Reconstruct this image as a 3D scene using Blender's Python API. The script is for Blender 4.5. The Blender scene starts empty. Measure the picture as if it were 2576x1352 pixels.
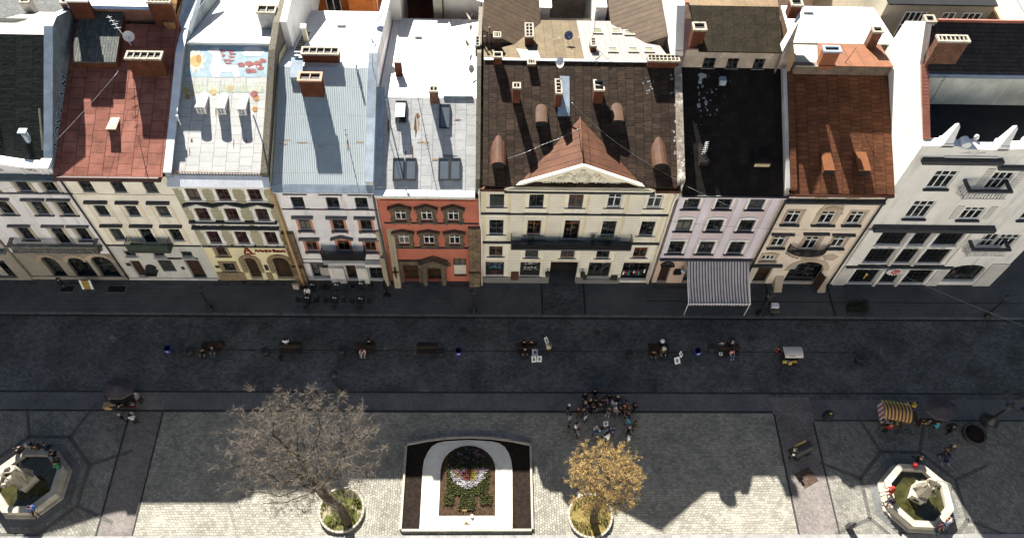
import bpy, bmesh, math, random
from mathutils import Vector, Matrix
R_ = random.Random(7)
SC = bpy.context.scene
COL = SC.collection
V = Vector
PI = math.pi

# ------------------------------------------------------------------ surveyed camera (metres, facade row along x)
F_ = 1980.0; CX = 1288.0; CY = 676.0; CAMH = 60.0
_d = V((-71, 1314, F_)).normalized()
_y = V((-38, -2926, F_)).normalized()
_y = (_y - _d * _y.dot(_d)).normalized()
_x = _y.cross(-_d)
if _x[0] < 0: _x = -_x
RM = Matrix((_x, _y, -_d))          # world = RM @ cam (cam: right, down, forward)
ZM = {1:(0,500,2.704),2:(550,540,2.704),3:(1200,540,2.342),4:(2200,560,2.704),5:(2650,400,1.931),6:(0,0,2.2533),7:(850,0,2.2533),
      8:(1580,0,2.2533),9:(2400,0,1.9314),10:(0,1200,2.2122),11:(700,1230,2.327),12:(1300,1400,3.29),13:(1800,1250,2.41),
      14:(2500,1250,2.4095),15:(500,1100,2.3418),16:(1650,1100,2.0608),21:(0,0,5.6),22:(460,0,4.2933),23:(980,0,4.025),
      24:(1580,0,3.5778),25:(2220,0,3.3026),26:(2850,0,4.2933),27:(0,360,6.758),28:(0,700,4.507),30:(980,920,7.36),31:(2600,980,4.8275),
      32:(280,1260,7.511),33:(2930,1310,4.954),34:(0,1480,4.0846),35:(1880,1290,6.761),0:(0,0,1.0)}
def ray(k, u, v):
    a, b, s = ZM[k]
    q = 2576.0 / 3450.0
    return RM @ V(((a + u / s) * q - CX, (b + v / s) * q - CY, F_))
O_ = V((0, 0, CAMH))
def gz(k, u, v, z=0.0):             # survey: point at height z
    r = ray(k, u, v); return O_ + r * ((z - CAMH) / r.z)
def gy(k, u, v, y):                 # survey: point on the vertical plane Y=y
    r = ray(k, u, v); return O_ + r * (y / r.y)
def gp(k, u, v, pl):                # survey: point on a roof plane (Y0, z0, slope)
    y0, z0, s = pl
    r = ray(k, u, v); return O_ + r * ((z0 - s * y0 - CAMH) / (r.z - s * r.y))
def plz(pl, y): return pl[1] + pl[2] * (y - pl[0])

# ------------------------------------------------------------------ mesh helper
WL = {}
class MB:
    def __init__(s):
        s.v = []; s.f = []; s.m = []; s.sm = []
    def face(s, pts, m=0, sm=False):
        i = len(s.v); s.v += [V(p) for p in pts]
        s.f.append(tuple(range(i, i + len(pts)))); s.m.append(m); s.sm.append(sm)
    def box(s, x0, y0, z0, x1, y1, z1, m=0):
        i = len(s.v)
        s.v += [V(p) for p in ((x0,y0,z0),(x1,y0,z0),(x1,y1,z0),(x0,y1,z0),(x0,y0,z1),(x1,y0,z1),(x1,y1,z1),(x0,y1,z1))]
        for f in ((0,3,2,1),(4,5,6,7),(0,1,5,4),(1,2,6,5),(2,3,7,6),(3,0,4,7)):
            s.f.append(tuple(i + k for k in f)); s.m.append(m); s.sm.append(False)
    def obox(s, c, ex, ey, ez, m=0):          # oriented box: centre and half-extent vectors
        c = V(c); ex = V(ex); ey = V(ey); ez = V(ez); i = len(s.v)
        s.v += [c-ex-ey-ez, c+ex-ey-ez, c+ex+ey-ez, c-ex+ey-ez, c-ex-ey+ez, c+ex-ey+ez, c+ex+ey+ez, c-ex+ey+ez]
        for f in ((0,3,2,1),(4,5,6,7),(0,1,5,4),(1,2,6,5),(2,3,7,6),(3,0,4,7)):
            s.f.append(tuple(i + k for k in f)); s.m.append(m); s.sm.append(False)
    def prism(s, pts, d, m=0, mside=None, sm=False):   # polygon extruded by vector d
        d = V(d); pts = [V(p) for p in pts]; n = len(pts); i = len(s.v)
        s.v += pts + [p + d for p in pts]
        ms = m if mside is None else mside
        s.f.append(tuple(range(i, i + n))[::-1]); s.m.append(m); s.sm.append(False)
        s.f.append(tuple(range(i + n, i + 2 * n))); s.m.append(m); s.sm.append(False)
        for k in range(n):
            j = (k + 1) % n
            s.f.append((i + k, i + j, i + n + j, i + n + k)); s.m.append(ms); s.sm.append(sm)
    def tube(s, pts, r, n=6, m=0, cap=True, sm=True):
        pts = [V(p) for p in pts]; L = len(pts)
        rs = r if isinstance(r, (list, tuple)) else [r] * L
        i0 = len(s.v)
        a = None
        for k, p in enumerate(pts):
            t = (pts[min(k + 1, L - 1)] - pts[max(k - 1, 0)])
            t = t.normalized() if t.length > 1e-9 else V((0, 0, 1))
            if a is None:
                a = t.orthogonal().normalized()
            else:
                a = (a - t * a.dot(t))
                a = a.normalized() if a.length > 1e-6 else t.orthogonal().normalized()
            b = t.cross(a)
            for q in range(n):
                th = 2 * PI * q / n
                s.v.append(p + (a * math.cos(th) + b * math.sin(th)) * rs[k])
        for k in range(L - 1):
            for q in range(n):
                w = (q + 1) % n
                s.f.append((i0 + k*n + q, i0 + k*n + w, i0 + (k+1)*n + w, i0 + (k+1)*n + q)); s.m.append(m); s.sm.append(sm)
        if cap:
            s.f.append(tuple(i0 + q for q in range(n))[::-1]); s.m.append(m); s.sm.append(False)
            s.f.append(tuple(i0 + (L-1)*n + q for q in range(n))); s.m.append(m); s.sm.append(False)
    def lathe(s, prof, c=(0,0,0), n=12, m=0, sm=True, ph=0.0):
        c = V(c); i0 = len(s.v)
        for (r, z) in prof:
            for q in range(n):
                th = 2 * PI * q / n + ph
                s.v.append(c + V((r * math.cos(th), r * math.sin(th), z)))
        for k in range(len(prof) - 1):
            for q in range(n):
                w = (q + 1) % n
                s.f.append((i0 + k*n + q, i0 + k*n + w, i0 + (k+1)*n + w, i0 + (k+1)*n + q)); s.m.append(m); s.sm.append(sm)
        s.f.append(tuple(i0 + q for q in range(n))[::-1]); s.m.append(m); s.sm.append(False)
        s.f.append(tuple(i0 + (len(prof)-1)*n + q for q in range(n))); s.m.append(m); s.sm.append(False)
    def ball(s, c, r, n=8, m=0, sq=(1,1,1)):
        c = V(c); k = max(4, n // 2 + 1); prof = []
        i0 = len(s.v)
        for a in range(k):
            ph = -PI/2 + PI * (a + .15) / (k - .7)
            for q in range(n):
                th = 2*PI*q/n
                s.v.append(c + V((r*sq[0]*math.cos(ph)*math.cos(th), r*sq[1]*math.cos(ph)*math.sin(th), r*sq[2]*math.sin(ph))))
        for a in range(k - 1):
            for q in range(n):
                w = (q + 1) % n
                s.f.append((i0+a*n+q, i0+a*n+w, i0+(a+1)*n+w, i0+(a+1)*n+q)); s.m.append(m); s.sm.append(True)
        s.f.append(tuple(i0+q for q in range(n))[::-1]); s.m.append(m); s.sm.append(True)
        s.f.append(tuple(i0+(k-1)*n+q for q in range(n))); s.m.append(m); s.sm.append(True)
    def build(s, name, mats, parent=None, loc=None, link=True):
        if loc is None:
            loc = WL.get(parent.name, V((0,0,0))) if parent else V((0,0,0))
        loc = V(loc)
        me = bpy.data.meshes.new(name)
        me.from_pydata([tuple(p - loc) for p in s.v], [], s.f)
        if not isinstance(mats, (list, tuple)): mats = [mats]
        for mt in mats: me.materials.append(mt)
        me.polygons.foreach_set('material_index', s.m)
        me.polygons.foreach_set('use_smooth', s.sm)
        uv = me.uv_layers.new(name='UVMap')
        dat = [0.0] * (2 * len(me.loops))
        for pg in me.polygons:
            n = pg.normal
            if abs(n.z) > .985: ua = V((1,0,0)); va = V((0,1,0))
            else:
                ua = V((0,0,1)).cross(n).normalized(); va = n.cross(ua)
                if va.z < 0: va = -va; 
            for li in pg.loop_indices:
                p = s.v[me.loops[li].vertex_index]
                dat[2*li] = p.dot(ua); dat[2*li+1] = p.dot(va)
        uv.data.foreach_set('uv', dat)
        me.update()
        o = bpy.data.objects.new(name, me)
        COL.objects.link(o)
        if parent:
            o.parent = parent
            o.location = loc - WL.get(parent.name, V((0,0,0)))
        else: o.location = loc
        WL[o.name] = loc.copy()
        return o

def tag(o, label=None, cat=None, group=None, kind=None):
    if label: o['label'] = label
    if cat: o['category'] = cat
    if group: o['group'] = group
    if kind: o['kind'] = kind
    return o
def thing(name, loc, label, cat, group=None, rz=0.0):
    o = bpy.data.objects.new(name, None); COL.objects.link(o)
    o.empty_display_size = .3
    o.location = loc; o.rotation_euler = (0, 0, rz)
    WL[o.name] = V(loc)
    return tag(o, label, cat, group)
def copy_tree(o, parent=None):
    c = o.copy(); COL.objects.link(c); c.parent = parent
    for ch in o.children: copy_tree(ch, c)
    return c
def place(o, loc, rz=0.0, label=None, group=None):
    o.location = loc; o.rotation_euler = (0, 0, rz); WL[o.name] = V(loc)
    if label: o['label'] = label
    if group: o['group'] = group
    return o

# ------------------------------------------------------------------ materials
def lin(c):
    if isinstance(c, str):
        c = [int(c[i:i+2], 16) / 255 for i in (0, 2, 4)]
        return tuple((x / 12.92 if x <= .04045 else ((x + .055) / 1.055) ** 2.4) for x in c)
    return tuple(c)
MATS = {}
def mat(name, col, rough=.8, spec=.3, metal=0.0, var=.12, vs=1.5, stain=None, st=(.9,.18,.62), brick=None, bump=.15, bs=25.0,
        rnd=0.0, blot=None, wave=None, wob=.10):
    """col linear; brick=(w,h,mortar,col2,mortarcol,swap,offset); stain=colour, st=(su,sv,threshold) ; blot=(colour, scale, threshold)"""
    if name in MATS: return MATS[name]
    m = bpy.data.materials.new(name); m.use_nodes = True
    nt = m.node_tree; nd = nt.nodes; lk = nt.links
    bs_ = nd['Principled BSDF']
    bs_.inputs['Roughness'].default_value = rough
    bs_.inputs['Specular IOR Level'].default_value = spec
    bs_.inputs['Metallic'].default_value = metal
    col = lin(col); rs_ = .68 if name.startswith('roof_') and name != 'roof_white_plain' else (.86 if name in ('cobble_pale', 'cobble_pale_square', 'cobble_octagon', 'sett_reddish') else 1.0); col = tuple(q * rs_ for q in col)
    tc = nd.new('ShaderNodeTexCoord')
    def mixc(fac, a, b, mode='MIX'):
        x = nd.new('ShaderNodeMix'); x.data_type = 'RGBA'; x.blend_type = mode
        for sock, val in ((x.inputs[0], fac), (x.inputs[6], a), (x.inputs[7], b)):
            if hasattr(val, 'is_linked') or hasattr(val, 'links'): lk.new(val, sock)
            elif isinstance(val, (int, float)): sock.default_value = val
            else: sock.default_value = (*val, 1)
        return x.outputs[2]
    def noise(vec, scale, det=4, rough_=.6):
        n = nd.new('ShaderNodeTexNoise'); n.inputs['Scale'].default_value = scale; n.inputs['Detail'].default_value = det
        n.inputs['Roughness'].default_value = rough_
        lk.new(vec, n.inputs['Vector']); return n.outputs['Fac']
    def ramp(x, a, b):
        r = nd.new('ShaderNodeMapRange'); r.inputs[1].default_value = a; r.inputs[2].default_value = b
        lk.new(x, r.inputs[0]); return r.outputs[0]
    def mapping(vec, sc, rot=0.0):
        mp = nd.new('ShaderNodeMapping'); mp.inputs['Scale'].default_value = sc; mp.inputs['Rotation'].default_value = (0, 0, rot)
        lk.new(vec, mp.inputs['Vector']); return mp.outputs['Vector']
    geo = nd.new('ShaderNodeNewGeometry')
    wp = geo.outputs['Position']; uv = tc.outputs['UV']
    c = col; bfac = None
    heights = []
    if brick:
        w, h, mo, c2, mc, sw, off = brick
        b = nd.new('ShaderNodeTexBrick')
        b.inputs['Scale'].default_value = 1.0; b.inputs['Brick Width'].default_value = w; b.inputs['Row Height'].default_value = h
        b.inputs['Mortar Size'].default_value = mo; b.inputs['Mortar Smooth'].default_value = .3
        b.offset = off; b.inputs['Bias'].default_value = 0.0
        b.inputs['Color1'].default_value = (*col, 1); b.inputs['Color2'].default_value = (*[q * rs_ for q in lin(c2)], 1); b.inputs['Mortar'].default_value = (*[q * rs_ for q in lin(mc)], 1)
        vec = uv
        if sw:
            vec = mapping(uv, (1, 1, 1), sw if sw is not True else PI / 2)
        # wobble so that the joints are not ruled
        nz = nd.new('ShaderNodeTexNoise'); nz.inputs['Scale'].default_value = 1.3; nz.inputs['Detail'].default_value = 2
        lk.new(wp, nz.inputs['Vector'])
        vm = nd.new('ShaderNodeVectorMath'); vm.operation = 'MULTIPLY_ADD'
        lk.new(nz.outputs['Color'], vm.inputs[0]); vm.inputs[1].default_value = (wob*min(w,1), wob*min(h,1), 0); lk.new(vec, vm.inputs[2])
        lk.new(vm.outputs[0], b.inputs['Vector'])
        c = b.outputs['Color']; bfac = b.outputs['Fac']
    # broad + fine tone variation
    n1 = noise(wp, vs, 5, .65)
    lo = tuple(max(0, 1 - var * 2.0) for _ in range(3)); hi = tuple(1 + var for _ in range(3))
    v1 = mixc(ramp(n1, .3, .7), lo, hi)
    c = mixc(1.0, c, v1, 'MULTIPLY')
    if blot:
        bc, bsc, th = blot
        nb = noise(wp, bsc, 6, .7)
        c = mixc(ramp(nb, th, th + .06), c, lin(bc))
    if stain:
        sv = mapping(uv, (st[0], st[1], 1))
        ns = noise(sv, 1.0, 6, .7)
        c = mixc(ramp(ns, st[2], st[2] + .22), c, lin(stain))
    if rnd:
        oi = nd.new('ShaderNodeObjectInfo')
        rr = mixc(oi.outputs['Random'], (1 - rnd,) * 3, (1 + rnd,) * 3)
        c = mixc(1.0, c, rr, 'MULTIPLY')
    if isinstance(c, tuple): bs_.inputs['Base Color'].default_value = (*c, 1)
    else: lk.new(c, bs_.inputs['Base Color'])
    if bump or bfac is not None or wave:
        bp = nd.new('ShaderNodeBump'); bp.inputs['Strength'].default_value = 1.0; bp.inputs['Distance'].default_value = .02
        nf = noise(wp, bs, 4)
        h = nd.new('ShaderNodeMath'); h.operation = 'MULTIPLY'; lk.new(nf, h.inputs[0]); h.inputs[1].default_value = bump * 3
        hh = h.outputs[0]
        if bfac is not None:
            a = nd.new('ShaderNodeMath'); a.operation = 'MULTIPLY_ADD'; lk.new(bfac, a.inputs[0]); a.inputs[1].default_value = -.9; lk.new(hh, a.inputs[2]); hh = a.outputs[0]
        if wave:
            wv = nd.new('ShaderNodeTexWave'); wv.wave_type = 'BANDS'; wv.bands_direction = 'X'
            wv.inputs['Scale'].default_value = .314 / wave; wv.inputs['Distortion'].default_value = 0
            lk.new(uv, wv.inputs['Vector'])
            a = nd.new('ShaderNodeMath'); a.operation = 'MULTIPLY_ADD'; lk.new(wv.outputs['Fac'], a.inputs[0]); a.inputs[1].default_value = 1.4; lk.new(hh, a.inputs[2]); hh = a.outputs[0]
        lk.new(hh, bp.inputs['Height']); lk.new(bp.outputs['Normal'], bs_.inputs['Normal'])
    MATS[name] = m
    return m
SKY = .026
EXPO = 2.1
# ------------------------------------------------------------------ shared materials
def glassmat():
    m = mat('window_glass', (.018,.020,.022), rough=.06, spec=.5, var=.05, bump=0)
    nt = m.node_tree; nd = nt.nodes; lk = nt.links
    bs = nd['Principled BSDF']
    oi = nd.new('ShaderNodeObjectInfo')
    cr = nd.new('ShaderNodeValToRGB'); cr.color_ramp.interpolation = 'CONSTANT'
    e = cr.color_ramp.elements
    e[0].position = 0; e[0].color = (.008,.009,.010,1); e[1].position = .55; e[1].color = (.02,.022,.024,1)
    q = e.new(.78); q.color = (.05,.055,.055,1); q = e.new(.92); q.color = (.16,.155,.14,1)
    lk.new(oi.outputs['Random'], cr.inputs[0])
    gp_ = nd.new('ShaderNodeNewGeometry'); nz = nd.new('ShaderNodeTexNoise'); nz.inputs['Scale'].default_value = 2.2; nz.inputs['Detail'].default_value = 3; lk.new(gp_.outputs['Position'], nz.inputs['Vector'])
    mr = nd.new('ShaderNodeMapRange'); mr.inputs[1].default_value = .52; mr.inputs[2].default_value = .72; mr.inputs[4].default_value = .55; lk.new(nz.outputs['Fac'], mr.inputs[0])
    mx = nd.new('ShaderNodeMix'); mx.data_type = 'RGBA'; lk.new(mr.outputs[0], mx.inputs[0]); lk.new(cr.outputs[0], mx.inputs[6]); mx.inputs[7].default_value = (.19, .195, .19, 1)  # paler noise patches put curtains and blotchy reflections into the pane colour
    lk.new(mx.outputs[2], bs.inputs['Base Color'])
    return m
GLASS = glassmat()
def plaster(name, c, dirt=None, var=.085, **k):
    return mat(name, c, rough=.92, spec=.15, var=var, vs=.35, stain=dirt, st=(1.3,.13,.53), bump=.10, bs=18, **k)
P_A = plaster('plaster_lilac_white', (.80,.77,.78), (.42,.40,.36))
P_A2 = plaster('stone_brown_ground', (.30,.27,.22), (.16,.14,.11), var=.15)
P_B = plaster('plaster_cream', (.88,.82,.70), (.66,.60,.48))
P_B2 = plaster('plaster_grey_shop', (.62,.60,.55), (.35,.33,.30))
P_Bp = plaster('plaster_cream_panel', (.80,.69,.51))
P_C = mat('ashlar_olive', (.42,.39,.27), rough=.9, spec=.15, var=.08, vs=.5, brick=(.95,.42,.012,(.46,.42,.29),(.20,.19,.13),False,.5), bump=.1)
P_Cw = plaster('stucco_white', (.84,.82,.75), (.45,.43,.37))
P_Cy = plaster('plaster_pale_yellow', (.80,.72,.45))
P_Cs = mat('sandstone_brown', (.36,.27,.16), rough=.9, spec=.15, var=.15, brick=(.7,.4,.02,(.31,.23,.14),(.16,.12,.08),False,.5))
P_D = plaster('plaster_white_lilac', (.84,.81,.82), (.52,.49,.47))
P_Ds = plaster('surround_salmon', (.58,.25,.16), var=.1)
P_E = plaster('plaster_terracotta_red', (.52,.175,.115), (.40,.12,.08), var=.08)
P_Es = mat('stone_dark_brown', (.13,.105,.075), rough=.9, spec=.2, var=.25, vs=3, blot=((.24,.17,.08),2.0,.58))
P_Ep = mat('stone_buttress', (.26,.19,.12), rough=.9, spec=.15, var=.2, brick=(.62,.36,.02,(.17,.12,.08),(.08,.06,.045),False,.5), blot=((.36,.30,.2),1.2,.6))
P_F = plaster('plaster_primrose', (.88,.83,.70), (.66,.60,.48))
P_Fp = plaster('plaster_ochre_panel', (.80,.70,.50), (.62,.53,.37))
P_Fr = mat('rusticated_primrose', (.86,.81,.69), rough=.9, spec=.15, var=.06, vs=.5, brick=(30,.235,.016,(.86,.81,.69),(.34,.29,.19),False,.0), bump=.08)
P_G = plaster('plaster_pink_lilac', (.66,.55,.57), (.46,.38,.38))
P_Gl = plaster('pilaster_lilac', (.73,.67,.73))
P_Gg = plaster('plaster_peach_ground', (.62,.47,.38), (.42,.33,.27))
P_H = plaster('plaster_peach', (.82,.70,.58), (.60,.50,.40), blot=((.48,.38,.28),.38,.66))
P_Ht = plaster('stone_tan', (.50,.40,.30), (.36,.28,.2), var=.16)
P_I = plaster('render_grey_white', (.82,.79,.745), (.48,.46,.42), var=.06)
P_Iw = plaster('gable_white', (.74,.71,.65), (.55,.50,.42))
P_Ib = mat('rusticated_grey', (.66,.63,.59), rough=.9, spec=.15, var=.08, brick=(30,.30,.022,(.66,.63,.59),(.30,.28,.26),False,.0))
DARKLEDGE = mat('ledge_slate', (.048,.052,.060), rough=.6, spec=.3, var=.15)
GREYLEDGE = mat('ledge_grey', (.13,.13,.135), rough=.7, spec=.3, var=.15)
WHITE = mat('paint_white', (.80,.79,.76), rough=.6, var=.05, bump=.05)
FR_DARK = mat('frame_dark_green', (.030,.033,.030), rough=.5, var=.1, bump=0)
FR_MAROON = mat('frame_maroon', (.09,.022,.02), rough=.5, var=.1, bump=0)
FR_WHITE = mat('frame_white', (.80,.80,.78), rough=.45, var=.03, bump=0)
FR_WOOD = mat('frame_wood_brown', (.20,.075,.025), rough=.5, var=.15, bump=0)
BLACK = mat('interior_black', (.010,.010,.010), rough=.7, var=.2, bump=.05)
IRON = mat('iron_black', (.016,.017,.018), rough=.45, spec=.4, var=.15, bump=.05)
IRON_G = mat('iron_green', (.05,.065,.05), rough=.5, spec=.4, var=.15, bump=.05)
ZINC = mat('zinc_bluegrey', (.30,.36,.42), rough=.45, spec=.4, metal=.0, var=.15, vs=1.2, bump=.1)
ZINCW = mat('zinc_white', (.74,.76,.78), rough=.45, spec=.4, var=.08, vs=1.2, stain=(.42,.30,.2), st=(2,.4,.70), bump=.1)
WOOD_D = mat('wood_dark_door', (.055,.032,.02), rough=.55, var=.25, bump=.1)
# roofs: (panel along, panel across ...) uv = metres along the eave / up the slope
RF_A = mat('roof_green_black', (.020,.026,.023), rough=.75, spec=.12, var=.25, vs=2, brick=(.55,1.25,.018,(.030,.038,.033),(.006,.008,.007),True,.35), bump=0.40, bs=4)
RF_A2 = mat('roof_beige_metal', (.44,.42,.36), rough=.5, spec=.35, var=.08, brick=(6,.62,.02,(.47,.45,.39),(.2,.19,.16),True,.0), bump=.3, bs=6)
RF_B = mat('roof_red_oxide', (.33,.125,.088), rough=.75, spec=.12, var=.2, vs=.8, brick=(.86,1.05,.02,(.43,.18,.132),(.10,.037,.027),True,.4), bump=0.25, bs=5)
RF_B2 = mat('roof_green_tiles', (.075,.10,.095), rough=.5, spec=.4, var=.25, vs=2.5, brick=(.62,.21,.02,(.17,.17,.145),(.02,.027,.027),True,.5), bump=.3)
RF_C = mat('roof_white_panels', (.66,.66,.63), rough=.5, spec=.3, var=.06, vs=.6, brick=(.72,.98,.012,(.60,.60,.58),(.27,.265,.25),True,.45), stain=(.46,.27,.10), st=(2.6,.7,.745), bump=.25, bs=5)
RF_W = mat('roof_white_plain', (.56,.56,.555), rough=.5, spec=.3, var=.04, vs=.5, brick=(2.4,.62,.010,(.52,.52,.515),(.30,.30,.30),True,.0), bump=.2, bs=4)
RF_D = mat('roof_corrugated', (.52,.59,.61), rough=.45, spec=.4, var=.05, vs=.7, brick=(2.3,50,.02,(.50,.575,.60),(.36,.37,.36),True,.0), blot=((.50,.38,.22),.55,.73), bump=.1, wave=.14)
RF_E = mat('roof_white_sheet', (.64,.645,.64), rough=.5, spec=.3, var=.09, vs=.6, brick=(.82,.86,.012,(.54,.55,.55),(.24,.24,.235),True,.5), stain=(.50,.27,.09), st=(1.5,.22,.665), bump=.3, bs=5)
RF_F = mat('roof_brown_metal', (.047,.030,.020), rough=.75, spec=.12, var=.2, vs=1.2, brick=(.42,.66,.02,(.088,.056,.037),(.013,.009,.006),True,.4), bump=0.45, bs=4.5)
RF_Fp = mat('roof_pediment_rust', (.125,.055,.032), rough=.75, spec=.12, var=.18, vs=.8, brick=(9,.68,.022,(.145,.065,.038),(.03,.015,.009),True,0.), bump=0.20, bs=5)
RF_F2 = mat('roof_tan_sheet', (.135,.105,.062), rough=.75, spec=.12, var=.16, vs=.9, brick=(3.2,.75,.012,(.165,.125,.073),(.07,.052,.034),True,.3), blot=((.27,.24,.18),1.3,.62), bump=0.15, bs=6)
RF_F3 = mat('roof_pink_sheet', (.25,.217,.205), rough=.55, spec=.3, var=.05, brick=(8,.52,.010,(.265,.23,.215),(.17,.14,.13),True,.0), bump=.2, bs=5)
RF_F4 = mat('roof_seam_brown', (.085,.058,.036), rough=.75, spec=.12, var=.16, brick=(30,.60,.022,(.10,.068,.042),(.02,.014,.01),True,0.), bump=0.20, bs=5)
RF_G = mat('roof_black_brown', (.014,.011,.009), rough=.75, spec=.12, var=.2, vs=1.2, brick=(.5,.72,.015,(.027,.020,.016),(.010,.008,.007),True,.4), blot=((.42,.43,.45),1.5,.69), bump=0.30, bs=5)
RF_G2 = mat('roof_olive_brown', (.042,.031,.017), rough=.75, spec=.12, var=.22, vs=1.2, brick=(.75,.85,.014,(.05,.038,.021),(.018,.013,.008),True,.4), bump=0.60, bs=3.5)
RF_H = mat('roof_rust', (.15,.058,.027), rough=.75, spec=.12, var=.2, vs=.9, brick=(.36,.85,.018,(.22,.085,.04),(.05,.018,.009),True,.4), bump=0.45, bs=4.5)
RF_T = mat('roof_terracotta_flat', (.22,.085,.038), rough=.6, spec=.25, var=.1, brick=(9,1.0,.014,(.24,.095,.043),(.10,.04,.02),True,0.), bump=.2, bs=5)
RF_TILE = mat('roof_clay_tile_dark', (.060,.050,.050), rough=.75, spec=.2, var=.2, brick=(.22,.30,.03,(.075,.06,.058),(.02,.018,.018),False,.5), bump=.4)
RF_FLAT = mat('roof_felt_dark', (.030,.032,.034), rough=.9, spec=.15, var=.12, vs=.8, bump=.2)
RF_OR = mat('wall_orange', (.40,.12,.022), rough=.8, var=.15, bump=.1)  # orange wall paint of the rear house and its annex
BRICK = mat('brick_red', (.13,.046,.023), rough=.9, spec=.15, var=.25, vs=2.5, brick=(.27,.085,.012,(.19,.075,.04),(.20,.16,.13),False,.5), bump=.2)
BRICKR = mat('render_red_brown', (.105,.036,.019), rough=.9, spec=.15, var=.22, vs=1.5, blot=((.07,.028,.016),1.4,.6), bump=.2)
RENDER_G = mat('render_grey', (.46,.45,.43), rough=.9, spec=.15, var=.2, vs=1.3, blot=((.28,.26,.23),1.1,.6), bump=.2)
RENDER_OLD = mat('render_old_peeling', (.40,.33,.27), rough=.92, spec=.1, var=.2, vs=1.0, blot=((.62,.55,.47),.7,.6), bump=.25)
CAPSTONE = mat('flue_cap', (.34,.31,.25), rough=.9, spec=.1, var=.25, vs=4, bump=.2)
MOSSWALL = mat('parapet_mossy', (.16,.145,.115), rough=.95, spec=.1, var=.3, vs=5, blot=((.05,.045,.035),5,.55), bump=.5)
GABLE_BROWN = mat('ivy_dead_brown', (.22,.125,.055), rough=.95, spec=.1, var=.4, vs=3, bump=.8, bs=12)
ROOFTILE = mat('clay_tile_red', (.30,.11,.075), rough=.75, var=.15)
DISH = mat('dish_grey', (.62,.62,.62), rough=.4, var=.04, bump=0)
DISH_B = mat('dish_blue', (.12,.15,.28), rough=.4, var=.04, bump=0)
STEEL = mat('steel_grey', (.35,.36,.37), rough=.35, spec=.5, metal=.6, var=.1, bump=0)
YF = 38.4
def grid(mb, x0, x1, z0, z1, holes, y, m=0, d=.28, mr=None):
    """facade sheet with real openings and reveals of depth d; holes (xa, xb, za, zb[, spring])"""
    xs = sorted({x0, x1, *[min(max(h[i], x0), x1) for h in holes for i in (0, 1)]})
    zs = sorted({z0, z1, *[min(max(h[i], z0), z1) for h in holes for i in (2, 3)]})
    for i in range(len(xs) - 1):
        run = None
        for j in range(len(zs) - 1):
            cx = (xs[i] + xs[i+1]) / 2; cz = (zs[j] + zs[j+1]) / 2
            if xs[i+1] - xs[i] < 1e-5 or zs[j+1] - zs[j] < 1e-5: continue
            solid = not any(h[0] < cx < h[1] and h[2] < cz < h[3] for h in holes)
            if solid:
                run = (run[0], zs[j+1]) if run else (zs[j], zs[j+1])
            if (not solid or j == len(zs) - 2) and run:
                mb.face([(xs[i], y, run[0]), (xs[i+1], y, run[0]), (xs[i+1], y, run[1]), (xs[i], y, run[1])], m); run = None
    mr = m if mr is None else mr
    for h in holes:
        a, b, c, e = h[:4]
        if len(h) > 4:                                   # arched head: spring line h[4]
            sp = h[4]; xc = (a + b) / 2; hw = (b - a) / 2; N = 10
            arc = [(xc - hw * math.cos(PI * k / N), sp + (e - sp) * math.sin(PI * k / N)) for k in range(N + 1)]
            L = [(a, y, e)] + [(p[0], y, p[1]) for p in arc[:N//2+1]]
            Rr = [(p[0], y, p[1]) for p in arc[N//2:]] + [(b, y, e)]
            for poly in (L[::-1], Rr[::-1]):
                mb.face(poly, m)
            for k in range(N):
                p, q = arc[k], arc[k+1]
                mb.face([(p[0], y, p[1]), (p[0], y + d, p[1]), (q[0], y + d, q[1]), (q[0], y, q[1])], mr)
            top = sp
        else:
            mb.face([(a, y, e), (a, y + d, e), (b, y + d, e), (b, y, e)], mr); top = e
        mb.face([(a, y, c), (a, y, top), (a, y + d, top), (a, y + d, c)][::-1], mr)
        mb.face([(b, y, c), (b, y, top), (b, y + d, top), (b, y + d, c)], mr)
        mb.face([(a, y, c), (b, y, c), (b, y + d, c), (a, y + d, c)], mr)

def strip_ledge(mb, x0, x1, z, dep, h, y=YF, m=0):
    mb.box(x0, y - dep, z, x1, y - .003, z + h, m)

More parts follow.
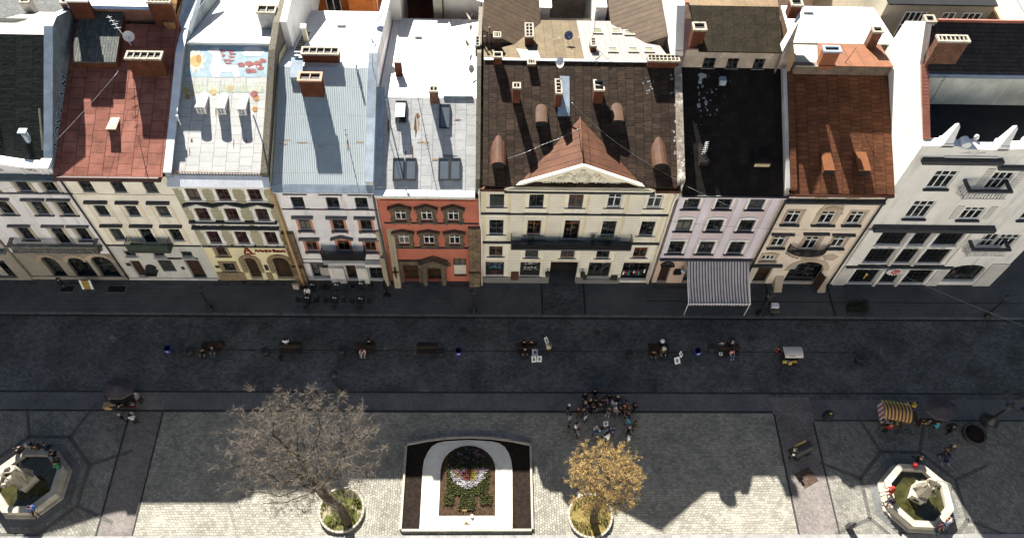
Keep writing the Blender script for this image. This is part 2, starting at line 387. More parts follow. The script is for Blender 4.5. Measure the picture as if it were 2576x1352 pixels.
PROTO = {}
def window(house, xc, z0, z1, w, st):
    """a window of the house: surround mesh with children frame and pane"""
    h = z1 - z0
    key = (st['id'], round(w, 2), round(h, 2))
    if key not in PROTO:
        mb = MB(); hw = w / 2
        cs = st.get('case')
        if cs:
            t, pr = cs
            zb = -t if st.get('apron', True) else 0
            mb.box(-hw - t, -pr, 0, -hw, -.002, h + .0, 0); mb.box(hw, -pr, 0, hw + t, -.002, h, 0)
            mb.box(-hw - t, -pr, h, hw + t, -.002, h + t, 0)
            if st.get('ears'):
                mb.box(-hw - t - .10, -pr - .02, h - .25, -hw - t, -.002, h + t - .03, 0); mb.box(hw + t, -pr - .02, h - .25, hw + t + .10, -.002, h + t - .03, 0)
                mb.box(-hw - t - .08, -pr - .01, .0, -hw - t, -.002, .28, 0); mb.box(hw + t, -pr - .01, 0, hw + t + .08, -.002, .28, 0)
        sl = st.get('sill', (.10, .16))
        e = (cs[0] if cs else .08) + .04
        mb.box(-hw - e, -sl[1], -sl[0], hw + e, .06, -.003, st.get('sillm', 1))
        if st.get('arch'):
            N = 8; pts = []
            t = cs[0] if cs else .1; pr = cs[1] if cs else .05
            for k in range(N + 1):
                u = -1 + 2 * k / N
                pts.append((u * (hw + t), h + t * .2 + .22 * (1 - u * u)))
            mb.prism([(-hw - t, -pr - .02, h)] + [(hw + t, -pr - .02, h)] + [(p[0], -pr - .02, p[1] + t * .5) for p in pts[::-1]], (0, pr + .018, 0), 0)
        hd = st.get('hood')
        zt = h + (cs[0] if cs else 0)
        if hd:
            kind, ext, dz, dep, th = hd
            H0 = zt + dz
            X = hw + (cs[0] if cs else 0) + ext
            if kind == 'slab':
                mb.box(-X, -dep, H0, X, -.002, H0 + th, 2)
                mb.box(-X + .1, -dep * .5, H0 - .12, X - .1, -.002, H0 - .002, 0)
            elif kind == 'ped':
                rise = st.get('rise', .5)
                mb.prism([(-X, -dep, H0), (0, -dep, H0 + rise), (X, -dep, H0), (X, -dep, H0 + th), (0, -dep, H0 + rise + th), (-X, -dep, H0 + th)][::-1], (0, dep - .002, 0), 2)
                mb.prism([(-X + .06, -.07, H0 - .16), (X - .06, -.07, H0 - .16), (X - .06, -.07, H0 - .003), (0, -.07, H0 + rise - .01), (-X + .06, -.07, H0 - .003)], (0, .068, 0), 0)
                if st.get('knob'):
                    mb.ball((0, -dep + .02, H0 + rise * .6), .17, 8, 0); mb.ball((-.3, -dep + .06, H0 + rise * .35), .10, 6, 0); mb.ball((.3, -dep + .06, H0 + rise * .35), .10, 6, 0)
        if st.get('orn'):
            rg = random.Random(int(h * 97))
            t = cs[0] if cs else .2
            scrolls(mb, 0, h + t * .8, w + 2 * t, .34, 7, rg, -.04, 0)
            scrolls(mb, -hw - t, h * .78, .2, h * .5, 3, rg, -.06, 0); scrolls(mb, hw + t, h * .78, .2, h * .5, 3, rg, -.06, 0)
        if st.get('dent'):
            for s in (-1, 1): mb.box(s * (hw + .12) - .08, -.12, -sl[0] - .26, s * (hw + .12) + .08, -.002, -sl[0] - .003, 0)
        o = mb.build('window', [st['casem'], st.get('sillmat', DARKLEDGE), st.get('hoodm', DARKLEDGE)])
        fb = MB(); f = .075; y0 = .13; y1 = .19
        fb.box(-hw, y0, 0, -hw + f, y1, h); fb.box(hw - f, y0, 0, hw, y1, h); fb.box(-hw + f, y0, 0, hw - f, y1, f); fb.box(-hw + f, y0, h - f, hw - f, y1, h)
        tr = h * st.get('tr', .66)
        nb = st.get('bars', 2)
        fb.box(-hw + f, y0 - .02, tr, hw - f, y1 - .003, tr + .09)
        for k in range(1, nb):
            xx = -hw + w * k / nb
            fb.box(xx - .04, y0 - .012, f, xx + .04, y1 - .006, h - f)
        if st.get('grid'):
            for k in range(1, 4):
                zz = tr * k / 4
                fb.box(-hw + f, y0 + .01, zz, hw - f, y1 - .01, zz + .028)
        fr = fb.build('frame', st['frame'], o)
        pb = MB(); pb.face([(-hw, .165, 0), (hw, .165, 0), (hw, .165, h), (-hw, .165, h)])
        pb.build('pane', GLASS, o)
        PROTO[key] = o; c = o
    else:
        c = copy_tree(PROTO[key])
    c.parent = house.o
    c.location = V((xc, house.y, z0)) - WL[house.o.name]
    WL[c.name] = V((xc, house.y, z0))
    house.holes.append((xc - w/2, xc + w/2, z0, z1))
    return c

def scrolls(mb, cx, cz, w, h, n, rg, y, m=0):
    """stucco scrollwork: small spiral tubes lying on the wall"""
    for i in range(n):
        u = (i + .5) / n * 2 - 1
        x = cx + u * w / 2 * .9; z = cz + h * .5 * (1 - u * u) * rg.uniform(.5, 1.1) - h * .1
        r = rg.uniform(.3, .5) * min(h, w / n * 1.6, .34); s = rg.choice((-1, 1)); a0 = rg.uniform(0, 6)
        pts = []
        for k in range(9):
            rr = r * (1 - k / 10); a = a0 + s * k * .75
            pts.append((x + rr * math.cos(a), y, z + rr * math.sin(a)))
        mb.tube(pts, [.055 * (1 - .06 * k) for k in range(9)], 4, m)
        if rg.random() < .6:
            mb.tube([pts[0], (x + s * w / n * .8, y, z + rg.uniform(-.1, .1))], [.05, .02], 4, m)

class House:
    def __init__(s, name, x0, x1, label, y=YF, cat='house'):
        s.x0 = x0; s.x1 = x1; s.y = y; s.holes = []
        s.o = thing(name, ((x0 + x1) / 2, y, 0), label, cat)
    def part(s, name, mb, mats, parent=None):
        return mb.build(name, mats, parent or s.o)
    def wins(s, xs, z0, z1, w, st):
        return [window(s, x, z0, z1, w, st) for x in xs]
    def door(s, xa, xb, za, zb, spring=None, m=WOOD_D, dep=.28, glaz=False, name='door'):
        s.holes.append((xa, xb, za, zb) if spring is None else (xa, xb, za, zb, spring))
        mb = MB(); y = s.y + dep
        if spring is None: mb.face([(xa, y, za), (xb, y, za), (xb, y, zb), (xa, y, zb)])
        else:
            xc = (xa + xb) / 2; hw = (xb - xa) / 2
            mb.face([(xa, y, za), (xb, y, za)] + [(xc + hw * math.cos(PI * k / 10), y, spring + (zb - spring) * math.sin(PI * k / 10)) for k in range(11)])
        if dep > .28:                                    # deep reveal up to the door leaf
            q = [(xa, za), (xa, spring or zb)] + ([(xc - hw * math.cos(PI * k / 10), spring + (zb - spring) * math.sin(PI * k / 10)) for k in range(1, 10)] if spring is not None else []) + [(xb, spring or zb), (xb, za)]
            for k in range(len(q) - 1): mb.face([(q[k][0], s.y + .275, q[k][1]), (q[k+1][0], s.y + .275, q[k+1][1]), (q[k+1][0], y, q[k+1][1]), (q[k][0], y, q[k][1])], 0)
        # stiles and panels
        w = xb - xa; top = spring or zb
        n = 2 if w < 1.6 else 3
        for k in range(n + 1):
            xx = xa + w * k / n; xx = min(max(xx, xa + .05), xb - .05)
            mb.box(xx - .045, y - .05, za + .002, xx + .045, y - .004, top - .01, 1)
        for zz in (za + .06, za + (top - za) * .32, top - .08):
            mb.box(xa + .002, y - .045, zz - .04, xb - .002, y - .006, zz + .04, 1)
        return s.part(name, mb, [GLASS if glaz else m, m if not glaz else FR_DARK])
    def wall(s, z1, mats, bands=None, side_y=None, prof=None, z0=0.0, name='wall'):
        """front with openings; bands [(ztop, matindex)...]; sides and back follow the roof profile [(y,z)...]"""
        mb = MB()
        bands = bands or [(z1, 0)]
        lo = z0
        for (zt, mi) in bands:
            hs = [h for h in s.holes if h[2] < zt - 1e-4 and h[3] > lo + 1e-4]
            own = [h for h in hs if (h[2] + h[3]) / 2 < zt and (h[2] + h[3]) / 2 >= lo]
            hs2 = []
            for h in hs:
                hs2.append((h[0], h[1], max(h[2], lo), min(h[3], zt)) + ((h[4],) if len(h) > 4 and h in own else ()))
            grid(mb, s.x0, s.x1, lo, zt, hs2, s.y, mi)
            lo = zt
        prof = prof or [(s.y, z1), (s.y + 9, z1)]
        yb = prof[-1][0]
        for x in (s.x0, s.x1):
            pts = [(x, s.y, z0), (x, yb, z0)] + [(x, p[0], p[1]) for p in prof[::-1]]
            mb.face(pts if x == s.x1 else pts[::-1], len(mats) - 1)
        mb.face([(s.x1, yb, z0), (s.x0, yb, z0), (s.x0, yb, prof[-1][1]), (s.x1, yb, prof[-1][1])], len(mats) - 1)
        return s.part(name, mb, mats)
    def roof(s, prof, mats, x0=None, x1=None, th=.10, name='roof', mi=None):
        """roof sheet over the profile [(y,z)...]; mats per segment"""
        x0 = s.x0 if x0 is None else x0; x1 = s.x1 if x1 is None else x1
        mb = MB()
        for k in range(len(prof) - 1):
            (ya, za), (yb, zb) = prof[k], prof[k+1]
            m = mi[k] if mi else min(k, len(mats) - 1)
            mb.face([(x0, ya, za), (x1, ya, za), (x1, yb, zb), (x0, yb, zb)], m)
            mb.face([(x0, ya, za - th), (x0, yb, zb - th), (x1, yb, zb - th), (x1, ya, za - th)], m)
            for x, fl in ((x0, 1), (x1, 0)):
                q = [(x, ya, za - th), (x, yb, zb - th), (x, yb, zb), (x, ya, za)]
                mb.face(q[::-1] if fl else q, m)
        ya, za = prof[0]; mb.face([(x0, ya, za - th), (x1, ya, za - th), (x1, ya, za), (x0, ya, za)], 0)
        ya, za = prof[-1]; mb.face([(x1, ya, za - th), (x0, ya, za - th), (x0, ya, za), (x1, ya, za)], len(mats) - 1)
        return s.part(name, mb, mats)
    def parapet(s, x0, x1, prof, m, capm=None, z0=10, cap=.06, name='parapet_wall', parent=None):
        mb = MB()
        pts = [(x0, prof[0][0], z0), (x0, prof[-1][0], z0)] + [(x0, y, z) for y, z in prof[::-1]]
        mb.prism(pts[::-1], (x1 - x0, 0, 0), 0)
        if capm:
            for k in range(len(prof) - 1):
                (ya, za), (yb, zb) = prof[k], prof[k+1]
                e = .05
                mb.prism([(x0 - e, ya, za + .002), (x0 - e, yb, zb + .002), (x0 - e, yb, zb + cap), (x0 - e, ya, za + cap)][::-1], (x1 - x0 + 2*e, 0, 0), 1)
        return s.part(name, mb, [m] + ([capm] if capm else []), parent)
    def cornice(s, z, dep, h, m, x0=None, x1=None, name='cornice', steps=3):
        x0 = s.x0 if x0 is None else x0; x1 = s.x1 if x1 is None else x1
        mb = MB()
        for k in range(steps):
            a = k / steps; b = (k + 1) / steps
            mb.box(x0, s.y - dep * (.35 + .65 * b), z + h * a + (.0 if k else 0), x1, s.y - .003 if True else 0, z + h * b - .002, 0)
        return s.part(name, mb, m)
    def boxes(s, name, bx, m):
        for b in bx:
            mb = MB(); mb.box(*b); s.part(name, mb, m)
    def ledge(s, x0, x1, z, dep, h, m, name='string_course'):
        mb = MB(); strip_ledge(mb, x0, x1, z, dep, h, s.y); return s.part(name, mb, m)

def iron_balcony(hs, x0, x1, zf, dep, h, m, floor_m=None, step=.13, name='balcony', bulge=0.0, mesh=False):
    """balcony slab with a child railing"""
    mb = MB(); y = hs.y
    mb.box(x0, y - dep, zf - .16, x1, y - .003, zf, 0)
    n = max(2, int((x1 - x0) / 2.0))
    for k in range(n):
        xx = x0 + .25 + (x1 - x0 - .5) * k / (n - 1)
        mb.prism([(xx - .06, y - .004, zf - .165), (xx - .06, y - dep * .8, zf - .165), (xx - .06, y - .004, zf - .65)], (.12, 0, 0), 0)
    b = hs.part(name, mb, floor_m or GREYLEDGE)
    rb = MB(); t = .022
    for zz in (zf + .06, zf + h - .04):
        rb.box(x0, y - dep, zz, x1, y - dep + .045, zz + .045); rb.box(x0, y - dep + .05, zz, x0 + .045, y - .004, zz + .045); rb.box(x1 - .045, y - dep + .05, zz, x1, y - .004, zz + .045)
    k = x0 + .02
    while k < x1 - .02:
        rb.box(k - t/2, y - dep + .01, zf + .0, k + t/2, y - dep + .035, zf + h - .05); k += step
    k = y - dep + step
    while k < y - .05:
        for xx in (x0 + .02, x1 - .02): rb.box(xx - t/2, k - t/2, zf, xx + t/2, k + t/2, zf + h - .05)
        k += step
    if mesh:
        rb.box(x0 + .06, y - dep + .014, zf + .11, x1 - .06, y - dep + .026, zf + h - .12)
    hs.part('railing', rb, m, b)
    return b
def stone_balcony(hs, x0, x1, zf, dep, h, m, railm=None, step=.22, name='balcony'):
    mb = MB(); y = hs.y
    mb.box(x0, y - dep, zf - .22, x1, y - .003, zf, 0)
    for xx in (x0 + .3, x1 - .3): mb.prism([(xx - .12, y - .004, zf - .225), (xx - .12, y - dep * .85, zf - .225), (xx - .12, y - .004, zf - .8)], (.24, 0, 0), 0)
    b = hs.part(name, mb, m)
    rb = MB()
    rb.box(x0 - .05, y - dep - .06, zf + h - .16, x1 + .05, y - dep + .2, zf + h, 1)
    for xa, xb in ((x0 - .05, x0 + .2), (x1 - .2, x1 + .05)): rb.box(xa, y - dep + .202, zf + h - .16, xb, y - .004, zf + h, 1)
    nb = int((x1 - x0) / step)
    for k in range(nb + 1):
        xx = x0 + .12 + (x1 - x0 - .24) * k / nb
        rb.lathe([(.05, 0), (.085, .25 * h), (.04, .55 * h), (.07, h - .17)], (xx, y - dep + .09, zf), 6)
    ny = max(1, int(dep / step))
    for k in range(1, ny):
        yy = y - dep + .09 + (dep - .2) * k / ny
        for xx in (x0 + .1, x1 - .1): rb.lathe([(.05, 0), (.085, .25 * h), (.04, .55 * h), (.07, h - .17)], (xx, yy, zf), 6)
    hs.part('balustrade', rb, [m, railm or m], b)
    return b
def downpipe(hs, pts, m, r=.06):
    mb = MB(); mb.tube(pts, r, 6); return hs.part('downpipe', mb, m)
def chim_at(hs, roof, x0, x1, y0, y1, zb, zt, m, nx=1, ny=1, capm=None, name='chimney', flare=.05, wall=.09):
    mb = MB()
    mb.box(x0, y0, zb, x1, y1, zt - .16, 0)
    a, b, c, d = x0 - flare, y0 - flare, x1 + flare, y1 + flare
    z0, z1 = zt - .158, zt
    mb.face([(x0+.01, y0+.01, z0+.004), (x1-.01, y0+.01, z0+.004), (x1-.01, y1-.01, z0+.004), (x0+.01, y1-.01, z0+.004)], 2)
    mb.box(a, b, z0, c, b + wall + flare, z1, 1); mb.box(a, d - wall - flare, z0, c, d, z1, 1)
    ya, yb = b + wall + flare + .001, d - wall - flare - .001
    mb.box(a, ya, z0, a + wall + flare, yb, z1, 1); mb.box(c - wall - flare, ya, z0, c, yb, z1, 1)
    for k in range(1, nx):
        xx = x0 + (x1 - x0) * k / nx; mb.box(xx - wall * .45, ya, z0, xx + wall * .45, yb, z1 - .02, 1)
    for k in range(1, ny):
        yy = y0 + (y1 - y0) * k / ny; mb.box(a + wall + flare + .001, yy - wall * .45, z0, c - wall - flare - .001, yy + wall * .45, z1 - .025, 1)
    return hs.part(name, mb, [m, capm or CAPSTONE, BLACK], roof)
def chim(hs, roof, k, bl, br, tl, pl, depth, m, nx=1, ny=1, capm=None, **kw):
    A = gp(k, *bl, pl); B = gp(k, *br, pl); y = (A.y + B.y) / 2
    T = gy(k, *tl, y)
    return chim_at(hs, roof, A.x, B.x, y, y + depth, min(plz(pl, y), plz(pl, y + depth)) - .3, T.z, m, nx, ny, capm, **kw)
def dormer(hs, roof, x0, x1, y0, pl, h, s2, topm, sidem, frontm=None, arch=0.0, win=True, over=.08):
    """dormer box with its front at y0, top running back to the roof plane; arch>0 gives a barrel top"""
    zb = plz(pl, y0); mb = MB()
    yb = y0 + h / max(.02, pl[2] - s2)
    N = 8 if arch else 1
    def prof(y, ex=0):
        z = zb + h + s2 * (y - y0)
        if not arch: return [(x0 - ex, y, z), (x1 + ex, y, z)]
        xc = (x0 + x1) / 2; hw = (x1 - x0) / 2 + ex
        return [(xc - hw * math.cos(PI * q / N), y, z - arch + arch * math.sin(PI * q / N) * 1.0) for q in range(N + 1)]
    F = prof(y0 - over, over * .6); B = prof(yb + .15, 0)
    for q in range(len(F) - 1): mb.face([F[q], F[q+1], B[q+1], B[q]], 0, bool(arch))
    F2 = [(p[0], p[1], p[2] - .07) for p in F]
    for q in range(len(F) - 1):
        mb.face([F2[q], F2[q+1], F[q+1], F[q]], 0)
        mb.face([F2[q+1], F2[q], (F2[q][0], yb, prof(yb)[q][2]-.07), (F2[q+1][0], yb, prof(yb)[q+1][2]-.07)], 0)
    zf = zb + h - arch - .03
    fr = [(x0, y0, zb - .2), (x1, y0, zb - .2), (x1, y0, zf)]
    if arch: fr += [(p[0], y0, p[2] - .03) for p in prof(y0)[::-1][1:-1]]
    fr += [(x0, y0, zf)]
    mb.face(fr, 2)
    for x, fl in ((x0, 0), (x1, 1)):
        q = [(x, y0, zb - .2), (x, yb, plz(pl, yb) - .2), (x, yb, prof(yb)[0][2] - .03), (x, y0, zf)]
        mb.face(q if fl else q[::-1], 1)
    d = hs.part('dormer', mb, [topm, sidem, frontm or sidem], roof)
    return d
def dormer_window(hs, x0, x1, y0, z0, z1, frame, parent, n=2, rows=3):
    mb = MB(); t = .05
    mb.face([(x0, y0 - .012, z0), (x1, y0 - .012, z0), (x1, y0 - .012, z1), (x0, y0 - .012, z1)], 1)
    for k in range(n + 1):
        xx = x0 + (x1 - x0) * k / n; mb.box(xx - t/2, y0 - .05, z0, xx + t/2, y0 - .014, z1, 0)
    for k in range(rows + 1):
        zz = z0 + (z1 - z0) * k / rows; mb.box(x0, y0 - .045, zz - t/2, x1, y0 - .016, zz + t/2, 0)
    return hs.part('dormer_window', mb, [frame, GLASS], parent)
def skylight(hs, roof, c, w, h, pl, fm, raise_=.14, name='skylight', glass=None, open_=0.0):
    s = pl[2]; t = V((0, 1, s)).normalized(); n = V((0, -s, 1)).normalized()
    if open_:
        pass
    c = V((c[0], c[1], plz(pl, c[1]))); X = V((1, 0, 0)); mb = MB()
    f = .09
    mb.obox(c + t * (h/2 - f/2) + n * raise_/2, X * w/2, t * f/2, n * raise_/2); mb.obox(c - t * (h/2 - f/2) + n * raise_/2, X * w/2, t * f/2, n * raise_/2)
    for sg in (-1, 1): mb.obox(c + X * sg * (w/2 - f/2) + n * (raise_/2 - .001), X * f/2, t * (h/2 - f - .001), n * raise_/2)
    o = hs.part(name, mb, fm, roof)
    return o, c, t, n, X
def skylight_full(hs, roof, c, w, h, pl, fm, raise_=.14, glass=None):
    o, c, t, n, X = skylight(hs, roof, c, w, h, pl, fm, raise_)
    # pane lies inside the kerb, third level allowed only as sub-part: keep it in the skylight mesh instead
    me = o.data
    bmx = bmesh.new(); bmx.from_mesh(me)
    off = WL[o.name]
    q = [c - X*(w/2-.08) - t*(h/2-.08), c + X*(w/2-.08) - t*(h/2-.08), c + X*(w/2-.08) + t*(h/2-.08), c - X*(w/2-.08) + t*(h/2-.08)]
    f = bmx.faces.new([bmx.verts.new(p + n * raise_ * .75 - off) for p in q]); f.material_index = 1
    bmx.to_mesh(me); bmx.free(); me.materials.append(glass or GLASS)
    return o
def vent_pipe(hs, roof, k, b, t, pl, m, r=.07, cap=True, name='vent_pipe'):
    A = gp(k, *b, pl); T = gy(k, *t, A.y); mb = MB()
    mb.tube([(A.x, A.y, A.z - .2), (A.x, A.y, T.z - .12)], r, 8)
    if cap: mb.lathe([(r * 1.2, -.14), (r * 2.0, -.08), (r * 1.7, .02), (.02, .08)], (A.x, A.y, T.z), 8)
    else: mb.lathe([(r*1.15, -.2), (r * 1.15, 0)], (A.x, A.y, T.z), 8)
    return hs.part(name, mb, m, roof)
def dish(loc, r, az, label, m=None, mast=.5):
    d = thing('satellite_dish', loc, label, 'satellite dish', 'satellite dishes on the roofs')
    mb = MB(); L = V(loc)
    mb.tube([L, L + V((0, 0, mast))], .025, 6)
    mb.build('mast', STEEL, d)
    c = L + V((0, 0, mast + .1)); dr = V((math.cos(az), math.sin(az), .55)).normalized()
    a = dr.orthogonal().normalized(); b = dr.cross(a); mb = MB(); N = 14
    rings = [(.06, -.10), (.5, -.07), (.85, -.025), (1.0, 0.0)]
    i0 = len(mb.v)
    for (q, dz) in rings:
        for k in range(N):
            th = 2*PI*k/N; mb.v.append(c + (a * math.cos(th) + b * math.sin(th)) * r * q + dr * (dz * r * 2))
    for j in range(len(rings) - 1):
        for k in range(N):
            w = (k+1) % N; mb.f.append((i0+j*N+k, i0+j*N+w, i0+(j+1)*N+w, i0+(j+1)*N+k)); mb.m.append(0); mb.sm.append(True)
    mb.f.append(tuple(i0 + k for k in range(N))); mb.m.append(0); mb.sm.append(True)
    mb.build('reflector', m or DISH, d)
    mb = MB(); e = c + dr * r * 1.1 - V((0, 0, r * .2))
    mb.tube([c - V((0,0,r*.9)) , e], .015, 4); mb.obox(e, dr * .06, a * .035, b * .035); mb.build('arm', STEEL, d)
    return d
def antenna(base, top, label, m=None, els=0, el_len=.9, el_at=(.55, .95), boom=None):
    d = thing('aerial_mast', base, label, 'aerial', 'aerials on the roofs')
    mb = MB(); mb.tube([base, top], [.03, .016], 6); mb.build('mast', m or STEEL, d)
    if els:
        mb = MB(); B = V(base); T = V(top)
        X = V(boom) if boom else V((1, .25, 0)).normalized()
        ax = (T - B)
        for k in range(els):
            f = el_at[0] + (el_at[1] - el_at[0]) * k / max(1, els - 1)
            p = B + ax * f; l = el_len * (1 - .35 * k / els)
            mb.tube([p - X * l/2, p + X * l/2], .016, 4)
        mb.build('elements', m or STEEL, d)
    return d
def wire(pts, r, label, m, sag=.3, name='cable', group=None):
    P = []
    for i in range(len(pts) - 1):
        a, b = V(pts[i]), V(pts[i+1])
        for k in range(12):
            u = k / 12; p = a.lerp(b, u); p.z -= sag * 4 * u * (1 - u); P.append(p)
    P.append(V(pts[-1]))
    mb = MB(); mb.tube(P, r * .55, 4)
    return tag(mb.build(name, m, None, loc=V(pts[0])), label, 'cable', group or 'cables over the square')
def textmesh(parent, name, txt, size, m, loc, rot=(PI/2, 0, 0), ext=.02, align='LEFT', shear=0.0, sx=1.0, bold=0.0):
    cu = bpy.data.curves.new('t', 'FONT'); cu.body = txt; cu.size = size; cu.extrude = ext; cu.align_x = align; cu.shear = shear; cu.offset = bold
    o = bpy.data.objects.new('t', cu); COL.objects.link(o)
    bpy.context.view_layer.update()
    me = bpy.data.meshes.new_from_object(o.evaluated_get(bpy.context.evaluated_depsgraph_get()))
    bpy.data.objects.remove(o)
    n = bpy.data.objects.new(name, me); COL.objects.link(n)
    me.materials.clear(); me.materials.append(m)
    n.rotation_euler = rot; n.scale = (sx, 1, 1)
    if parent:
        n.parent = parent; n.location = V(loc) - WL.get(parent.name, V((0,0,0)))
    else: n.location = loc
    WL[n.name] = V(loc)
    return n

def stains(hs, roof, k, pl, spots, m, seed, name='stain_patch'):
    rg = random.Random(seed); n_ = V((0, -pl[2], 1)).normalized()
    for (u, v, w, h) in spots:
        mb = MB(); N = 11
        P = [gp(k, u + w * math.cos(2*PI*q/N) * rg.uniform(.5, 1.1), v + h * math.sin(2*PI*q/N) * rg.uniform(.5, 1.1), pl) + n_ * .012 for q in range(N)]
        mb.face(P[::-1] if sum(P[q].x * P[(q+1) % N].y - P[(q+1) % N].x * P[q].y for q in range(N)) < 0 else P); hs.part(name, mb, m, roof)
RUST = mat('rust_streak', (.22,.095,.032), rough=.9, spec=.1, var=.45, vs=3)
RUSTP = mat('rust_pale', (.40,.30,.19), rough=.9, spec=.1, var=.35, vs=3)
LIME = mat('bird_lime', (.34,.35,.37), rough=.9, spec=.1, var=.4, vs=4)
# ================================================================== far-left neighbour (only its lower right corner is in view)
hs = House('stone_house', -50.0, -40.3, 'brown stone house cut by the left edge, next to the lilac-white gabled house', y=38.2)
st = dict(id='Z', case=(.22, .06), casem=P_A2, frame=FR_DARK, hood=('slab', .15, .1, .25, .14), hoodm=GREYLEDGE)
hs.wins([-48.6, -46.0, -42.9], 5.9, 7.8, 1.05, st); hs.wins([-48.6, -46.0, -42.9], 9.3, 11.1, 1.05, st)
hs.door(-43.6, -41.4, .35, 3.1, m=BLACK, dep=.4, glaz=True, name='shop_window')
hs.door(-47.9, -45.2, .1, 3.2, m=WOOD_D)
hs.wall(12.8, [P_A2, mat('stone_upper_brown', (.36,.33,.28), var=.15), P_A2], bands=[(4.5, 0), (12.8, 1)], prof=[(38.2, 12.8), (47, 16.5), (57, 12.5)])
hs.roof([(37.9, 12.8), (47, 16.6), (57, 12.4)], [RF_A, RF_A2])
hs.ledge(-50, -40.3, 4.6, .45, .3, mat('copper_green_ledge', (.14,.18,.16), rough=.6))
hs.cornice(12.3, .5, .45, P_A2)
mb = MB(); mb.box(-42.6, 38.12, .9, -42.0, 38.18, 2.4); hs.part('poster', mb, mat('poster_pale', (.42,.38,.35), var=.3, vs=4))

# ================================================================== A: lilac-white house, stucco gable, dark roof
hs = House('gabled_house', -40.25, -31.97, 'lilac-white house with a stucco relief gable, a green-black sheet roof and a long stone balcony')
st = dict(id='A1', case=(.24, .05), casem=plaster('surround_beige', (.46,.41,.31), var=.15), frame=FR_DARK, hood=('slab', .16, .04, .26, .13), hoodm=GREYLEDGE, sillmat=GREYLEDGE, apron=False)
CA = [-37.75, -35.08, -33.12]
hs.wins(CA, 12.28, 13.66, .98, st); hs.wins(CA, 9.4, 11.06, .98, st)
st2 = dict(st, id='A2'); hs.wins([CA[0], CA[2]], 5.95, 7.65, .98, st2); hs.wins([CA[1]], 5.4, 7.65, 1.0, dict(st, id='A3'))
for xa, xb, zt, sp in ((-38.35, -37.1, 3.45, 2.75), (-36.35, -34.5, 3.3, 2.35), (-34.15, -32.45, 3.6, 2.75)):
    hs.door(xa, xb, .12, zt, spring=sp, m=BLACK, dep=.6, name='shop_arch', glaz=True)
mb = MB()
for xa, xb, zt, sp in ((-38.35, -37.1, 3.45, 2.75), (-36.05, -34.8, 3.42, 2.75), (-34.15, -32.45, 3.6, 2.75)):
    xc = (xa + xb) / 2; hw = (xb - xa) / 2
    for k in range(9):
        a = PI * (k + .5) / 9; da = PI / 9 * .42
        P = [(xc - (hw + r) * math.cos(a + s * da), 38.34, sp + ((zt - sp) + r) * math.sin(a + s * da)) for r, s in ((.04, -1), (.04, 1), (.42, 1), (.42, -1))]
        mb.prism(P, (0, .058, 0), 0)
hs.part('arch_stones', mb, P_Ht)
pA = (39.7, 15.2, .66)
hs.wall(14.3, [P_A2, P_A, P_A], bands=[(4.0, 0), (14.3, 1)], prof=[(38.4, 14.3), (39.7, 14.7), (47, 19.3), (57, 13.2)])
roofA = hs.roof([(38.8, plz(pA, 38.8)), (47.0, plz(pA, 47)), (57.5, 13.6)], [RF_A, RF_A2], x1=-32.52)
hs.parapet(-32.5, -31.958, [(38.4, 15.05), (39.3, 15.7), (43.6, 18.6), (46.9, 20.85), (47.9, 20.9), (49.8, 20.0), (57.5, 15.0)], mat('parapet_bluegrey', (.20,.235,.25), rough=.85, var=.2, vs=1.2, blot=((.12,.13,.13),1.5,.6)), ZINC, z0=13.5)
hs.ledge(-40.25, -31.75, 12.02, .10, .12, GREYLEDGE)
hs.cornice(13.95, .75, .55, mat('cornice_slate_blue', (.11,.14,.155), rough=.6, var=.15))
# relief gable
gp0 = gy(27, 0, 960, 38.4); gp1 = gy(27, 600, 1080, 38.4); gp2 = gy(27, 990, 1175, 38.4)
mb = MB()
prof = [(-40.25, 16.75), (-38.5, 16.45), (-37.0, 16.1), (-35.5, 15.72), (-34.3, 15.42), (-33.2, 15.25), (-32.0, 15.2)]
pts = [(x, 38.25, z) for x, z in prof]
mb.prism([(-40.25, 38.25, 14.52), (-32.0, 38.25, 14.52)] + pts[::-1], (0, .3, 0), 0)
for k in range(len(prof) - 1):
    (xa, za), (xb, zb) = prof[k], prof[k+1]
    mb.prism([(xa, 38.08, za + .003), (xb, 38.08, zb + .003), (xb, 38.08, zb + .13), (xa, 38.08, za + .13)], (0, .75, 0), 1)
mb.box(-32.7, 37.98, 15.34, -31.95, 38.9, 15.5, 1)
for xx in (-32.35, -32.75, -34.1): mb.box(xx - .09, 38.17, 14.55, xx + .09, 38.247, 15.1, 0)
rg = random.Random(3)
for (cx, cz, w, h, n) in ((-36.6, 14.95, 2.2, .8, 7), (-36.9, 15.25, 1.6, .5, 5), (-38.6, 15.1, 1.8, .8, 6), (-33.45, 14.9, .8, .4, 3)): scrolls(mb, cx, cz, w, h, n, rg, 38.22, 2)
mb.ball((-36.9, 38.2, 15.1), .28, 8, 2, (1.1, .5, .9)); mb.ball((-36.2, 38.2, 14.95), .22, 8, 2, (1.3, .5, .8)); mb.ball((-37.6, 38.2, 15.2), .24, 8, 2, (1.2, .5, .9))
hs.part('gable_relief', mb, [P_A, ZINCW, plaster('relief_beige', (.42,.38,.30), var=.25)])
stone_balcony(hs, -39.3, -32.25, 5.35, .9, .9, mat('balcony_stone_grey', (.20,.195,.17), rough=.9, var=.25, vs=2, bump=.2), step=.24)
downpipe(hs, [(-31.9, 38.28, 13.9), (-31.9, 38.28, .2)], FR_DARK, .07)
hs.ledge(-40.25, -31.98, .0, .12, .5, P_A2, 'plinth')
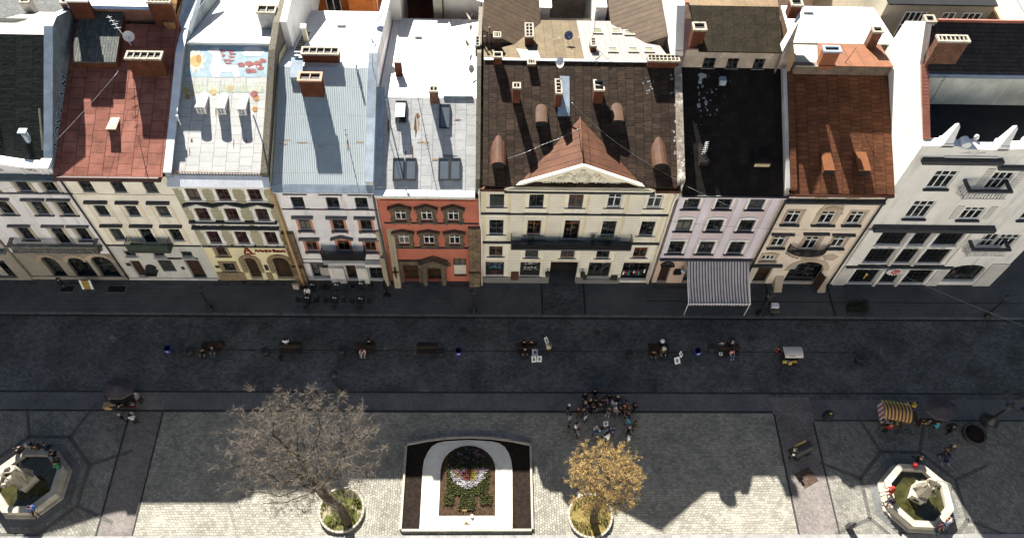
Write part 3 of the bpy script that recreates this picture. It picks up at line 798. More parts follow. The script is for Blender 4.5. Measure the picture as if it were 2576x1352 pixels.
# graffiti letters on the party wall (wall faces the red roof)
TW = MATS['paint_white']
gr_dark = mat('graffiti_black', (.012,.014,.016), var=.1, bump=0); gr_edge = mat('graffiti_pale_blue', (.45,.58,.66), var=.1, bump=0)
par = [o for o in hs.o.children if o.name.startswith('parapet_wall')][0]
for ii, ch in enumerate('BOXFAM'):
    f = ii / 5.0
    y = 39.9 + 4.7 * f; z = 14.75 + 1.95 * f
    for mm, sz, off, bo in ((gr_edge, 1.5, .008, .06), (gr_dark, 1.5, .016, .0)):
        o = textmesh(par, 'graffiti_letter', ch, sz, mm, (-31.952 + off, y, z), rot=(PI/2, -.52, PI/2), ext=.002, shear=.2, sx=.78, bold=bo)
# roof gear of A
dormer(hs, roofA, -38.6, -36.35, gp(27, 0, 640, pA).y, pA, .95, .05, RF_A2, RF_A, BLACK)
b = gp(27, 650, 750, pA); mb = MB(); mb.tube([(b.x, b.y, b.z - .2), (b.x, b.y, b.z + .85)], .22, 10); mb.box(b.x - .3, b.y - .24, b.z + .92, b.x + .3, b.y + .24, b.z + .98, 0); mb.box(b.x-.2, b.y-.02, b.z+.8, b.x+.2, b.y+.02, b.z+.93); hs.part('vent_cowl', mb, ZINC, roofA)
a = gp(27, 1000, 990, pA); c = gp(27, 915, 45, pA); mb = MB(); mb.obox((a + c) / 2 + V((0, -.05, .1)), V((.07, 0, 0)), (c - a) / 2, V((0, -.03, .04))); tag(mb.build('roof_plank', mat('wood_weathered', (.22,.20,.15), var=.2), None, loc=a), 'long weathered plank lying on the green-black roof beside the blue parapet', 'plank')
pA2 = (47.0, plz(pA, 47), (13.6 - plz(pA, 47)) / 10.5)
chim(hs, roofA, 21, (470, 245), (655, 245), (350, 40), pA2, .7, RENDER_G, 1, 1)
# mesh grille on the back slope
c1 = gp(21, 130, 400, pA2); mb = MB(); t = V((0, 1, pA2[2])).normalized()
for k in range(9): mb.obox(V((c1.x, c1.y, c1.z + .12)) + t * (-.9 + k * .22), V((1.2, 0, 0)), t * .05, V((0, 0, .03)))
for k in range(6): mb.obox(V((c1.x - 1.2 + k * .48, c1.y, c1.z + .10)), V((.03, 0, 0)), t * 1.0, V((0, 0, .03)))
hs.part('roof_grille', mb, IRON, roofA)

# ================================================================== B: cream house, red metal roof
hs = House('cream_house', -31.95, -24.02, 'narrow cream house with a red oxide sheet roof and a small green iron balcony')
st = dict(id='B1', case=None, casem=P_B, frame=FR_DARK, sill=(.07, .06), sillmat=P_B)
CB = [-30.38, -28.0, -25.62]
hs.wins(CB, 12.25, 13.68, .95, st)
sB2 = dict(id='B2', case=(.13, .05), casem=P_B, frame=FR_DARK, hood=('slab', .28, .28, .30, .15), hoodm=DARKLEDGE, sill=(.07, .08), sillmat=P_B)
hs.wins(CB, 9.3, 10.7, .95, sB2)
sB3 = dict(sB2, id='B3'); hs.wins([CB[0], CB[2]], 5.95, 7.68, .95, sB3); hs.wins([CB[1]], 5.6, 7.68, 1.0, dict(sB2, id='B4'))
sB5 = dict(id='B5', case=(.09, .04), casem=P_B2, frame=FR_DARK, sillmat=P_B2)
hs.wins(CB, 3.62, 4.48, .92, sB5)
hs.door(-30.95, -30.05, .35, 2.95, m=WOOD_D); hs.door(-28.5, -27.3, 1.3, 3.1, glaz=True, m=GLASS, name='shop_window', dep=.15); hs.door(-26.2, -24.95, .15, 3.1, m=WOOD_D, dep=.35)
pB = (38.4, 14.85, .37)
hs.wall(14.2, [P_B2, P_B, P_B], bands=[(5.25, 0), (14.2, 1)], prof=[(38.4, 14.2), (38.6, 14.5), (49.6, 18.3), (57, 12.0)])
roofB = hs.roof([(37.95, plz(pB, 37.95)), (49.6, plz(pB, 49.6))], [RF_B])
mb = MB(); mb.box(-31.9, 37.9, 14.12, -24.3, 38.38, 14.55); mb.box(-31.9, 37.8, 14.56, -24.3, 37.93, 14.68); hs.part('gutter', mb, mat('gutter_dark_red', (.06,.03,.028), rough=.5))
hs.ledge(-31.9, -24.05, 12.0, .07, .07, P_Bp); hs.ledge(-31.9, -24.05, 5.27, .12, .10, DARKLEDGE)
hs.boxes('wall_panel', [(xx + s * .78 - .09, 38.372, 5.5, xx + s * .78 + .09, 38.397, 11.0) for xx in CB for s in (-1, 1)], P_Bp)
iron_balcony(hs, -29.75, -26.3, 5.58, .9, 1.0, IRON_G, IRON_G, step=.11, mesh=True)
mb = MB(); mb.box(-28.6, 38.30, 3.34, -24.9, 38.39, 3.5); hs.part('shop_sign', mb, FR_DARK)
mb = MB()
for q in range(7):
    a = PI * q / 6; a2 = PI * (q + 1) / 6
    if q < 6: mb.face([(-29.35 - .45*math.cos(a), 38.38, 2.0 + .45*math.sin(a)), (-29.35 - .45*math.cos(a2), 38.38, 2.0+.45*math.sin(a2)), (-29.35 - .5*math.cos(a2), 37.7, 1.7 + .45*math.sin(a2)), (-29.35 - .5*math.cos(a), 37.7, 1.7+.45*math.sin(a))][::-1])
mb.box(-29.85, 37.7, 1.55, -28.85, 38.38, 1.6); hs.part('door_canopy', mb, FR_DARK)
mb = MB(); mb.box(-31.9, 38.28, 0, -24.1, 38.39, .35); hs.part('plinth', mb, P_B2)
hs.boxes('name_plate', [(-31.3, 38.34, 2.2, -30.97, 38.39, 2.6), (-26.75, 38.34, 1.7, -26.5, 38.39, 2.1)], FR_DARK)
# raised slate/tile area, chimneys and aerials of B
x0, x1 = -31.35, -28.05; pT = (45.9, plz(pB, 45.9) + .85, .33)
mb = MB(); q = [(x0, 45.9), (x1, 45.9), (x1, 49.9), (x0, 49.9)]
mb.prism([(x, y, plz(pT, y) - .16) for x, y in q], (0, 0, .16), 0); hs.part('tiled_roof', mb, RF_B2, roofB)
mb = MB(); mb.box(x0 + .2, 46.15, plz(pB, 46) - .2, x1 - .12, 49.8, plz(pT, 46.2) - .17); mb.prism([(x1 - .1, 46.2, plz(pB, 46.2)), (x1 - .1, 49.85, plz(pB, 49.85)), (x1 - .1, 49.85, plz(pT, 49.85) - .17), (x1 - .1, 46.2, plz(pT, 46.2) - .17)], (.08, 0, 0)); hs.part('attic_wall', mb, BRICKR, roofB)
chim(hs, roofB, 6, (1015, 578), (1275, 582), (975, 440), pB, .75, BRICKR, 5, 1, flare=.07)
d0 = gp(6, 830, 1010, pB)
dormer(hs, roofB, d0.x - .02, gp(6, 895, 1010, pB).x, d0.y, pB, .5, -.05, mat('dormer_tan_metal', (.27,.13,.068), rough=.5, var=.1), RF_B, WOOD_D)
bm_ = gp(6, 1105, 1275, pB); tm_ = gy(6, 1050, 1030, bm_.y); antenna(bm_, tm_, 'thin aerial mast with a cluster of elements low on the red roof', IRON, 5, .35, (.82, 1.0))
a = gp(6, 1080, 380, pB); antenna(V((-27.4, a.y + .3, 18.4)), V((-28.2, a.y + .5, 21.0)), 'leaning white aerial mast beside the big red-brown chimney', FR_WHITE, 4, .5, (.6, .95))
antenna(V((-28.6, 49.2, 18.0)), V((-28.35, 49.1, 19.7)), 'short white aerial on the upper edge of the grey-green tiled roof', FR_WHITE, 3, .5)
cb = gp(6, 990, 400, pB); dish((cb.x + .1, cb.y + .6, 18.6), .42, -1.2, 'round grey satellite dish at the left end of the five-flue red-brown chimney')
wire([gy(6, 415, 1075, 38.6), gp(6, 900, 540, pT)], .018, 'pale cable slung across the red oxide roof', STEEL, .1)
# ================================================================== C: olive house with the bank, white painted roof
hs = House('olive_house', -24.0, -16.35, 'olive house with white stucco window surrounds, a ground-floor bank and a painted white roof')
st = dict(id='C1', case=(.26, .07), casem=P_Cw, frame=FR_MAROON, ears=True, orn=True, sillmat=P_Cw, grid=True)
CC = [-22.62, -20.32, -17.93]
hs.wins(CC, 11.5, 13.0, .98, st)
hs.wins(CC, 8.95, 10.5, .98, dict(st, id='C2', hood=('ped', .42, .10, .34, .14), rise=.42, hoodm=DARKLEDGE))
hs.wins(CC, 5.72, 7.44, .98, dict(st, id='C3'))
hs.wins([-22.6], 3.82, 5.1, .88, dict(id='C4', case=(.2, .05), casem=P_Cs, frame=FR_MAROON, sillmat=P_Cs))
hs.wins([-22.58], 1.4, 2.75, 1.05, dict(id='C5', case=(.26, .05), casem=P_Cs, frame=FR_DARK, sillmat=P_Cs, bars=3))
hs.door(-21.1, -20.02, .2, 3.65, spring=3.1, m=WOOD_D, dep=.35); hs.door(-18.72, -17.25, .2, 3.75, spring=3.0, m=WOOD_D, dep=.35)
pC = (38.4, 14.35, .36); YR = 47.9
hs.wall(14.0, [P_Cy, P_C, P_C], bands=[(5.2, 0), (14.0, 1)], prof=[(38.4, 14.0), (38.9, 14.45), (YR, plz(pC, YR) - .1), (58, 14.2)])
ridgeC = gp(6, 1700, 342, pC).y
roofC = hs.roof([(38.55, plz(pC, 38.55)), (ridgeC, plz(pC, ridgeC)), (ridgeC + .01, plz(pC, ridgeC) + .22), (58, 15.2)], [RF_C, ZINCW, RF_W], x0=-23.45, x1=-16.95)
hs.parapet(-23.95, -23.47, [(38.3, 14.75), (39.0, 15.0), (43.7, 16.75), (47.3, 18.2), (50.5, 18.7), (58, 16.5)], mat('parapet_grey_blue', (.27,.31,.32), rough=.8, var=.2, vs=1.3), ZINCW, z0=13)
hs.parapet(-16.93, -16.42, [(38.4, 14.75), (43.5, 16.75), (47.5, 18.5), (50.2, 18.9), (57.8, 18.3)], MOSSWALL, None, z0=13)
mb = MB(); mb.box(-23.9, 37.75, 13.62, -16.4, 38.39, 13.8, 0); mb.box(-23.9, 37.95, 13.42, -16.4, 38.39, 13.618, 0)
mb.prism([(-23.9, 37.7, 13.82), (-16.4, 37.7, 13.82), (-16.4, 38.5, 14.25), (-23.9, 38.5, 14.25)], (0, 0, .05), 1)
hs.part('cornice', mb, [P_Cw, ZINCW])
mb = MB(); mb.tube([(-23.6, 38.52, 14.62), (-16.6, 38.52, 14.55)], .03, 5)
for k in range(34): mb.box(-23.6 + k * .205, 38.50, 14.35, -23.56 + k * .205, 38.54, 14.6)
hs.part('snow_guard', mb, mat('iron_rusty', (.17,.07,.035), rough=.8, var=.4, vs=4), roofC)
mb = MB(); rg = random.Random(5)
for xx in (-23.7, -21.5, -19.15, -16.95): scrolls(mb, xx, 12.95, 1.0, .5, 5, rg, 38.34); mb.box(xx - .55, 38.28, 13.2, xx + .55, 38.39, 13.41)
for xx in CC: scrolls(mb, xx, 8.28, 1.7, .25, 6, rg, 38.35); mb.box(xx - 1.0, 38.36, 8.2, xx + 1.0, 38.395, 8.7)
hs.part('stucco_ornament', mb, P_Cw)
hs.ledge(-23.95, -16.95, 8.74, .30, .14, DARKLEDGE); hs.ledge(-23.95, -16.95, 8.02, .38, .15, DARKLEDGE); hs.ledge(-23.95, -16.95, 5.22, .14, .12, GREYLEDGE)
hs.boxes('plinth', [(-23.9, 38.32, 0, -21.5, 38.39, 1.3), (-19.6, 38.32, 0, -19.12, 38.39, 1.3)], P_Cs)
mb = MB()
for xa, xb, zt, sp in ((-21.1, -20.02, 3.65, 3.1), (-18.72, -17.25, 3.75, 3.0)):
    xc = (xa + xb) / 2; hw = (xb - xa) / 2
    for s in (-1, 1): 
        for kz in range(6): mb.box(xc + s * (hw + .19) - (.19 if kz % 2 else .15), 38.30, 1.31 + (sp - 1.31) * kz / 6 + .01, xc + s * (hw + .19) + (.19 if kz % 2 else .15), 38.39, 1.31 + (sp - 1.31) * (kz + 1) / 6)
    for k in range(9):
        a = PI * (k + .5) / 9; da = PI / 9 * .47
        mb.prism([(xc - (hw + r) * math.cos(a + s * da), 38.30, sp + ((zt - sp) + r) * math.sin(a + s * da)) for r, s in ((.02, -1), (.02, 1), (.38, 1), (.38, -1))], (0, .09, 0), 0)
hs.part('arch_stones', mb, P_Cs)
RED = mat('sign_dark_red', (.20,.012,.012), rough=.4, var=.05, bump=0)
sg = MB(); sg.box(-20.75, 38.33, 4.16, -20.25 + .45, 38.39, 4.27); so = hs.part('bank_sign', sg, RED)
textmesh(so, 'lettering', 'А', 1.05, RED, (-20.75, 38.35, 4.36), ext=.03, bold=.03)
textmesh(so, 'lettering', 'Альфа·Банк', .46, RED, (-19.78, 38.35, 4.52), ext=.03, bold=.015)
hs.boxes('floodlight', [(-23.4 + k * .95, 38.18, 5.38, -23.24 + k * .95, 38.36, 5.55) for k in range(7)], IRON)
hs.boxes('name_plate', [(-19.5, 38.34, 1.7, -19.2, 38.39, 2.5), (-23.75, 38.34, 2.0, -23.4, 38.39, 2.35)], FR_DARK)
# right-hand stone pilaster with the orange downpipe
mb = MB(); mb.prism([(-16.95, 38.15, 0), (-16.95, 37.75, 0), (-15.95, 37.75, 0), (-15.95, 38.15, 0)], (0, 0, 3.0)); mb.box(-16.93, 38.05, 3.0, -15.97, 38.395, 7.5)
hs.part('buttress', mb, P_Ep)
downpipe(hs, [(-16.55, 38.2, 13.4), (-16.55, 38.2, 7.9), (-16.45, 37.9, 7.2), (-16.3, 37.55, .1)], mat('pipe_orange_beige', (.58,.36,.17), rough=.5, var=.1), .11)
mb = MB(); mb.box(-17.15, 37.15, .5, -16.65, 37.25, 1.0, 1); mb.tube([(-16.9, 37.3, 0), (-16.9, 37.3, 1.1)], .03, 5); mb.box(-17.2, 37.2, 1.05, -16.6, 37.4, 1.12, 0)
ms = tag(mb.build('pavement_sign', [mat('sign_wood_pale', (.55,.42,.32)), mat('sign_cream', (.70,.58,.46))], None, loc=(-16.9, 37.3, 0)), 'small cream pavement sign at the foot of the orange downpipe', 'sign')
textmesh(ms, 'lettering', 'em', .34, BLACK, (-17.1, 37.14, .64), ext=.004)
# dormers
for (px, pr, py) in ((1502, 1572, 862), (1655, 1722, 868), (1812, 1878, 874)):
    a = gp(6, px, py, pC); b2 = gp(6, pr, py, pC)
    d = dormer(hs, roofC, a.x, b2.x, a.y, pC, .78, -.10, RF_C, RF_C, WHITE, arch=.10)
    dormer_window(hs, a.x + .1, b2.x - .1, a.y, plz(pC, a.y) + .1, plz(pC, a.y) + .6, FR_WHITE, d, 2, 3)
chim(hs, roofC, 22, (1790, 430), (2070, 400), (1705, 175), (ridgeC, plz(pC, ridgeC) + .2, -.3), .85, RENDER_G, 2, 1)
vent_pipe(hs, roofC, 6, (1372, 945), (1340, 880), pC, ZINCW, .06); vent_pipe(hs, roofC, 6, (2005, 1115), (1942, 865), pC, ZINC, .06, cap=False)
# child-like mural painted on the sheets: sky wash, sun, horse, red flower, cloud, meadow (flat paint layers)
MUR = [mat('mural_sky', (.30,.41,.46), rough=.6, var=.15, vs=1.5), mat('mural_yellow', (.46,.33,.13), rough=.6, var=.12), mat('mural_cream', (.55,.52,.41), rough=.6), mat('mural_red', (.28,.085,.08), rough=.6, var=.25, vs=3),
       mat('mural_white', (.62,.62,.60), rough=.6), mat('mural_green', (.40,.44,.33), rough=.6, var=.2), mat('mural_ochre', (.36,.19,.055), rough=.6)]
mb = MB(); nn = V((0, -pC[2], 1)).normalized()
def mpoly(pts, m, lift):
    P = [gp(22, u, v, pC) + nn * lift for u, v in pts]
    mb.face(P[::-1] if (P[1] - P[0]).cross(P[2] - P[1]).z < 0 else P, m)
mpoly([(845, 660), (1590, 665), (1945, 700), (1940, 1116), (700, 1116), (760, 790), (845, 780)], 0, .006)
S0 = [(850, 890)]
ring = []
for k in range(20):
    a = 2 * PI * k / 20; r = 155 if k % 2 == 0 else 95
    ring.append((860 + r * 1.0 * math.cos(a), 885 + r * 1.25 * math.sin(a)))
mpoly(ring, 2, .012); mpoly([(860 + 85 * math.cos(2*PI*k/14), 885 + 80 * math.sin(2*PI*k/14)) for k in range(14)], 1, .018); mpoly([(900 + 40 * math.cos(2*PI*k/10), 850 + 60 * math.sin(2*PI*k/10)) for k in range(10)], 6, .022)
mpoly([(1020, 730), (1110, 690), (1190, 690), (1230, 930), (1460, 950), (1500, 1110), (1420, 1116), (1390, 1050), (1230, 1050), (1190, 1116), (1110, 1116), (1060, 1010), (1110, 800), (1040, 760)], 4, .014)
for (u, v, w, h) in ((1250, 735, 110, 26), (1370, 740, 120, 20), (1390, 780, 110, 20), (1260, 800, 60, 30), (1380, 825, 100, 18), (1290, 870, 80, 22), (1370, 875, 100, 20), (1330, 915, 110, 16)):
    mpoly([(u - w/2, v - h), (u, v - h * .5), (u + w/2, v - h*.2), (u + w * .3, v + h * .6), (u - w * .3, v + h)], 3, .016)
mpoly([(1590, 740) , (1530, 700), (1600, 680), (1700, 672), (1800, 690), (1860, 750), (1800, 810), (1660, 815), (1560, 810), (1500, 760)], 4, .014)
for (u, v, r) in ((1520, 940, 55), (1640, 930, 70), (1760, 920, 60), (1830, 880, 50), (1790, 980, 55), (1630, 1030, 55), (1700, 1030, 40)):
    mpoly([(u + r * (1 + .3 * math.sin(3*k)) * math.cos(2*PI*k/9), v + r * .75 * (1 + .25 * math.cos(5*k)) * math.sin(2*PI*k/9)) for k in range(9)], 3, .016)
for (u, v, r) in ((1590, 970, 22), (1700, 975, 28), (1760, 965, 18), (1660, 980, 18)):
    mpoly([(u + r * math.cos(2*PI*k/8), v + r * .8 * math.sin(2*PI*k/8)) for k in range(8)], 4, .020)
rg = random.Random(11)
for k in range(26):
    u = 1290 + 30 * k + rg.uniform(-8, 8); u6 = u * 0 + 1380 + k * 24
    P = [(u6, 700), (u6 + 12, 620 - rg.uniform(0, 40)), (u6 + 24, 700)]
    Q = [gp(6, x_, y_, pC) + nn * .011 for x_, y_ in P]; mb.face(Q[::-1] if (Q[1]-Q[0]).cross(Q[2]-Q[1]).z < 0 else Q, 5)
for (u, v, r, mi) in ((1415, 690, 26, 1), (1425, 735, 18, 6), (1460, 720, 14, 1), (1930, 715, 24, 3), (1945, 745, 20, 6), (1620, 700, 20, 1), (1745, 670, 18, 1), (1935, 828, 18, 6)):
    Q = [gp(6, u + r * math.cos(2*PI*k/10) * (1 + .3 * (k % 2)), v + r * math.sin(2*PI*k/10) * (1 + .3 * (k % 2)), pC) + nn * .016 for k in range(10)]
    mb.face(Q[::-1] if (Q[1]-Q[0]).cross(Q[2]-Q[1]).z < 0 else Q, mi)
hs.part('painted_mural', mb, MUR, roofC)

stains(hs, roofC, 6, pC, [(1455, 1065, 9, 18), (1440, 1150, 5, 36), (1640, 850, 6, 40), (1775, 1090, 5, 40), (1870, 1075, 9, 18), (1935, 828, 26, 10)], RUST, 5)
# ================================================================== D: white-lilac house, corrugated roof
hs = House('white_house', -16.33, -8.72, 'white-lilac house with salmon window surrounds, a black balcony and a pale corrugated roof')
st = dict(id='D1', case=(.2, .05), casem=P_D, frame=FR_DARK, hood=('slab', .22, .20, .22, .13), hoodm=GREYLEDGE, sillmat=GREYLEDGE)
CD = [-14.83, -12.13, -9.9]
hs.wins(CD, 10.6, 12.0, .98, st)
s2 = dict(id='D2', case=(.17, .05), casem=P_Ds, frame=FR_DARK, hood=('slab', .22, .05, .28, .17), hoodm=GREYLEDGE, sillmat=GREYLEDGE, sill=(.16, .22), dent=True)
hs.wins(CD, 7.72, 9.2, .92, s2)
s3 = dict(s2, id='D3', frame=FR_WOOD); hs.wins([CD[0], CD[2]], 4.7, 6.25, .92, s3); hs.wins([CD[1]], 4.72, 6.28, 1.0, dict(s3, id='D4', hood=('ped', .26, .06, .3, .15), rise=.36, dent=False))
hs.door(-15.55, -13.95, .35, 2.85, m=mat('shop_dark_maroon', (.06,.018,.018)), dep=.5, name='shop_window', glaz=True); hs.door(-12.5, -11.6, .15, 2.5, m=WOOD_D, dep=.5); hs.door(-10.5, -9.25, .15, 2.85, m=BLACK, dep=.3, name='shop_window', glaz=True)
pD = (38.7, 13.75, .43)
hs.wall(13.3, [P_D, P_D], prof=[(38.4, 13.3), (38.9, 13.7), (47.1, 17.2), (57, 13.9)])
roofD = hs.roof([(38.15, plz(pD, 38.15)), (47.0, plz(pD, 47.0)), (58.2, 13.7)], [RF_D, RF_W], x0=-16.3, x1=-9.32)
hs.parapet(-9.3, -8.74, [(38.3, 13.9), (43, 15.9), (46.9, 17.9), (47.6, 18.2), (54, 16.4), (58.6, 15.2)], plaster('parapet_white_worn', (.62,.61,.58), (.3,.28,.24)), ZINC, z0=12)
mb = MB(); mb.box(-16.3, 37.85, 13.02, -8.75, 38.39, 13.2, 0); mb.box(-16.3, 38.1, 12.75, -8.75, 38.39, 13.018, 0); mb.prism([(-16.3, 37.75, 13.22), (-8.75, 37.75, 13.22), (-8.75, 38.3, 13.55), (-16.3, 38.3, 13.55)], (0, 0, .05), 1); hs.part('cornice', mb, [P_D, ZINC])
hs.boxes('attic_vent', [(xx - .22, 38.36, 12.5, xx + .22, 38.395, 12.74) for xx in (-14.9, -12.2, -9.95)], FR_DARK)
hs.ledge(-16.25, -8.75, 10.40, .08, .10, mat('ledge_maroon', (.17,.09,.09))); hs.ledge(-16.25, -8.75, 12.35 + .12, .05, .05, P_D)
iron_balcony(hs, -13.95, -10.35, 4.7, 1.0, 1.0, IRON, mat('balcony_grey', (.25,.25,.25)), step=.10, mesh=True)
mb = MB()
for k in range(22): mb.box(-13.9 + k * .16, 37.35, 4.08, -13.8 + k * .16, 37.38, 4.5)
mb.box(-13.95, 37.36, 4.48, -10.35, 37.41, 4.53); hs.part('balcony_lattice', mb, plaster('lattice_grey', (.45,.45,.45)))
mb = MB(); mb.box(-10.6, 37.9, 2.95, -9.2, 38.39, 3.35); hs.part('shop_canopy', mb, plaster('canopy_white', (.7,.68,.65)))
mb = MB(); mb.box(-10.55, 38.28, 2.56, -9.2, 38.38, 2.86); sg = hs.part('shop_sign', mb, BLACK)
textmesh(sg, 'lettering', 'КУМИНА', .19, FR_WHITE, (-10.5, 38.275, 2.62), ext=.004); textmesh(sg, 'lettering', 'V', .26, mat('sign_red', (.6,.04,.03)), (-9.76, 38.275, 2.60), ext=.004); textmesh(sg, 'lettering', 'АТА', .19, FR_WHITE, (-9.6, 38.275, 2.62), ext=.004)
hs.boxes('entrance_pier', [(-13.9, 38.05, .1, -12.6, 38.39, 2.5), (-11.5, 38.05, .1, -10.55, 38.39, 2.5)], plaster('pier_white', (.68,.66,.62), (.4,.38,.33)))
mb = MB(); mb.box(-14.75, 38.3, 1.0, -14.0, 38.37, 2.2); hs.part('poster', mb, mat('poster_pale', (.42,.38,.35)))
hs.ledge(-16.3, -8.75, 3.4, .05, .07, GREYLEDGE); hs.ledge(-16.3, -8.75, 2.9, .08, .08, GREYLEDGE)
downpipe(hs, [(-8.85, 38.25, 13.0), (-8.85, 38.25, 8.5), (-8.75, 38.1, 7.5), (-8.7, 37.9, .1)], mat('pipe_grey', (.10,.095,.085), rough=.5), .10)
mb = MB(); mb.prism([(-9.2, 38.39, 0), (-9.2, 37.85, 0), (-8.8, 37.85, 0), (-8.8, 38.39, 0)], (0, 0, 4.4)); mb.box(-9.2, 38.15, 4.4, -8.95, 38.39, 7.8); hs.part('buttress', mb, plaster('stone_pale_tan', (.42,.36,.26), (.25,.2,.14), var=.15))
chim(hs, roofD, 7, (382, 738), (545, 735), (362, 605), pD, .8, BRICKR, 2, 1, mat('cap_pink_brick', (.30,.19,.13)), flare=.1)
pD2 = (47.0, plz(pD, 47.0), (13.7 - plz(pD, 47)) / 11.2)
chim(hs, roofD, 7, (382, 452), (660, 455), (365, 405), (47.0, plz(pD, 47), .43), .75, BRICKR, 5, 1, flare=.06)
chim(hs, roofD, 23, (180, 572), (235, 575), (130, 370), pD2, .4, plaster('stack_beige', (.52,.48,.36)), 1, 1, WHITE)
A = gp(7, 330, 380, pD2); mb = MB()
for k in range(9): mb.box(A.x - .05, A.y - .1 + k * .42, plz(pD2, A.y + k * .42) + .05, A.x + .55, A.y + .02 + k * .42, plz(pD2, A.y + k * .42) + .12)
hs.part('roof_ladder', mb, mat('wood_weathered', (.22,.20,.15)), roofD)
vent_pipe(hs, roofD, 7, (797, 545), (787, 487), pD, ZINC, .075, cap=False)
vent_pipe(hs, roofD, 7, (800, 548), (797, 520), pD, ZINC, .1, cap=False)
A = gp(7, 290, 610, pD); B = gp(7, 375, 610, pD); mb = MB(); mb.prism([(A.x, A.y, A.z + .25), (A.x + .95, A.y, A.z + .25), (A.x + .95, A.y + 1.6, plz(pD, A.y + 1.6) + .12), (A.x, A.y + 1.6, plz(pD, A.y + 1.6) + .12)], (0, 0, .06)); mb.box(A.x + .02, A.y + .02, A.z - .1, A.x + .93, A.y + .06, A.z + .24); hs.part('roof_hatch', mb, ZINC, roofD)
mb = MB()
for s in (0, .28): mb.obox((A.x + 1.35, A.y + 1.7 + s, plz(pD, A.y + 1.7 + s) + .25), (1.1, 0, 0), (0, .03, 0), (0, 0, .03))
for k in range(6): mb.obox((A.x + .4 + k * .38, A.y + 1.84, plz(pD, A.y + 1.84) + .25), (.02, 0, 0), (0, .14, .04), (0, 0, .02))
tag(mb.build('ladder', ZINC, None, loc=(A.x, A.y, A.z)), 'short blue-grey ladder lying on the corrugated roof behind the hatch', 'ladder')
b = gp(7, 785, 1340, pD); T = gy(7, 705, 985, b.y); antenna(b, T, 'tall rusty aerial mast near the eave of the corrugated roof', IRON, 2, .25, (.9, 1.0))
b = gp(7, 660, 340, pD2); T = gy(7, 745, 165, b.y + .3); an = antenna(b, T, 'rusty leaning aerial with a white box at its top on the white back roof', mat('iron_pale_rust', (.42,.27,.15), var=.3), 3, .9, (.55, .8))
b = gp(7, 970, 620, pD); b = V((-9.0, 46.6, 17.8)); T = gy(7, 912, 285, 46.6); antenna(b, T, 'thin aerial mast on the white parapet of the corrugated house', STEEL, 2, .3)
dish(gy(7, 930, 375, 46.8), .38, .4, 'blue-grey satellite dish on the mast between the two white back roofs', DISH_B)
dish(V((-9.0, 52.5, 17.0)), .5, 2.6, 'large pale satellite dish on top of the white party wall')
A = gp(7, 675, 205, pD2); mb = MB(); mb.box(A.x - .35, A.y, A.z - .1, A.x + .35, A.y + .5, A.z + .28); hs.part('roof_vent', mb, RF_W, roofD)

stains(hs, roofD, 7, pD, [(240, 1092, 40, 7), (380, 1080, 55, 5), (723, 1095, 9, 45), (520, 1110, 30, 5), (820, 1075, 45, 6), (250, 1060, 60, 4)], RUSTP, 3)
stains(hs, roofD, 7, pD, [(722, 1080, 5, 26), (930, 500, 4, 30)], RUST, 4)
# ================================================================== E: red house
hs = House('red_house', -8.70, -0.62, 'terracotta red house with dark brown stone window surrounds and a white sheet roof')
st = dict(id='E1', case=(.30, .12), casem=P_Es, frame=FR_WHITE, hood=('ped', .20, .0, .34, .12), rise=.45, hoodm=P_Es, sillmat=P_Es, sill=(.2, .18), dent=True, ears=True, knob=True, tr=.6)
CE = [-7.0, -4.92, -2.79]
hs.wins(CE, 9.05, 10.42, .9, st); hs.wins(CE, 5.75, 7.22, .9, dict(st, id='E2', rise=.3, knob=False))
hs.door(-7.45, -6.15, .1, 2.9, m=WOOD_D, dep=.4); hs.door(-5.35, -4.1, .1, 2.95, m=WOOD_D, dep=.5); hs.door(-3.0, -1.9, .9, 3.75, glaz=True, name='shop_window', dep=.15)
pE = (38.7, 13.1, .45)
hs.wall(12.6, [P_E, P_E], prof=[(38.4, 12.6), (38.9, 13.0), (45.9, 15.7), (57, 12.9)])
rE = gp(7, 1400, 741, pE).y
roofE = hs.roof([(38.3, plz(pE, 38.3)), (rE, plz(pE, rE)), (58.0, 13.2)], [RF_E, RF_W], x0=-8.64, x1=-1.0)
mb = MB(); mb.prism([(-8.7, 38.5, 13.03), (-8.12, 38.5, 13.03), (-8.12, 45.8, 16.35), (-8.7, 45.8, 16.35)], (0, 0, .12)); hs.part('roof_flashing', mb, ZINC)
hs.parapet(-.98, -.64, [(38.4, 14.3), (46.4, 18.2), (47.5, 18.5), (58, 14.6)], MOSSWALL, None, z0=12, name='party_wall')
mb = MB(); mb.box(-8.68, 38.0, 12.42, -1.05, 38.39, 12.62); mb.box(-8.68, 38.15, 12.15, -1.05, 38.39, 12.418); mb.box(-8.68, 37.85, 12.622, -1.05, 38.45, 12.74, 1); mb.box(-8.68, 37.8, 12.745, -1.05, 38.55, 12.95, 1); hs.part('cornice', mb, [plaster('cornice_cream', (.62,.56,.38)), ZINCW])
hs.ledge(-8.4, -.64, 8.72, .1, .12, DARKLEDGE); hs.ledge(-8.4, -1.65, 5.3, .14, .13, DARKLEDGE); hs.ledge(-8.4, -.95, 11.68, .06, .08, mat('ledge_dark_red', (.30,.07,.045)))
hs.boxes('attic_vent', [(xx - .5, 38.34, 11.85, xx + .5, 38.39, 12.05) for xx in (-7.1, -4.9, -2.7)], P_Es)
mb = MB(); mb.box(-1.62, 38.08, 0, -.66, 38.39, 8.4); mb.box(-1.66, 37.8, 0, -.66, 38.08, 2.2); hs.part('buttress', mb, P_Ep)
mb = MB(); mb.prism([(-8.3, 38.39, 0), (-8.3, 37.6, 0), (-8.3, 38.39, 7.9)], (.55, 0, 0)); hs.part('buttress', mb, plaster('stone_pale_tan', (.42,.36,.26)))
mb = MB()
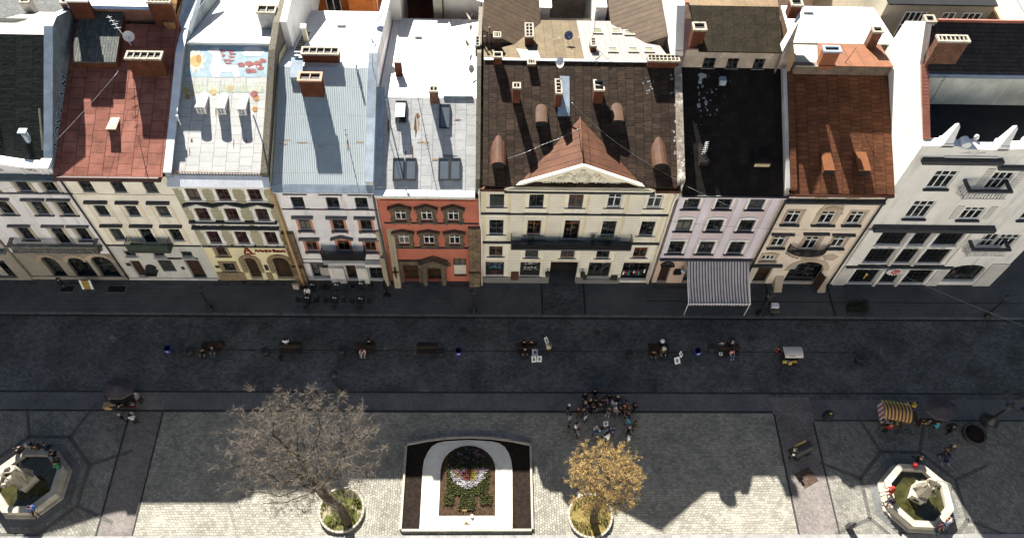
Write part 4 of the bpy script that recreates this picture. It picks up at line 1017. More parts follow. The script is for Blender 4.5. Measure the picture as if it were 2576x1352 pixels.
for xa, xb in ((-7.75, -7.47), (-6.13, -5.85)): mb.box(xa, 38.2, 0, xb, 38.39, 3.0)
mb.box(-7.85, 38.15, 3.0, -5.75, 38.39, 3.5); hs.part('portal', mb, P_Es)
mb = MB()
for xa, xb in ((-5.75, -5.37), (-4.08, -3.7)): mb.box(xa, 37.9, 0, xb, 38.39, 3.0); mb.box(xa - .05, 37.85, 2.7, xb + .05, 38.39, 3.0 - .01)
mb.box(-5.85, 37.85, 3.0, -3.6, 38.39, 3.3); mb.prism([(-6.0, 37.75, 3.305), (-3.45, 37.75, 3.305), (-3.45, 37.75, 3.45), (-4.72, 37.75, 4.15), (-6.0, 37.75, 3.45)], (0, .64, 0)); hs.part('portal', mb, P_Es)
mb = MB(); mb.box(-3.65, 38.34, 2.5, -3.25, 38.39, 3.1); mb.box(-2.9, 38.50, 2.9, -2.0, 38.53, 3.6); hs.part('name_plate', mb, P_Es)
mb = MB(); mb.box(-2.98, 38.45, 1.2, -1.92, 38.5, 2.6); hs.part('window_blind', mb, plaster('blind_cream', (.62,.58,.48)))
mb = MB(); mb.lathe([(.05, 0), (.09, .7), (.07, 1.2), (.09, 1.35), (.02, 1.6)], (-8.05, 37.75, 1.5), 8); mb.ball((-8.05, 37.75, 3.1), .1, 8); mb.obox((-8.05, 37.7, 2.5), (.28, 0, 0), (0, .04, 0), (0, 0, .05)); hs.part('wall_figure', mb, IRON)
# roof gear of E
for px in (1108, 1205):
    pass
for (u, v, w, h) in ((1110, 1285, .85, 1.75), (1203, 1285, .85, 1.75), (1455, 1285, .85, 1.75), (1540, 1285, .85, 1.75), (1462, 885, .85, 1.95)):
    c = gp(7, u, v, pE); skylight_full(hs, roofE, (c.x, c.y), w, h, pE, FR_DARK, .16, mat('skylight_glass', (.10,.12,.14), rough=.05, spec=.8, var=.05, bump=0))
c = gp(7, 1130, 850, pE); skylight_full(hs, roofE, (c.x, c.y), .85, 1.75, pE, FR_DARK, .16)
mb = MB(); s = V((0, 1, .18)).normalized(); n_ = V((0, -.18, 1)).normalized(); mb.obox(V((c.x - .02, c.y - .2, plz(pE, c.y) + .42)), V((.36, 0, 0)), s * .62, n_ * .03); hs.part('open_sash', mb, ZINCW, roofE)
chim(hs, roofE, 7, (1350, 788), (1415, 788), (1343, 690), pE, .55, BRICK, 2, 1)
chim(hs, roofE, 7, (1090, 590), (1140, 590), (1063, 462), (rE, plz(pE, rE), -.27), .5, BRICKR, 2, 1, WHITE)
b = gp(7, 1380, 1345, pE); T = gy(7, 1215, 525, b.y - .0); antenna(b, T, 'very tall leaning aerial mast across the white roof of the red house', IRON, 6, .28, (.30, .42))
vent_pipe(hs, roofE, 7, (1040, 910), (1022, 750), pE, ZINC, .05)
pE2 = (rE, plz(pE, rE), (13.2 - plz(pE, rE)) / (58 - rE))
A = gp(7, 1450, 735, pE); mb = MB(); mb.box(A.x, rE + .05, plz(pE, rE) + .02, A.x + 2.3, rE + .3, plz(pE, rE) + .16); hs.part('ridge_cap', mb, ZINC, roofE)
mb = MB(); A = gp(7, 1260, 290, pE2); mb.box(A.x - .3, A.y, A.z - .1, A.x + .3, A.y + .35, A.z + .22); hs.part('roof_vent', mb, RF_W, roofE)
for (u, v, r, az, lb) in ((1640, 175, .42, .3, 'upper cream satellite dish at the right edge of the white back roof'), (1650, 30, .42, .3, 'topmost cream satellite dish by the stack of the brown seamed roof'), (1640, 400, .5, .1, 'large cream satellite dish with a rusty bracket on the white back roof'), (1665, 580, .35, -.5, 'small dark grey satellite dish low on the white back roof')):
    c = gp(7, u, v, pE2); dish((c.x, c.y, c.z + .0), r, az, lb, mat('dish_cream', (.66,.60,.46), rough=.4, bump=0) if 'cream' in lb else DISH, mast=.7)
stains(hs, roofE, 7, pE, [(1240, 960, 12, 90), (1255, 880, 16, 28), (1218, 1150, 5, 60), (1165, 1160, 7, 20), (1032, 950, 8, 70), (1560, 910, 40, 5)], RUST, 1)
stains(hs, roofE, 7, pE, [(1262, 930, 9, 70), (1300, 1080, 60, 8), (1500, 1180, 60, 6), (1385, 1210, 30, 10)], RUSTP, 2)
# ================================================================== F: wide primrose house with pediment
hs = House('pediment_house', -.60, 14.62, 'wide primrose house with a stucco pediment, rusticated pilasters and a long black balcony')
sF = dict(id='F1', case=(.22, .05), casem=plaster('surround_cream_white', (.84,.79,.66)), frame=FR_DARK, sillmat=GREYLEDGE, sill=(.08, .12), apron=False)
CF = [.67, 3.75, 6.84, 9.88, 13.05]
sFw = dict(sF, id='F2', frame=FR_WHITE); sFb = dict(sF, id='F3', frame=FR_WOOD)
hs.wins(CF[:2], 11.0, 12.62, 1.12, sF); hs.wins(CF[2:3], 11.0, 12.66, 1.15, sFb); hs.wins(CF[3:], 11.03, 12.7, 1.12, sFw)
hs.wins([CF[0], CF[3], CF[4]], 7.32, 9.32, 1.15, dict(sF, id='F4')); hs.wins([CF[1]], 7.32, 9.32, 1.12, dict(sF, id='F5', frame=FR_WOOD)); hs.wins([CF[2]], 6.64, 9.36, 1.25, dict(sF, id='F6', frame=FR_WOOD, tr=.75))
sM = dict(sF, id='F7', case=(.16, .04)); hs.wins([CF[0], CF[4]], 4.1, 5.62, 1.15, dict(sM, frame=FR_WOOD)); hs.wins([CF[1], CF[3]], 3.95, 5.3, 1.12, sM); hs.wins([CF[2]], 3.95, 5.3, 1.2, dict(sM, id='F8', frame=FR_WOOD))
SHUT = mat('shutter_black', (.022,.020,.020), rough=.6, var=.3)
hs.door(-.2, 1.42, 1.0, 3.22, m=SHUT, dep=.2, name='shop_shutter'); hs.door(2.85, 4.62, .95, 3.22, m=SHUT, dep=.2, name='shop_shutter')
hs.door(5.5, 7.92, 0.02, 3.3, m=mat('passage_brown_black', (.02,.016,.014)), dep=1.2, name='passage_gate'); hs.door(8.88, 10.84, .7, 3.25, m=WOOD_D, dep=.35, name='shop_window', glaz=True); hs.door(11.9, 14.3, .4, 3.28, m=BLACK, dep=.6, name='shop_window', glaz=True)
pF = (37.9, 14.15, .465)
rF = gp(8, 1000, 466, pF).y; zF = plz(pF, rF)
hs.wall(13.5, [P_F, P_F], prof=[(38.4, 13.5), (38.6, 14.3), (rF, zF - .15), (57, 14.3)])
pF2 = (rF, zF, -.30); eF = gp(8, 900, 160, pF2).y
roofF = hs.roof([(37.9, 14.15), (rF, zF)], [RF_F], x0=-.45, x1=14.3)
mb = MB(); xm = gp(8, 850, 330, pF2).x
A = gp(8, 90, 455, pF2); 
mb.prism([(-.45, rF + .01, zF + .02), (xm, rF + .01, zF + .02), (xm, eF, plz(pF2, eF) + .02), (3.0, eF, plz(pF2, eF) + .02), (-.45, rF + 3.2, plz(pF2, rF + 3.2) + .02)], (0, 0, -.12), 0)
mb.prism([(xm + .005, rF + .01, zF + .03), (14.2, rF + .01, zF + .03), (13.6, rF + 3.4, plz(pF2, rF + 3.4) + .03), (11.6, eF - 1.0, plz(pF2, eF - 1.0) + .03), (10.2, eF, plz(pF2, eF) + .03), (xm + .005, eF, plz(pF2, eF) + .03)], (0, 0, -.12), 1)
mb.box(-.4, rF - .06, zF - .02, 14.2, rF + .12, zF + .07, 2)
hs.part('back_roof', mb, [RF_F2, RF_F3, ZINCW], roofF)
hs.parapet(14.32, 14.86, [(38.3, 14.6), (46.9, 18.5), (47.4, 19.2)], mat('parapet_stone_patchy', (.30,.25,.20), rough=.95, var=.3, vs=3, blot=((.62,.58,.52),1.6,.55)), None, z0=12.8)
# pediment
AX = 6.95
mb = MB(); mb.prism([(1.55, 38.22, 13.62), (12.35, 38.22, 13.62), (AX, 38.22, 16.12)], (0, .3, 0), 0)
mb.box(1.2, 37.85, 13.32, 12.7, 38.39, 13.44, 1); mb.box(1.35, 37.98, 13.442, 12.55, 38.39, 13.61, 0)
for s in (-1, 1):
    e = V((AX + s * 5.75, 37.96, 13.55)); a = V((AX, 37.96, 16.2)); d = (a - e); t = d.normalized(); n_ = V((-t.z * s, 0, t.x * s)) if s > 0 else V((-t.z, 0, t.x))
    n_ = V((0, 1, 0)).cross(t); n_ = n_ if n_.z > 0 else -n_
    mb.prism([e, a, a + V((0,0,.24)), e + n_ * .2], (0, .255, 0), 0)
rg = random.Random(8)
cx, cz = 7.0, 14.75
mb.lathe([(.42, -.05), (.36, .06), (.05, .10)], (0, 0, 0), 14, 0)
for i in range(len(mb.v) - 42, len(mb.v)):
    p = mb.v[i]; mb.v[i] = V((cx + p.x * .9, 38.2 - p.z, cz + p.y))
for k in range(12):
    a = 2 * PI * k / 12; pts = [(cx + (.62 + .16 * math.sin(q * 1.3)) * math.cos(a + q * .12), 38.18, cz + (.60 + .1 * math.sin(q * 1.3)) * math.sin(a + q * .12)) for q in range(6)]
    mb.tube(pts, .06, 4, 0)
for s in (-1, 1):
    for q in range(3): scrolls(mb, cx + s * (1.05 + .25 * q), cz + .35 - .25 * q, .6, .5, 3, rg, 38.19, 0)
    pts = [(cx + s * (.5 + .3 * q), 38.18, cz - .62 + .06 * math.sin(q * 1.9) + .012 * q) for q in range(10)]; mb.tube(pts, [.07 - .004 * q for q in range(10)], 5, 0)
    scrolls(mb, cx + s * 2.0, cz - .55, 2.2, .22, 8, rg, 38.19, 0)
mb.ball((cx, 38.17, cz + .85), .2, 8, 0, (1.3, .6, .8))
hs.part('pediment', mb, [plaster('pediment_cream', (.82,.76,.61)), DARKLEDGE])
zr = 16.42; ym = 37.9 + (zr - pF[1]) / pF[2]
mb = MB()
for s in (-1, 1):
    E_ = V((AX + s * 6.3, 38.18, zr - .47 * 6.3)); A_ = V((AX, 38.18, zr)); B_ = V((AX, ym + .2, zr)); C_ = V((AX + s * 6.3, ym + .2 - .0, zr - .47 * 6.3))
    # only the triangle in front of the valley shows; the sheet runs into the main roof
    vl = V((AX + s * 6.3, 37.9 + (E_.z - pF[1]) / pF[2], E_.z))
    P = [E_, A_, B_, V((E_.x, max(vl.y, 38.2), E_.z))]
    mb.face(P if s < 0 else P[::-1], 0); Q = [p - V((0, 0, .09)) for p in P]; mb.face(Q[::-1] if s < 0 else Q, 0)
    mb.face([E_, E_ - V((0,0,.09)), A_ - V((0,0,.09)), A_], 0)
mb.tube([(AX, 38.18, zr + .03), (AX, ym + .1, zr + .03)], .05, 6)
hs.part('pediment_roof', mb, RF_Fp, roofF)
for (x0, x1) in ((-.6, 1.18), (12.72, 14.6)):
    mb = MB(); mb.box(x0, 37.95, 13.36, x1, 38.39, 13.6); mb.box(x0, 37.78, 13.602, x1, 38.2, 13.9, 1); hs.part('cornice', mb, [P_F, RF_Fp])
for xa, xb in ((1.78, 2.78), (4.82, 5.48), (8.0, 8.85), (10.98, 11.85)): hs.boxes('pilaster', [(xa, 38.31, 1.0, xb, 38.39, 6.1)], P_Fr)
for xa, xb in ((1.78, 2.78), (4.82, 5.9), (7.92, 9.02), (10.98, 12.2)): hs.boxes('pilaster', [(xa, 38.31, 10.3, xb, 38.39, 12.98), (xa, 38.31, 6.45, xb, 38.39, 10.02)], P_Fr)
hs.boxes('pilaster', [(-.55, 38.33, 1.0, -.22, 38.39, 6.1), (14.32, 38.33, 1.0, 14.6, 38.39, 6.1)], P_Fr)
hs.boxes('wall_panel', [(xx + s * .62 - (0 if s > 0 else .3) + s * .24, 38.372, za, xx + s * .62 + (.3 if s > 0 else 0) + s * .24, 38.396, zb) for xx in CF for (za, zb) in ((10.32, 12.95), (6.48, 9.9)) for s in (-1, 1)], P_Fp)
hs.ledge(-.6, 14.6, 10.12, .16, .13, DARKLEDGE); hs.ledge(-.6, 14.6, 6.2, .2, .14, DARKLEDGE); hs.ledge(-.6, 14.6, 3.42, .06, .08, P_Fp)
hs.boxes('plinth', [(xa, 38.25, 0, xb, 38.388, zt) for xa, xb, zt in ((-.58, 5.48, .95), (7.94, 8.86, .95), (8.87, 10.85, .68), (10.86, 11.88, .95))], plaster('plinth_grey', (.22,.215,.20)))
iron_balcony(hs, 1.9, 11.9, 6.6, 1.0, 1.05, IRON, GREYLEDGE, step=.12, mesh=False)
mb = MB(); mb.box(1.95, 37.41, 6.62, 11.85, 37.43, 7.2); hs.part('balcony_screen', mb, IRON)
for (x, z, w, h, d) in ((3.3, 6.6, .5, 1.1, .35), (8.5, 6.6, .35, 1.2, .3), (9.6, 6.6, .6, 1.15, .3)):
    mb = MB(); mb.box(x, 37.7, z, x + w, 37.7 + d, z + .06); mb.box(x, 37.7 + d, z, x + w, 37.76 + d, z + h)
    for s in (0, w - .05): mb.box(x + s, 37.7, z + .06, x + s + .05, 37.75, z + h * .6)
    tag(mb.build('balcony_chair', IRON_G, None, loc=(x + w/2, 37.8, z)), {3.3: 'dark chair near the left end of the long black balcony', 8.5: 'narrow green-black chair right of the balcony door', 9.6: 'wider dark chair under the right-hand balcony window'}[x], 'chair', 'furniture on the long balcony')
# shutters graffiti
gb = [mat('graffiti_white', (.62,.62,.62), bump=0), mat('graffiti_sky', (.12,.40,.62), bump=0), mat('graffiti_pink', (.45,.08,.16), bump=0), mat('graffiti_grey', (.3,.3,.33), bump=0)]
mb = MB(); rg = random.Random(21)
def squig(x0, x1, z, a, n, m):
    pts = [(x0 + (x1 - x0) * k / n, 38.585, z + a * rg.uniform(-1, 1)) for k in range(n + 1)]; mb.tube(pts, .02, 4, m)
squig(-.1, 1.3, 2.85, .16, 14, 3); squig(-.1, 1.3, 2.7, .16, 12, 3); squig(.1, 1.2, 2.05, .1, 8, 1); squig(.3, 1.0, 1.4, .14, 7, 2); squig(.3, 1.0, 1.3, .14, 6, 2)
hs.part('graffiti', mb, gb); mb = MB()
squig(3.2, 4.4, 2.1, .2, 12, 0); squig(3.1, 4.5, 1.75, .18, 12, 0); squig(3.3, 4.4, 2.75, .12, 8, 0)
gp_ = hs.part('graffiti', mb, gb)
textmesh(gp_, 'graffiti_letter', 'FAZ', .5, gb[1], (.2, 38.585, 2.1), ext=.004, shear=.2); textmesh(gp_, 'graffiti_letter', 'LIGA', .42, gb[0], (3.2, 38.585, 2.6), ext=.004, shear=.1); textmesh(gp_, 'graffiti_letter', '@LTA', .42, gb[0], (3.15, 38.585, 1.95), ext=.004)
for xx in (5.25, 8.35):
    mb = MB(); mb.tube([(xx, 38.3, 2.5), (xx, 37.9, 2.55), (xx, 37.9, 2.4)], .03, 5); mb.lathe([(.06, -.62), (.17, -.5), (.24, 0.0), (.05, .15)], (xx, 37.9, 2.3), 6); hs.part('wall_lantern', mb, IRON)
mb = MB(); mb.box(2.05, 38.2, .6, 2.75, 38.3, 1.9); hs.part('wall_board', mb, mat('board_maroon', (.10,.035,.03)))
hs.boxes('wall_board', [(8.5, 38.18, .75, 8.84, 38.24, 1.5), (11.0, 38.18, .7, 11.6, 38.24, 1.5)], FR_DARK)
rg = random.Random(4); mb = MB()
for k in range(9): mb.box(12.1 + k * .23, 38.62, .9 + rg.uniform(0, .5), 12.24 + k * .23, 38.68, 1.5 + rg.uniform(0, .4), k % 4)
hs.part('shop_goods', mb, [WHITE, mat('goods_red', (.4,.05,.04)), mat('goods_teal', (.08,.25,.28)), FR_DARK])
downpipe(hs, [(-.72, 38.2, 13.4), (-.66, 38.25, 8.9), (-.52, 38.0, 8.4), (-.52, 37.95, .1)], P_F, .08)
downpipe(hs, [(14.7, 38.15, 14.3), (14.66, 38.25, 12.9), (14.5, 38.25, 12.2), (14.5, 38.25, .2)], P_F, .09)
# chimneys of F
cap = CAPSTONE
for (bl, br, tl, d, nx, ny, m) in (((330, 785), (385, 782), (338, 665), .55, 2, 1, BRICKR), ((650, 825), (695, 805), (655, 705), 1.5, 1, 4, BRICKR), ((938, 787), (1012, 785), (945, 682), 1.1, 1, 2, BRICKR), ((185, 490), (250, 490), (182, 430), .55, 1, 1, BRICKR),
                                  ((445, 512), (503, 510), (443, 482), .5, 3, 1, BRICKR), ((1350, 515), (1585, 515), (1347, 458), .7, 8, 2, BRICKR)):
    chim(hs, roofF, 8, bl, br, tl, pF, d, m, nx, ny, cap, flare=.04, wall=.07)
chim(hs, roofF, 8, (425, 352), (485, 352), (420, 275), pF2, 1.6, BRICKR, 2, 4, cap, flare=.04, wall=.08)
chim(hs, roofF, 8, (920, 398), (962, 398), (918, 345), pF2, .95, BRICKR, 1, 3, cap, flare=.04, wall=.08)
chim(hs, roofF, 8, (185, 375), (240, 375), (183, 280), pF2, .6, mat('brick_dark', (.07,.04,.03), var=.3), 3, 1, cap, flare=.03, wall=.08)
chim(hs, roofF, 8, (48, 385), (82, 385), (46, 345), pF2, 1.1, mat('brick_dark', (.07,.04,.03)), 1, 3, mat('cap_dark', (.2,.19,.17)), flare=.03, wall=.08)
for (u, v, tu, tv) in ((120, 370, 127, 278), (155, 370, 160, 212)): vent_pipe(hs, roofF, 8, (u, v), (tu, tv), pF2, mat('pipe_brown', (.16,.11,.08)), .07)
for (ua, ub, v, h, arch) in ((508, 592, 935, .62, .14), (1083, 1168, 925, .62, .14)):
    a = gp(8, ua, v + 22, pF); b = gp(8, ub, v + 22, pF); dormer(hs, roofF, a.x, b.x, a.y, pF, .62, .08, mat('dormer_brown', (.075,.042,.025), rough=.7, spec=.15, var=.12), RF_F, BLACK, arch=.14)  # plain brown sheet on the barrel-topped dormers
for (ua, ub, v) in ((180, 265, 1275), (1400, 1490, 1285)):
    a = gp(8, ua, v, pF); b = gp(8, ub, v, pF); d = dormer(hs, roofF, a.x, b.x, a.y, pF, 1.05, .02, mat('dormer_rust', (.07,.033,.019), rough=.7, spec=.15, var=.14), RF_Fp, BLACK, arch=.55, over=.3)  # rust-brown sheet on the larger barrel dormers
A = gp(8, 672, 882, pF); B = gp(8, 765, 885, pF); mb = MB(); t = V((0, 1, pF[2])); mb.prism([A + V((0,0,.02)), B + V((0,0,.02)), B + t * 2.9 + V((0,0,.02)), A + t * 2.9 + V((.2,0,.02))], (0, 0, .03)); hs.part('roof_patch', mb, ZINC, roofF)
A = gp(8, 360, 375, pF2); B = gp(8, 545, 455, pF2); mb = MB(); mb.prism([(A.x+.4, B.y, plz(pF2, B.y)+.03), (B.x, B.y, plz(pF2, B.y)+.03), (B.x - .2, A.y - .2, plz(pF2, A.y - .2)+.03), (A.x, A.y, plz(pF2, A.y)+.03)], (0, 0, .03)); hs.part('roof_patch', mb, mat('patch_pale_grey', (.36,.37,.34), rough=.5, var=.1), roofF)
dish(gp(8, 672, 615, pF) + V((.1, .4, .9)), .42, -2.6, 'white satellite dish on the slim four-flue chimney of the brown roof'); dish(gp(8, 960, 590, pF) + V((0, .5, .9)), .45, 2.4, 'white satellite dish behind the two-flue chimney of the brown roof'); dish(gp(8, 750, 330, pF2), .36, -1.5, 'blue satellite dish on the tan back roof', DISH_B, .7)
for (u, v, w, h) in ((975, 245, .85, .8), (1118, 245, .85, .8), (1212, 258, .85, .8), (1292, 258, .85, .8), (1090, 388, .85, .7), (1245, 388, .85, .7), (1365, 388, .85, .7)):
    c = gp(8, u, v, pF2); skylight_full(hs, roofF, (c.x, c.y), w, h * 1.25, pF2, mat('skylight_frame_grey', (.35,.34,.31)), .16, mat('skylight_olive', (.16,.16,.11), rough=.1, spec=.6, bump=0))
b = gp(8, 870, 1225, pF); antenna(V((AX - .1, 39.6, 16.4)), V((AX - .45, 40.2, 18.2)), 'short dark aerial on the rust-red roof of the pediment', IRON, 3, .3, (.7, 1.0))
wire([gp(8, 290, 1260, pF) + V((0,0,.9)), gp(8, 560, 1135, pF) + V((0,0,.6)), gp(8, 830, 1035, pF) + V((0, 0, .9))], .012, 'pale cable sagging over the brown roof left of the pediment', STEEL, .15)
antenna(gp(8, 930, 330, pF2), gp(8, 930, 330, pF2) + V((.15, .2, 3.6)), 'tall thin aerial on the pink back roof', STEEL, 2, .5, (.85, 1.0))
wire([gp(8, 770, 830, pF) + V((0,0,.8)), gp(8, 1100, 1130, pF) + V((0,0,.8)), V((14.7, 38.0, 14.6))], .012, 'pale cable crossing the right valley of the pediment roof', STEEL, .2)

rg = random.Random(29)
stains(hs, roofF, 8, pF, [(rg.uniform(1315, 1400), rg.uniform(570, 720), rg.uniform(4, 10), rg.uniform(4, 12)) for q in range(14)] + [(rg.uniform(1530, 1575), rg.uniform(540, 720), rg.uniform(6, 13), rg.uniform(6, 14)) for q in range(10)] + [(rg.uniform(1555, 1585), rg.uniform(750, 1200), rg.uniform(5, 12), rg.uniform(8, 20)) for q in range(12)], LIME, 7)
# ================================================================== G: pink-lilac house
hs = House('pink_house', 14.88, 23.10, 'pink-lilac house with a black-brown roof, an old attic storey and a striped awning')
sG = dict(id='G1', case=(.17, .06), casem=WHITE, frame=FR_DARK, sillmat=DARKLEDGE, sill=(.12, .2), arch=True, apron=False)
CG = [15.98, 18.52, 21.12]
hs.wins(CG, 11.05, 12.5, 1.22, sG); hs.wins(CG, 8.1, 9.68, 1.25, dict(sG, id='G2')); hs.wins(CG, 4.82, 6.62, 1.28, dict(sG, id='G3', arch=False, orn=True, case=(.19, .06)))
hs.door(15.3, 16.2, .1, 2.9, m=WOOD_D, dep=.4); hs.door(17.6, 18.9, .1, 2.8, m=BLACK, dep=.6, name='shop_window', glaz=True); hs.door(19.6, 22.4, .1, 2.8, m=BLACK, dep=.6, name='shop_window', glaz=True)
pG = (38.1, 13.25, .55); rG = gp(8, 1800, 545, pG).y; zG = plz(pG, rG)
hs.wall(13.0, [P_Gg, P_G, P_G], bands=[(3.85, 0), (13.0, 1)], prof=[(38.4, 13.0), (38.6, 13.4), (rG, zG - .1), (57, 14.5)])
roofG = hs.roof([(38.0, plz(pG, 38.0)), (rG + .3, plz(pG, rG + .3))], [RF_G], x0=14.9, x1=22.75)
hs.parapet(22.78, 23.08, [(38.2, 13.9), (rG, zG + .45)], plaster('parapet_pale', (.48,.46,.43), (.2,.19,.18), var=.15), None, z0=12.5)
hs.ledge(14.9, 23.05, 3.9, .25, .16, DARKLEDGE)
hs.boxes('pilaster', [(xx - (.28 if xx > 15 else .1), 38.33, 4.15, xx + .28, 38.39, 12.75) for xx in (17.2, 19.85, 22.5, 14.98)], P_Gl)
rg = random.Random(17)
for xx in (15.1, 17.2, 19.85, 22.3): mb = MB(); scrolls(mb, xx, 12.35, 1.0, .8, 6, rg, 38.33); hs.part('stucco_ornament', mb, P_Cw)
mb = MB(); mb.box(14.9, 37.95, 12.82, 23.05, 38.39, 13.0, 0); mb.tube([(14.9, 37.92, 13.12), (23.0, 37.92, 13.12)], .09, 6, 1); hs.part('cornice', mb, [P_Gl, IRON])
mb = MB(); mb.box(15.15, 38.1, 3.0, 16.35, 38.39, 3.2); mb.ball((15.75, 38.25, 3.4), .28, 8, 0, (1.2, .5, 1)); mb.ball((15.4, 38.25, 3.3), .18, 8, 0); mb.ball((16.1, 38.25, 3.3), .18, 8, 0); hs.part('door_crest', mb, IRON)
mb = MB(); mb.box(16.55, 38.3, 1.5, 17.25, 38.36, 2.4); mb.box(16.5, 38.31, 1.8, 17.3, 38.355, 2.1); hs.part('name_plate', mb, IRON)
mb = MB(); mb.tube([(17.1, 38.3, 2.9), (17.15, 37.95, 2.95)], .03, 5, 0); mb.ball((17.15, 37.9, 2.75), .2, 10, 1); hs.part('wall_lantern', mb, [IRON, WHITE])
# awning: a canopy thing hung in front of the shop
aw = thing('striped_awning', (20.2, 37.0, 0), 'large grey and white striped awning over the terrace of the pink house', 'awning')
AW = [mat('awning_stripe_dark', (.13,.115,.12), rough=.9, var=.1, bump=.05), mat('awning_stripe_pale', (.56,.53,.54), rough=.9, var=.08, bump=.05)]
a0 = gy(4, 308, 853, 38.3); a1 = gy(4, 870, 860, 38.3); yfr = 35.0
f0 = gy(4, 318, 1262, yfr); f1 = gy(4, 880, 1262, yfr)
mb = MB(); N = 42
def awp(u, v):
    top = V((a0.x + (a1.x - a0.x) * u, 38.3, (a0.z + a1.z) / 2)); fr = V((f0.x + (f1.x - f0.x) * u, yfr, (f0.z + f1.z) / 2 + .25))
    p = top.lerp(fr, v); p.z -= (.2 + .05 * math.sin(u * 9 + 1)) * math.sin(PI * v) + .03 * math.sin(u * 37) * v + .012 * math.sin(u * 71 + v * 5); return p
for k in range(N):
    for q in range(6):
        mb.face([awp(k / N, (q+1) / 6), awp((k+1) / N, (q+1) / 6), awp((k+1) / N, q / 6), awp(k / N, q / 6)], 0 if k % 2 == 0 else 1)
        mb.face([p - V((0,0,.02)) for p in (awp(k / N, q / 6), awp((k+1) / N, q / 6), awp((k+1) / N, (q+1) / 6), awp(k / N, (q+1) / 6))], 0 if k % 2 == 0 else 1)
    e0 = awp(k / N, 1); e1 = awp((k+1) / N, 1); mb.face([e0 - V((0, .02, .3)), e1 - V((0, .02, .3)), e1, e0], 0 if k % 2 == 0 else 1)
mb.build('canopy', AW, aw)
mb = MB(); p0 = awp(0, 1); p1 = awp(1, 1)
mb.tube([p0 + V((-.05,-.04,.02)), p1 + V((.05,-.04,.02))], .05, 6); mb.tube([awp(0, 0), p0], .04, 5); mb.tube([awp(1, 0), p1], .04, 5); mb.build('frame', FR_WHITE, aw)
for p in (p0, p1):
    mb = MB(); mb.tube([p, (p.x, p.y, 0)], .04, 6); mb.build('post', FR_WHITE, aw)
# old attic storey behind the black roof
zt = gy(9, 200, 330, rG + .3).z
mb = MB(); wx = [(gy(8, 1765, 520, rG+.3).x, gy(8, 1855, 520, rG+.3).x), (gy(8, 1945, 520, rG+.3).x, gy(8, 2030, 520, rG+.3).x), (gy(9, 255, 450, rG+.3).x, gy(9, 325, 450, rG+.3).x)]
zw0 = gy(9, 130, 450, rG + .3).z + .1; zw1 = gy(9, 130, 380, rG + .3).z
hol = [(a, b, zw0, zw1) for a, b in wx]
grid(mb, 14.95, 22.6, zG - .4, zt, hol, rG + .3, 0, d=.2)
mb.face([(22.6, rG + .3, zG - 2), (22.6, rG + 8, zG - 2), (22.6, rG + 8, zt + 1.6), (22.6, rG + .3, zt)], 0)
for (a, b) in wx:
    mb.face([(a, rG + .48, zw0), (b, rG + .48, zw0), (b, rG + .48, zw1), (a, rG + .48, zw1)], 1)
    for q in (.0, .5, 1): mb.box(a + (b - a) * q - .035, rG + .42, zw0 + .003, a + (b - a) * q + .035, rG + .475, zw1 - .003, 2)
    for q in (.02, .5, .98): mb.box(a, rG + .43, zw0 + (zw1 - zw0) * q - .03, b, rG + .474, zw0 + (zw1 - zw0) * q + .03, 2)
    mb.box(a - .1, rG + .2, zw0 - .1, b + .1, rG + .31, zw0 - .004, 3)
att = hs.part('attic_storey', mb, [RENDER_OLD, GLASS, FR_DARK, RENDER_G])
pG2 = (rG + .25, zt, .40)
yG3 = gp(9, 200, 48, pG2).y
mb = MB(); mb.prism([(15.9, rG + .1, zt - .04), (22.3, rG + .1, zt - .04), (22.3, yG3, plz(pG2, yG3)), (15.3, yG3, plz(pG2, yG3))], (0, 0, .1)); hs.part('attic_roof', mb, RF_G2, att)
mb = MB(); zz = plz(pG2, yG3); mb.prism([(15.3, yG3 + .01, zz + .1), (22.3, yG3 + .01, zz + .1), (22.3, yG3 + 8, zz - 1.5), (15.3, yG3 + 8, zz - 1.5)], (0, 0, -.1)); hs.part('attic_roof', mb, mat('roof_yellow_rust', (.19,.125,.045), rough=.55, var=.2, vs=.8, brick=(8,.9,.015,(.18,.105,.05),(.08,.045,.02),True,0.)), att)
mb = MB(); a = gy(9, 395, 300, rG + .3); mb.prism([(22.25, rG - .1, zG - .5), (23.05, rG - .1, zG - .3), (23.6, rG + 2.2, zG + .2), (23.6, rG + 2.2, zt + 1.4), (22.25, rG - .1, zt + .35)], (0, .5, 0)); hs.part('attic_gable', mb, RENDER_OLD, att)
mb = MB(); mb.prism([(22.1, rG - .2, zt + .36), (23.65, rG + 2.3, zt + 1.45), (23.75, rG + 3.0, zt + 1.5), (22.1, rG + .6, zt + .4)], (0, 0, .12)); hs.part('gable_coping', mb, plaster('coping_white', (.75,.72,.68)), att)
chim(hs, att, 25, (345, 505), (480, 505), (355, 325), (rG + .25, zt, .40), .8, BRICKR, 1, 1, CAPSTONE, flare=.06)
chim(hs, att, 25, (1440, 175), (1560, 175), (1445, 55), pG2, .8, BRICKR, 1, 1, CAPSTONE, flare=.06)
b = gp(8, 1745, 1255, pG); d = dormer(hs, roofG, b.x, gp(8, 1810, 1255, pG).x, b.y, pG, .45, .25, RF_G, RF_H, BLACK)
b = gp(8, 1780, 1200, pG); antenna(b - V((0,0,.2)), b + V((.05, .5, 1.3)), 'white fishbone aerial low on the black-brown roof', FR_WHITE, 7, .45, (.35, .98))
b = gp(9, 320, 1085, pG); dormer(hs, roofG, b.x - .6, b.x + .6, b.y, pG, .5, .2, RF_G, RF_G, mat('slot_pale_tan', (.5,.42,.25)))  # dormer front in an even pale tan
b = gp(8, 1922, 650, pG); mb = MB(); mb.box(b.x - .25, b.y, b.z - .2, b.x + .25, b.y + .5, b.z + .5); hs.part('roof_vent', mb, ZINC, roofG)
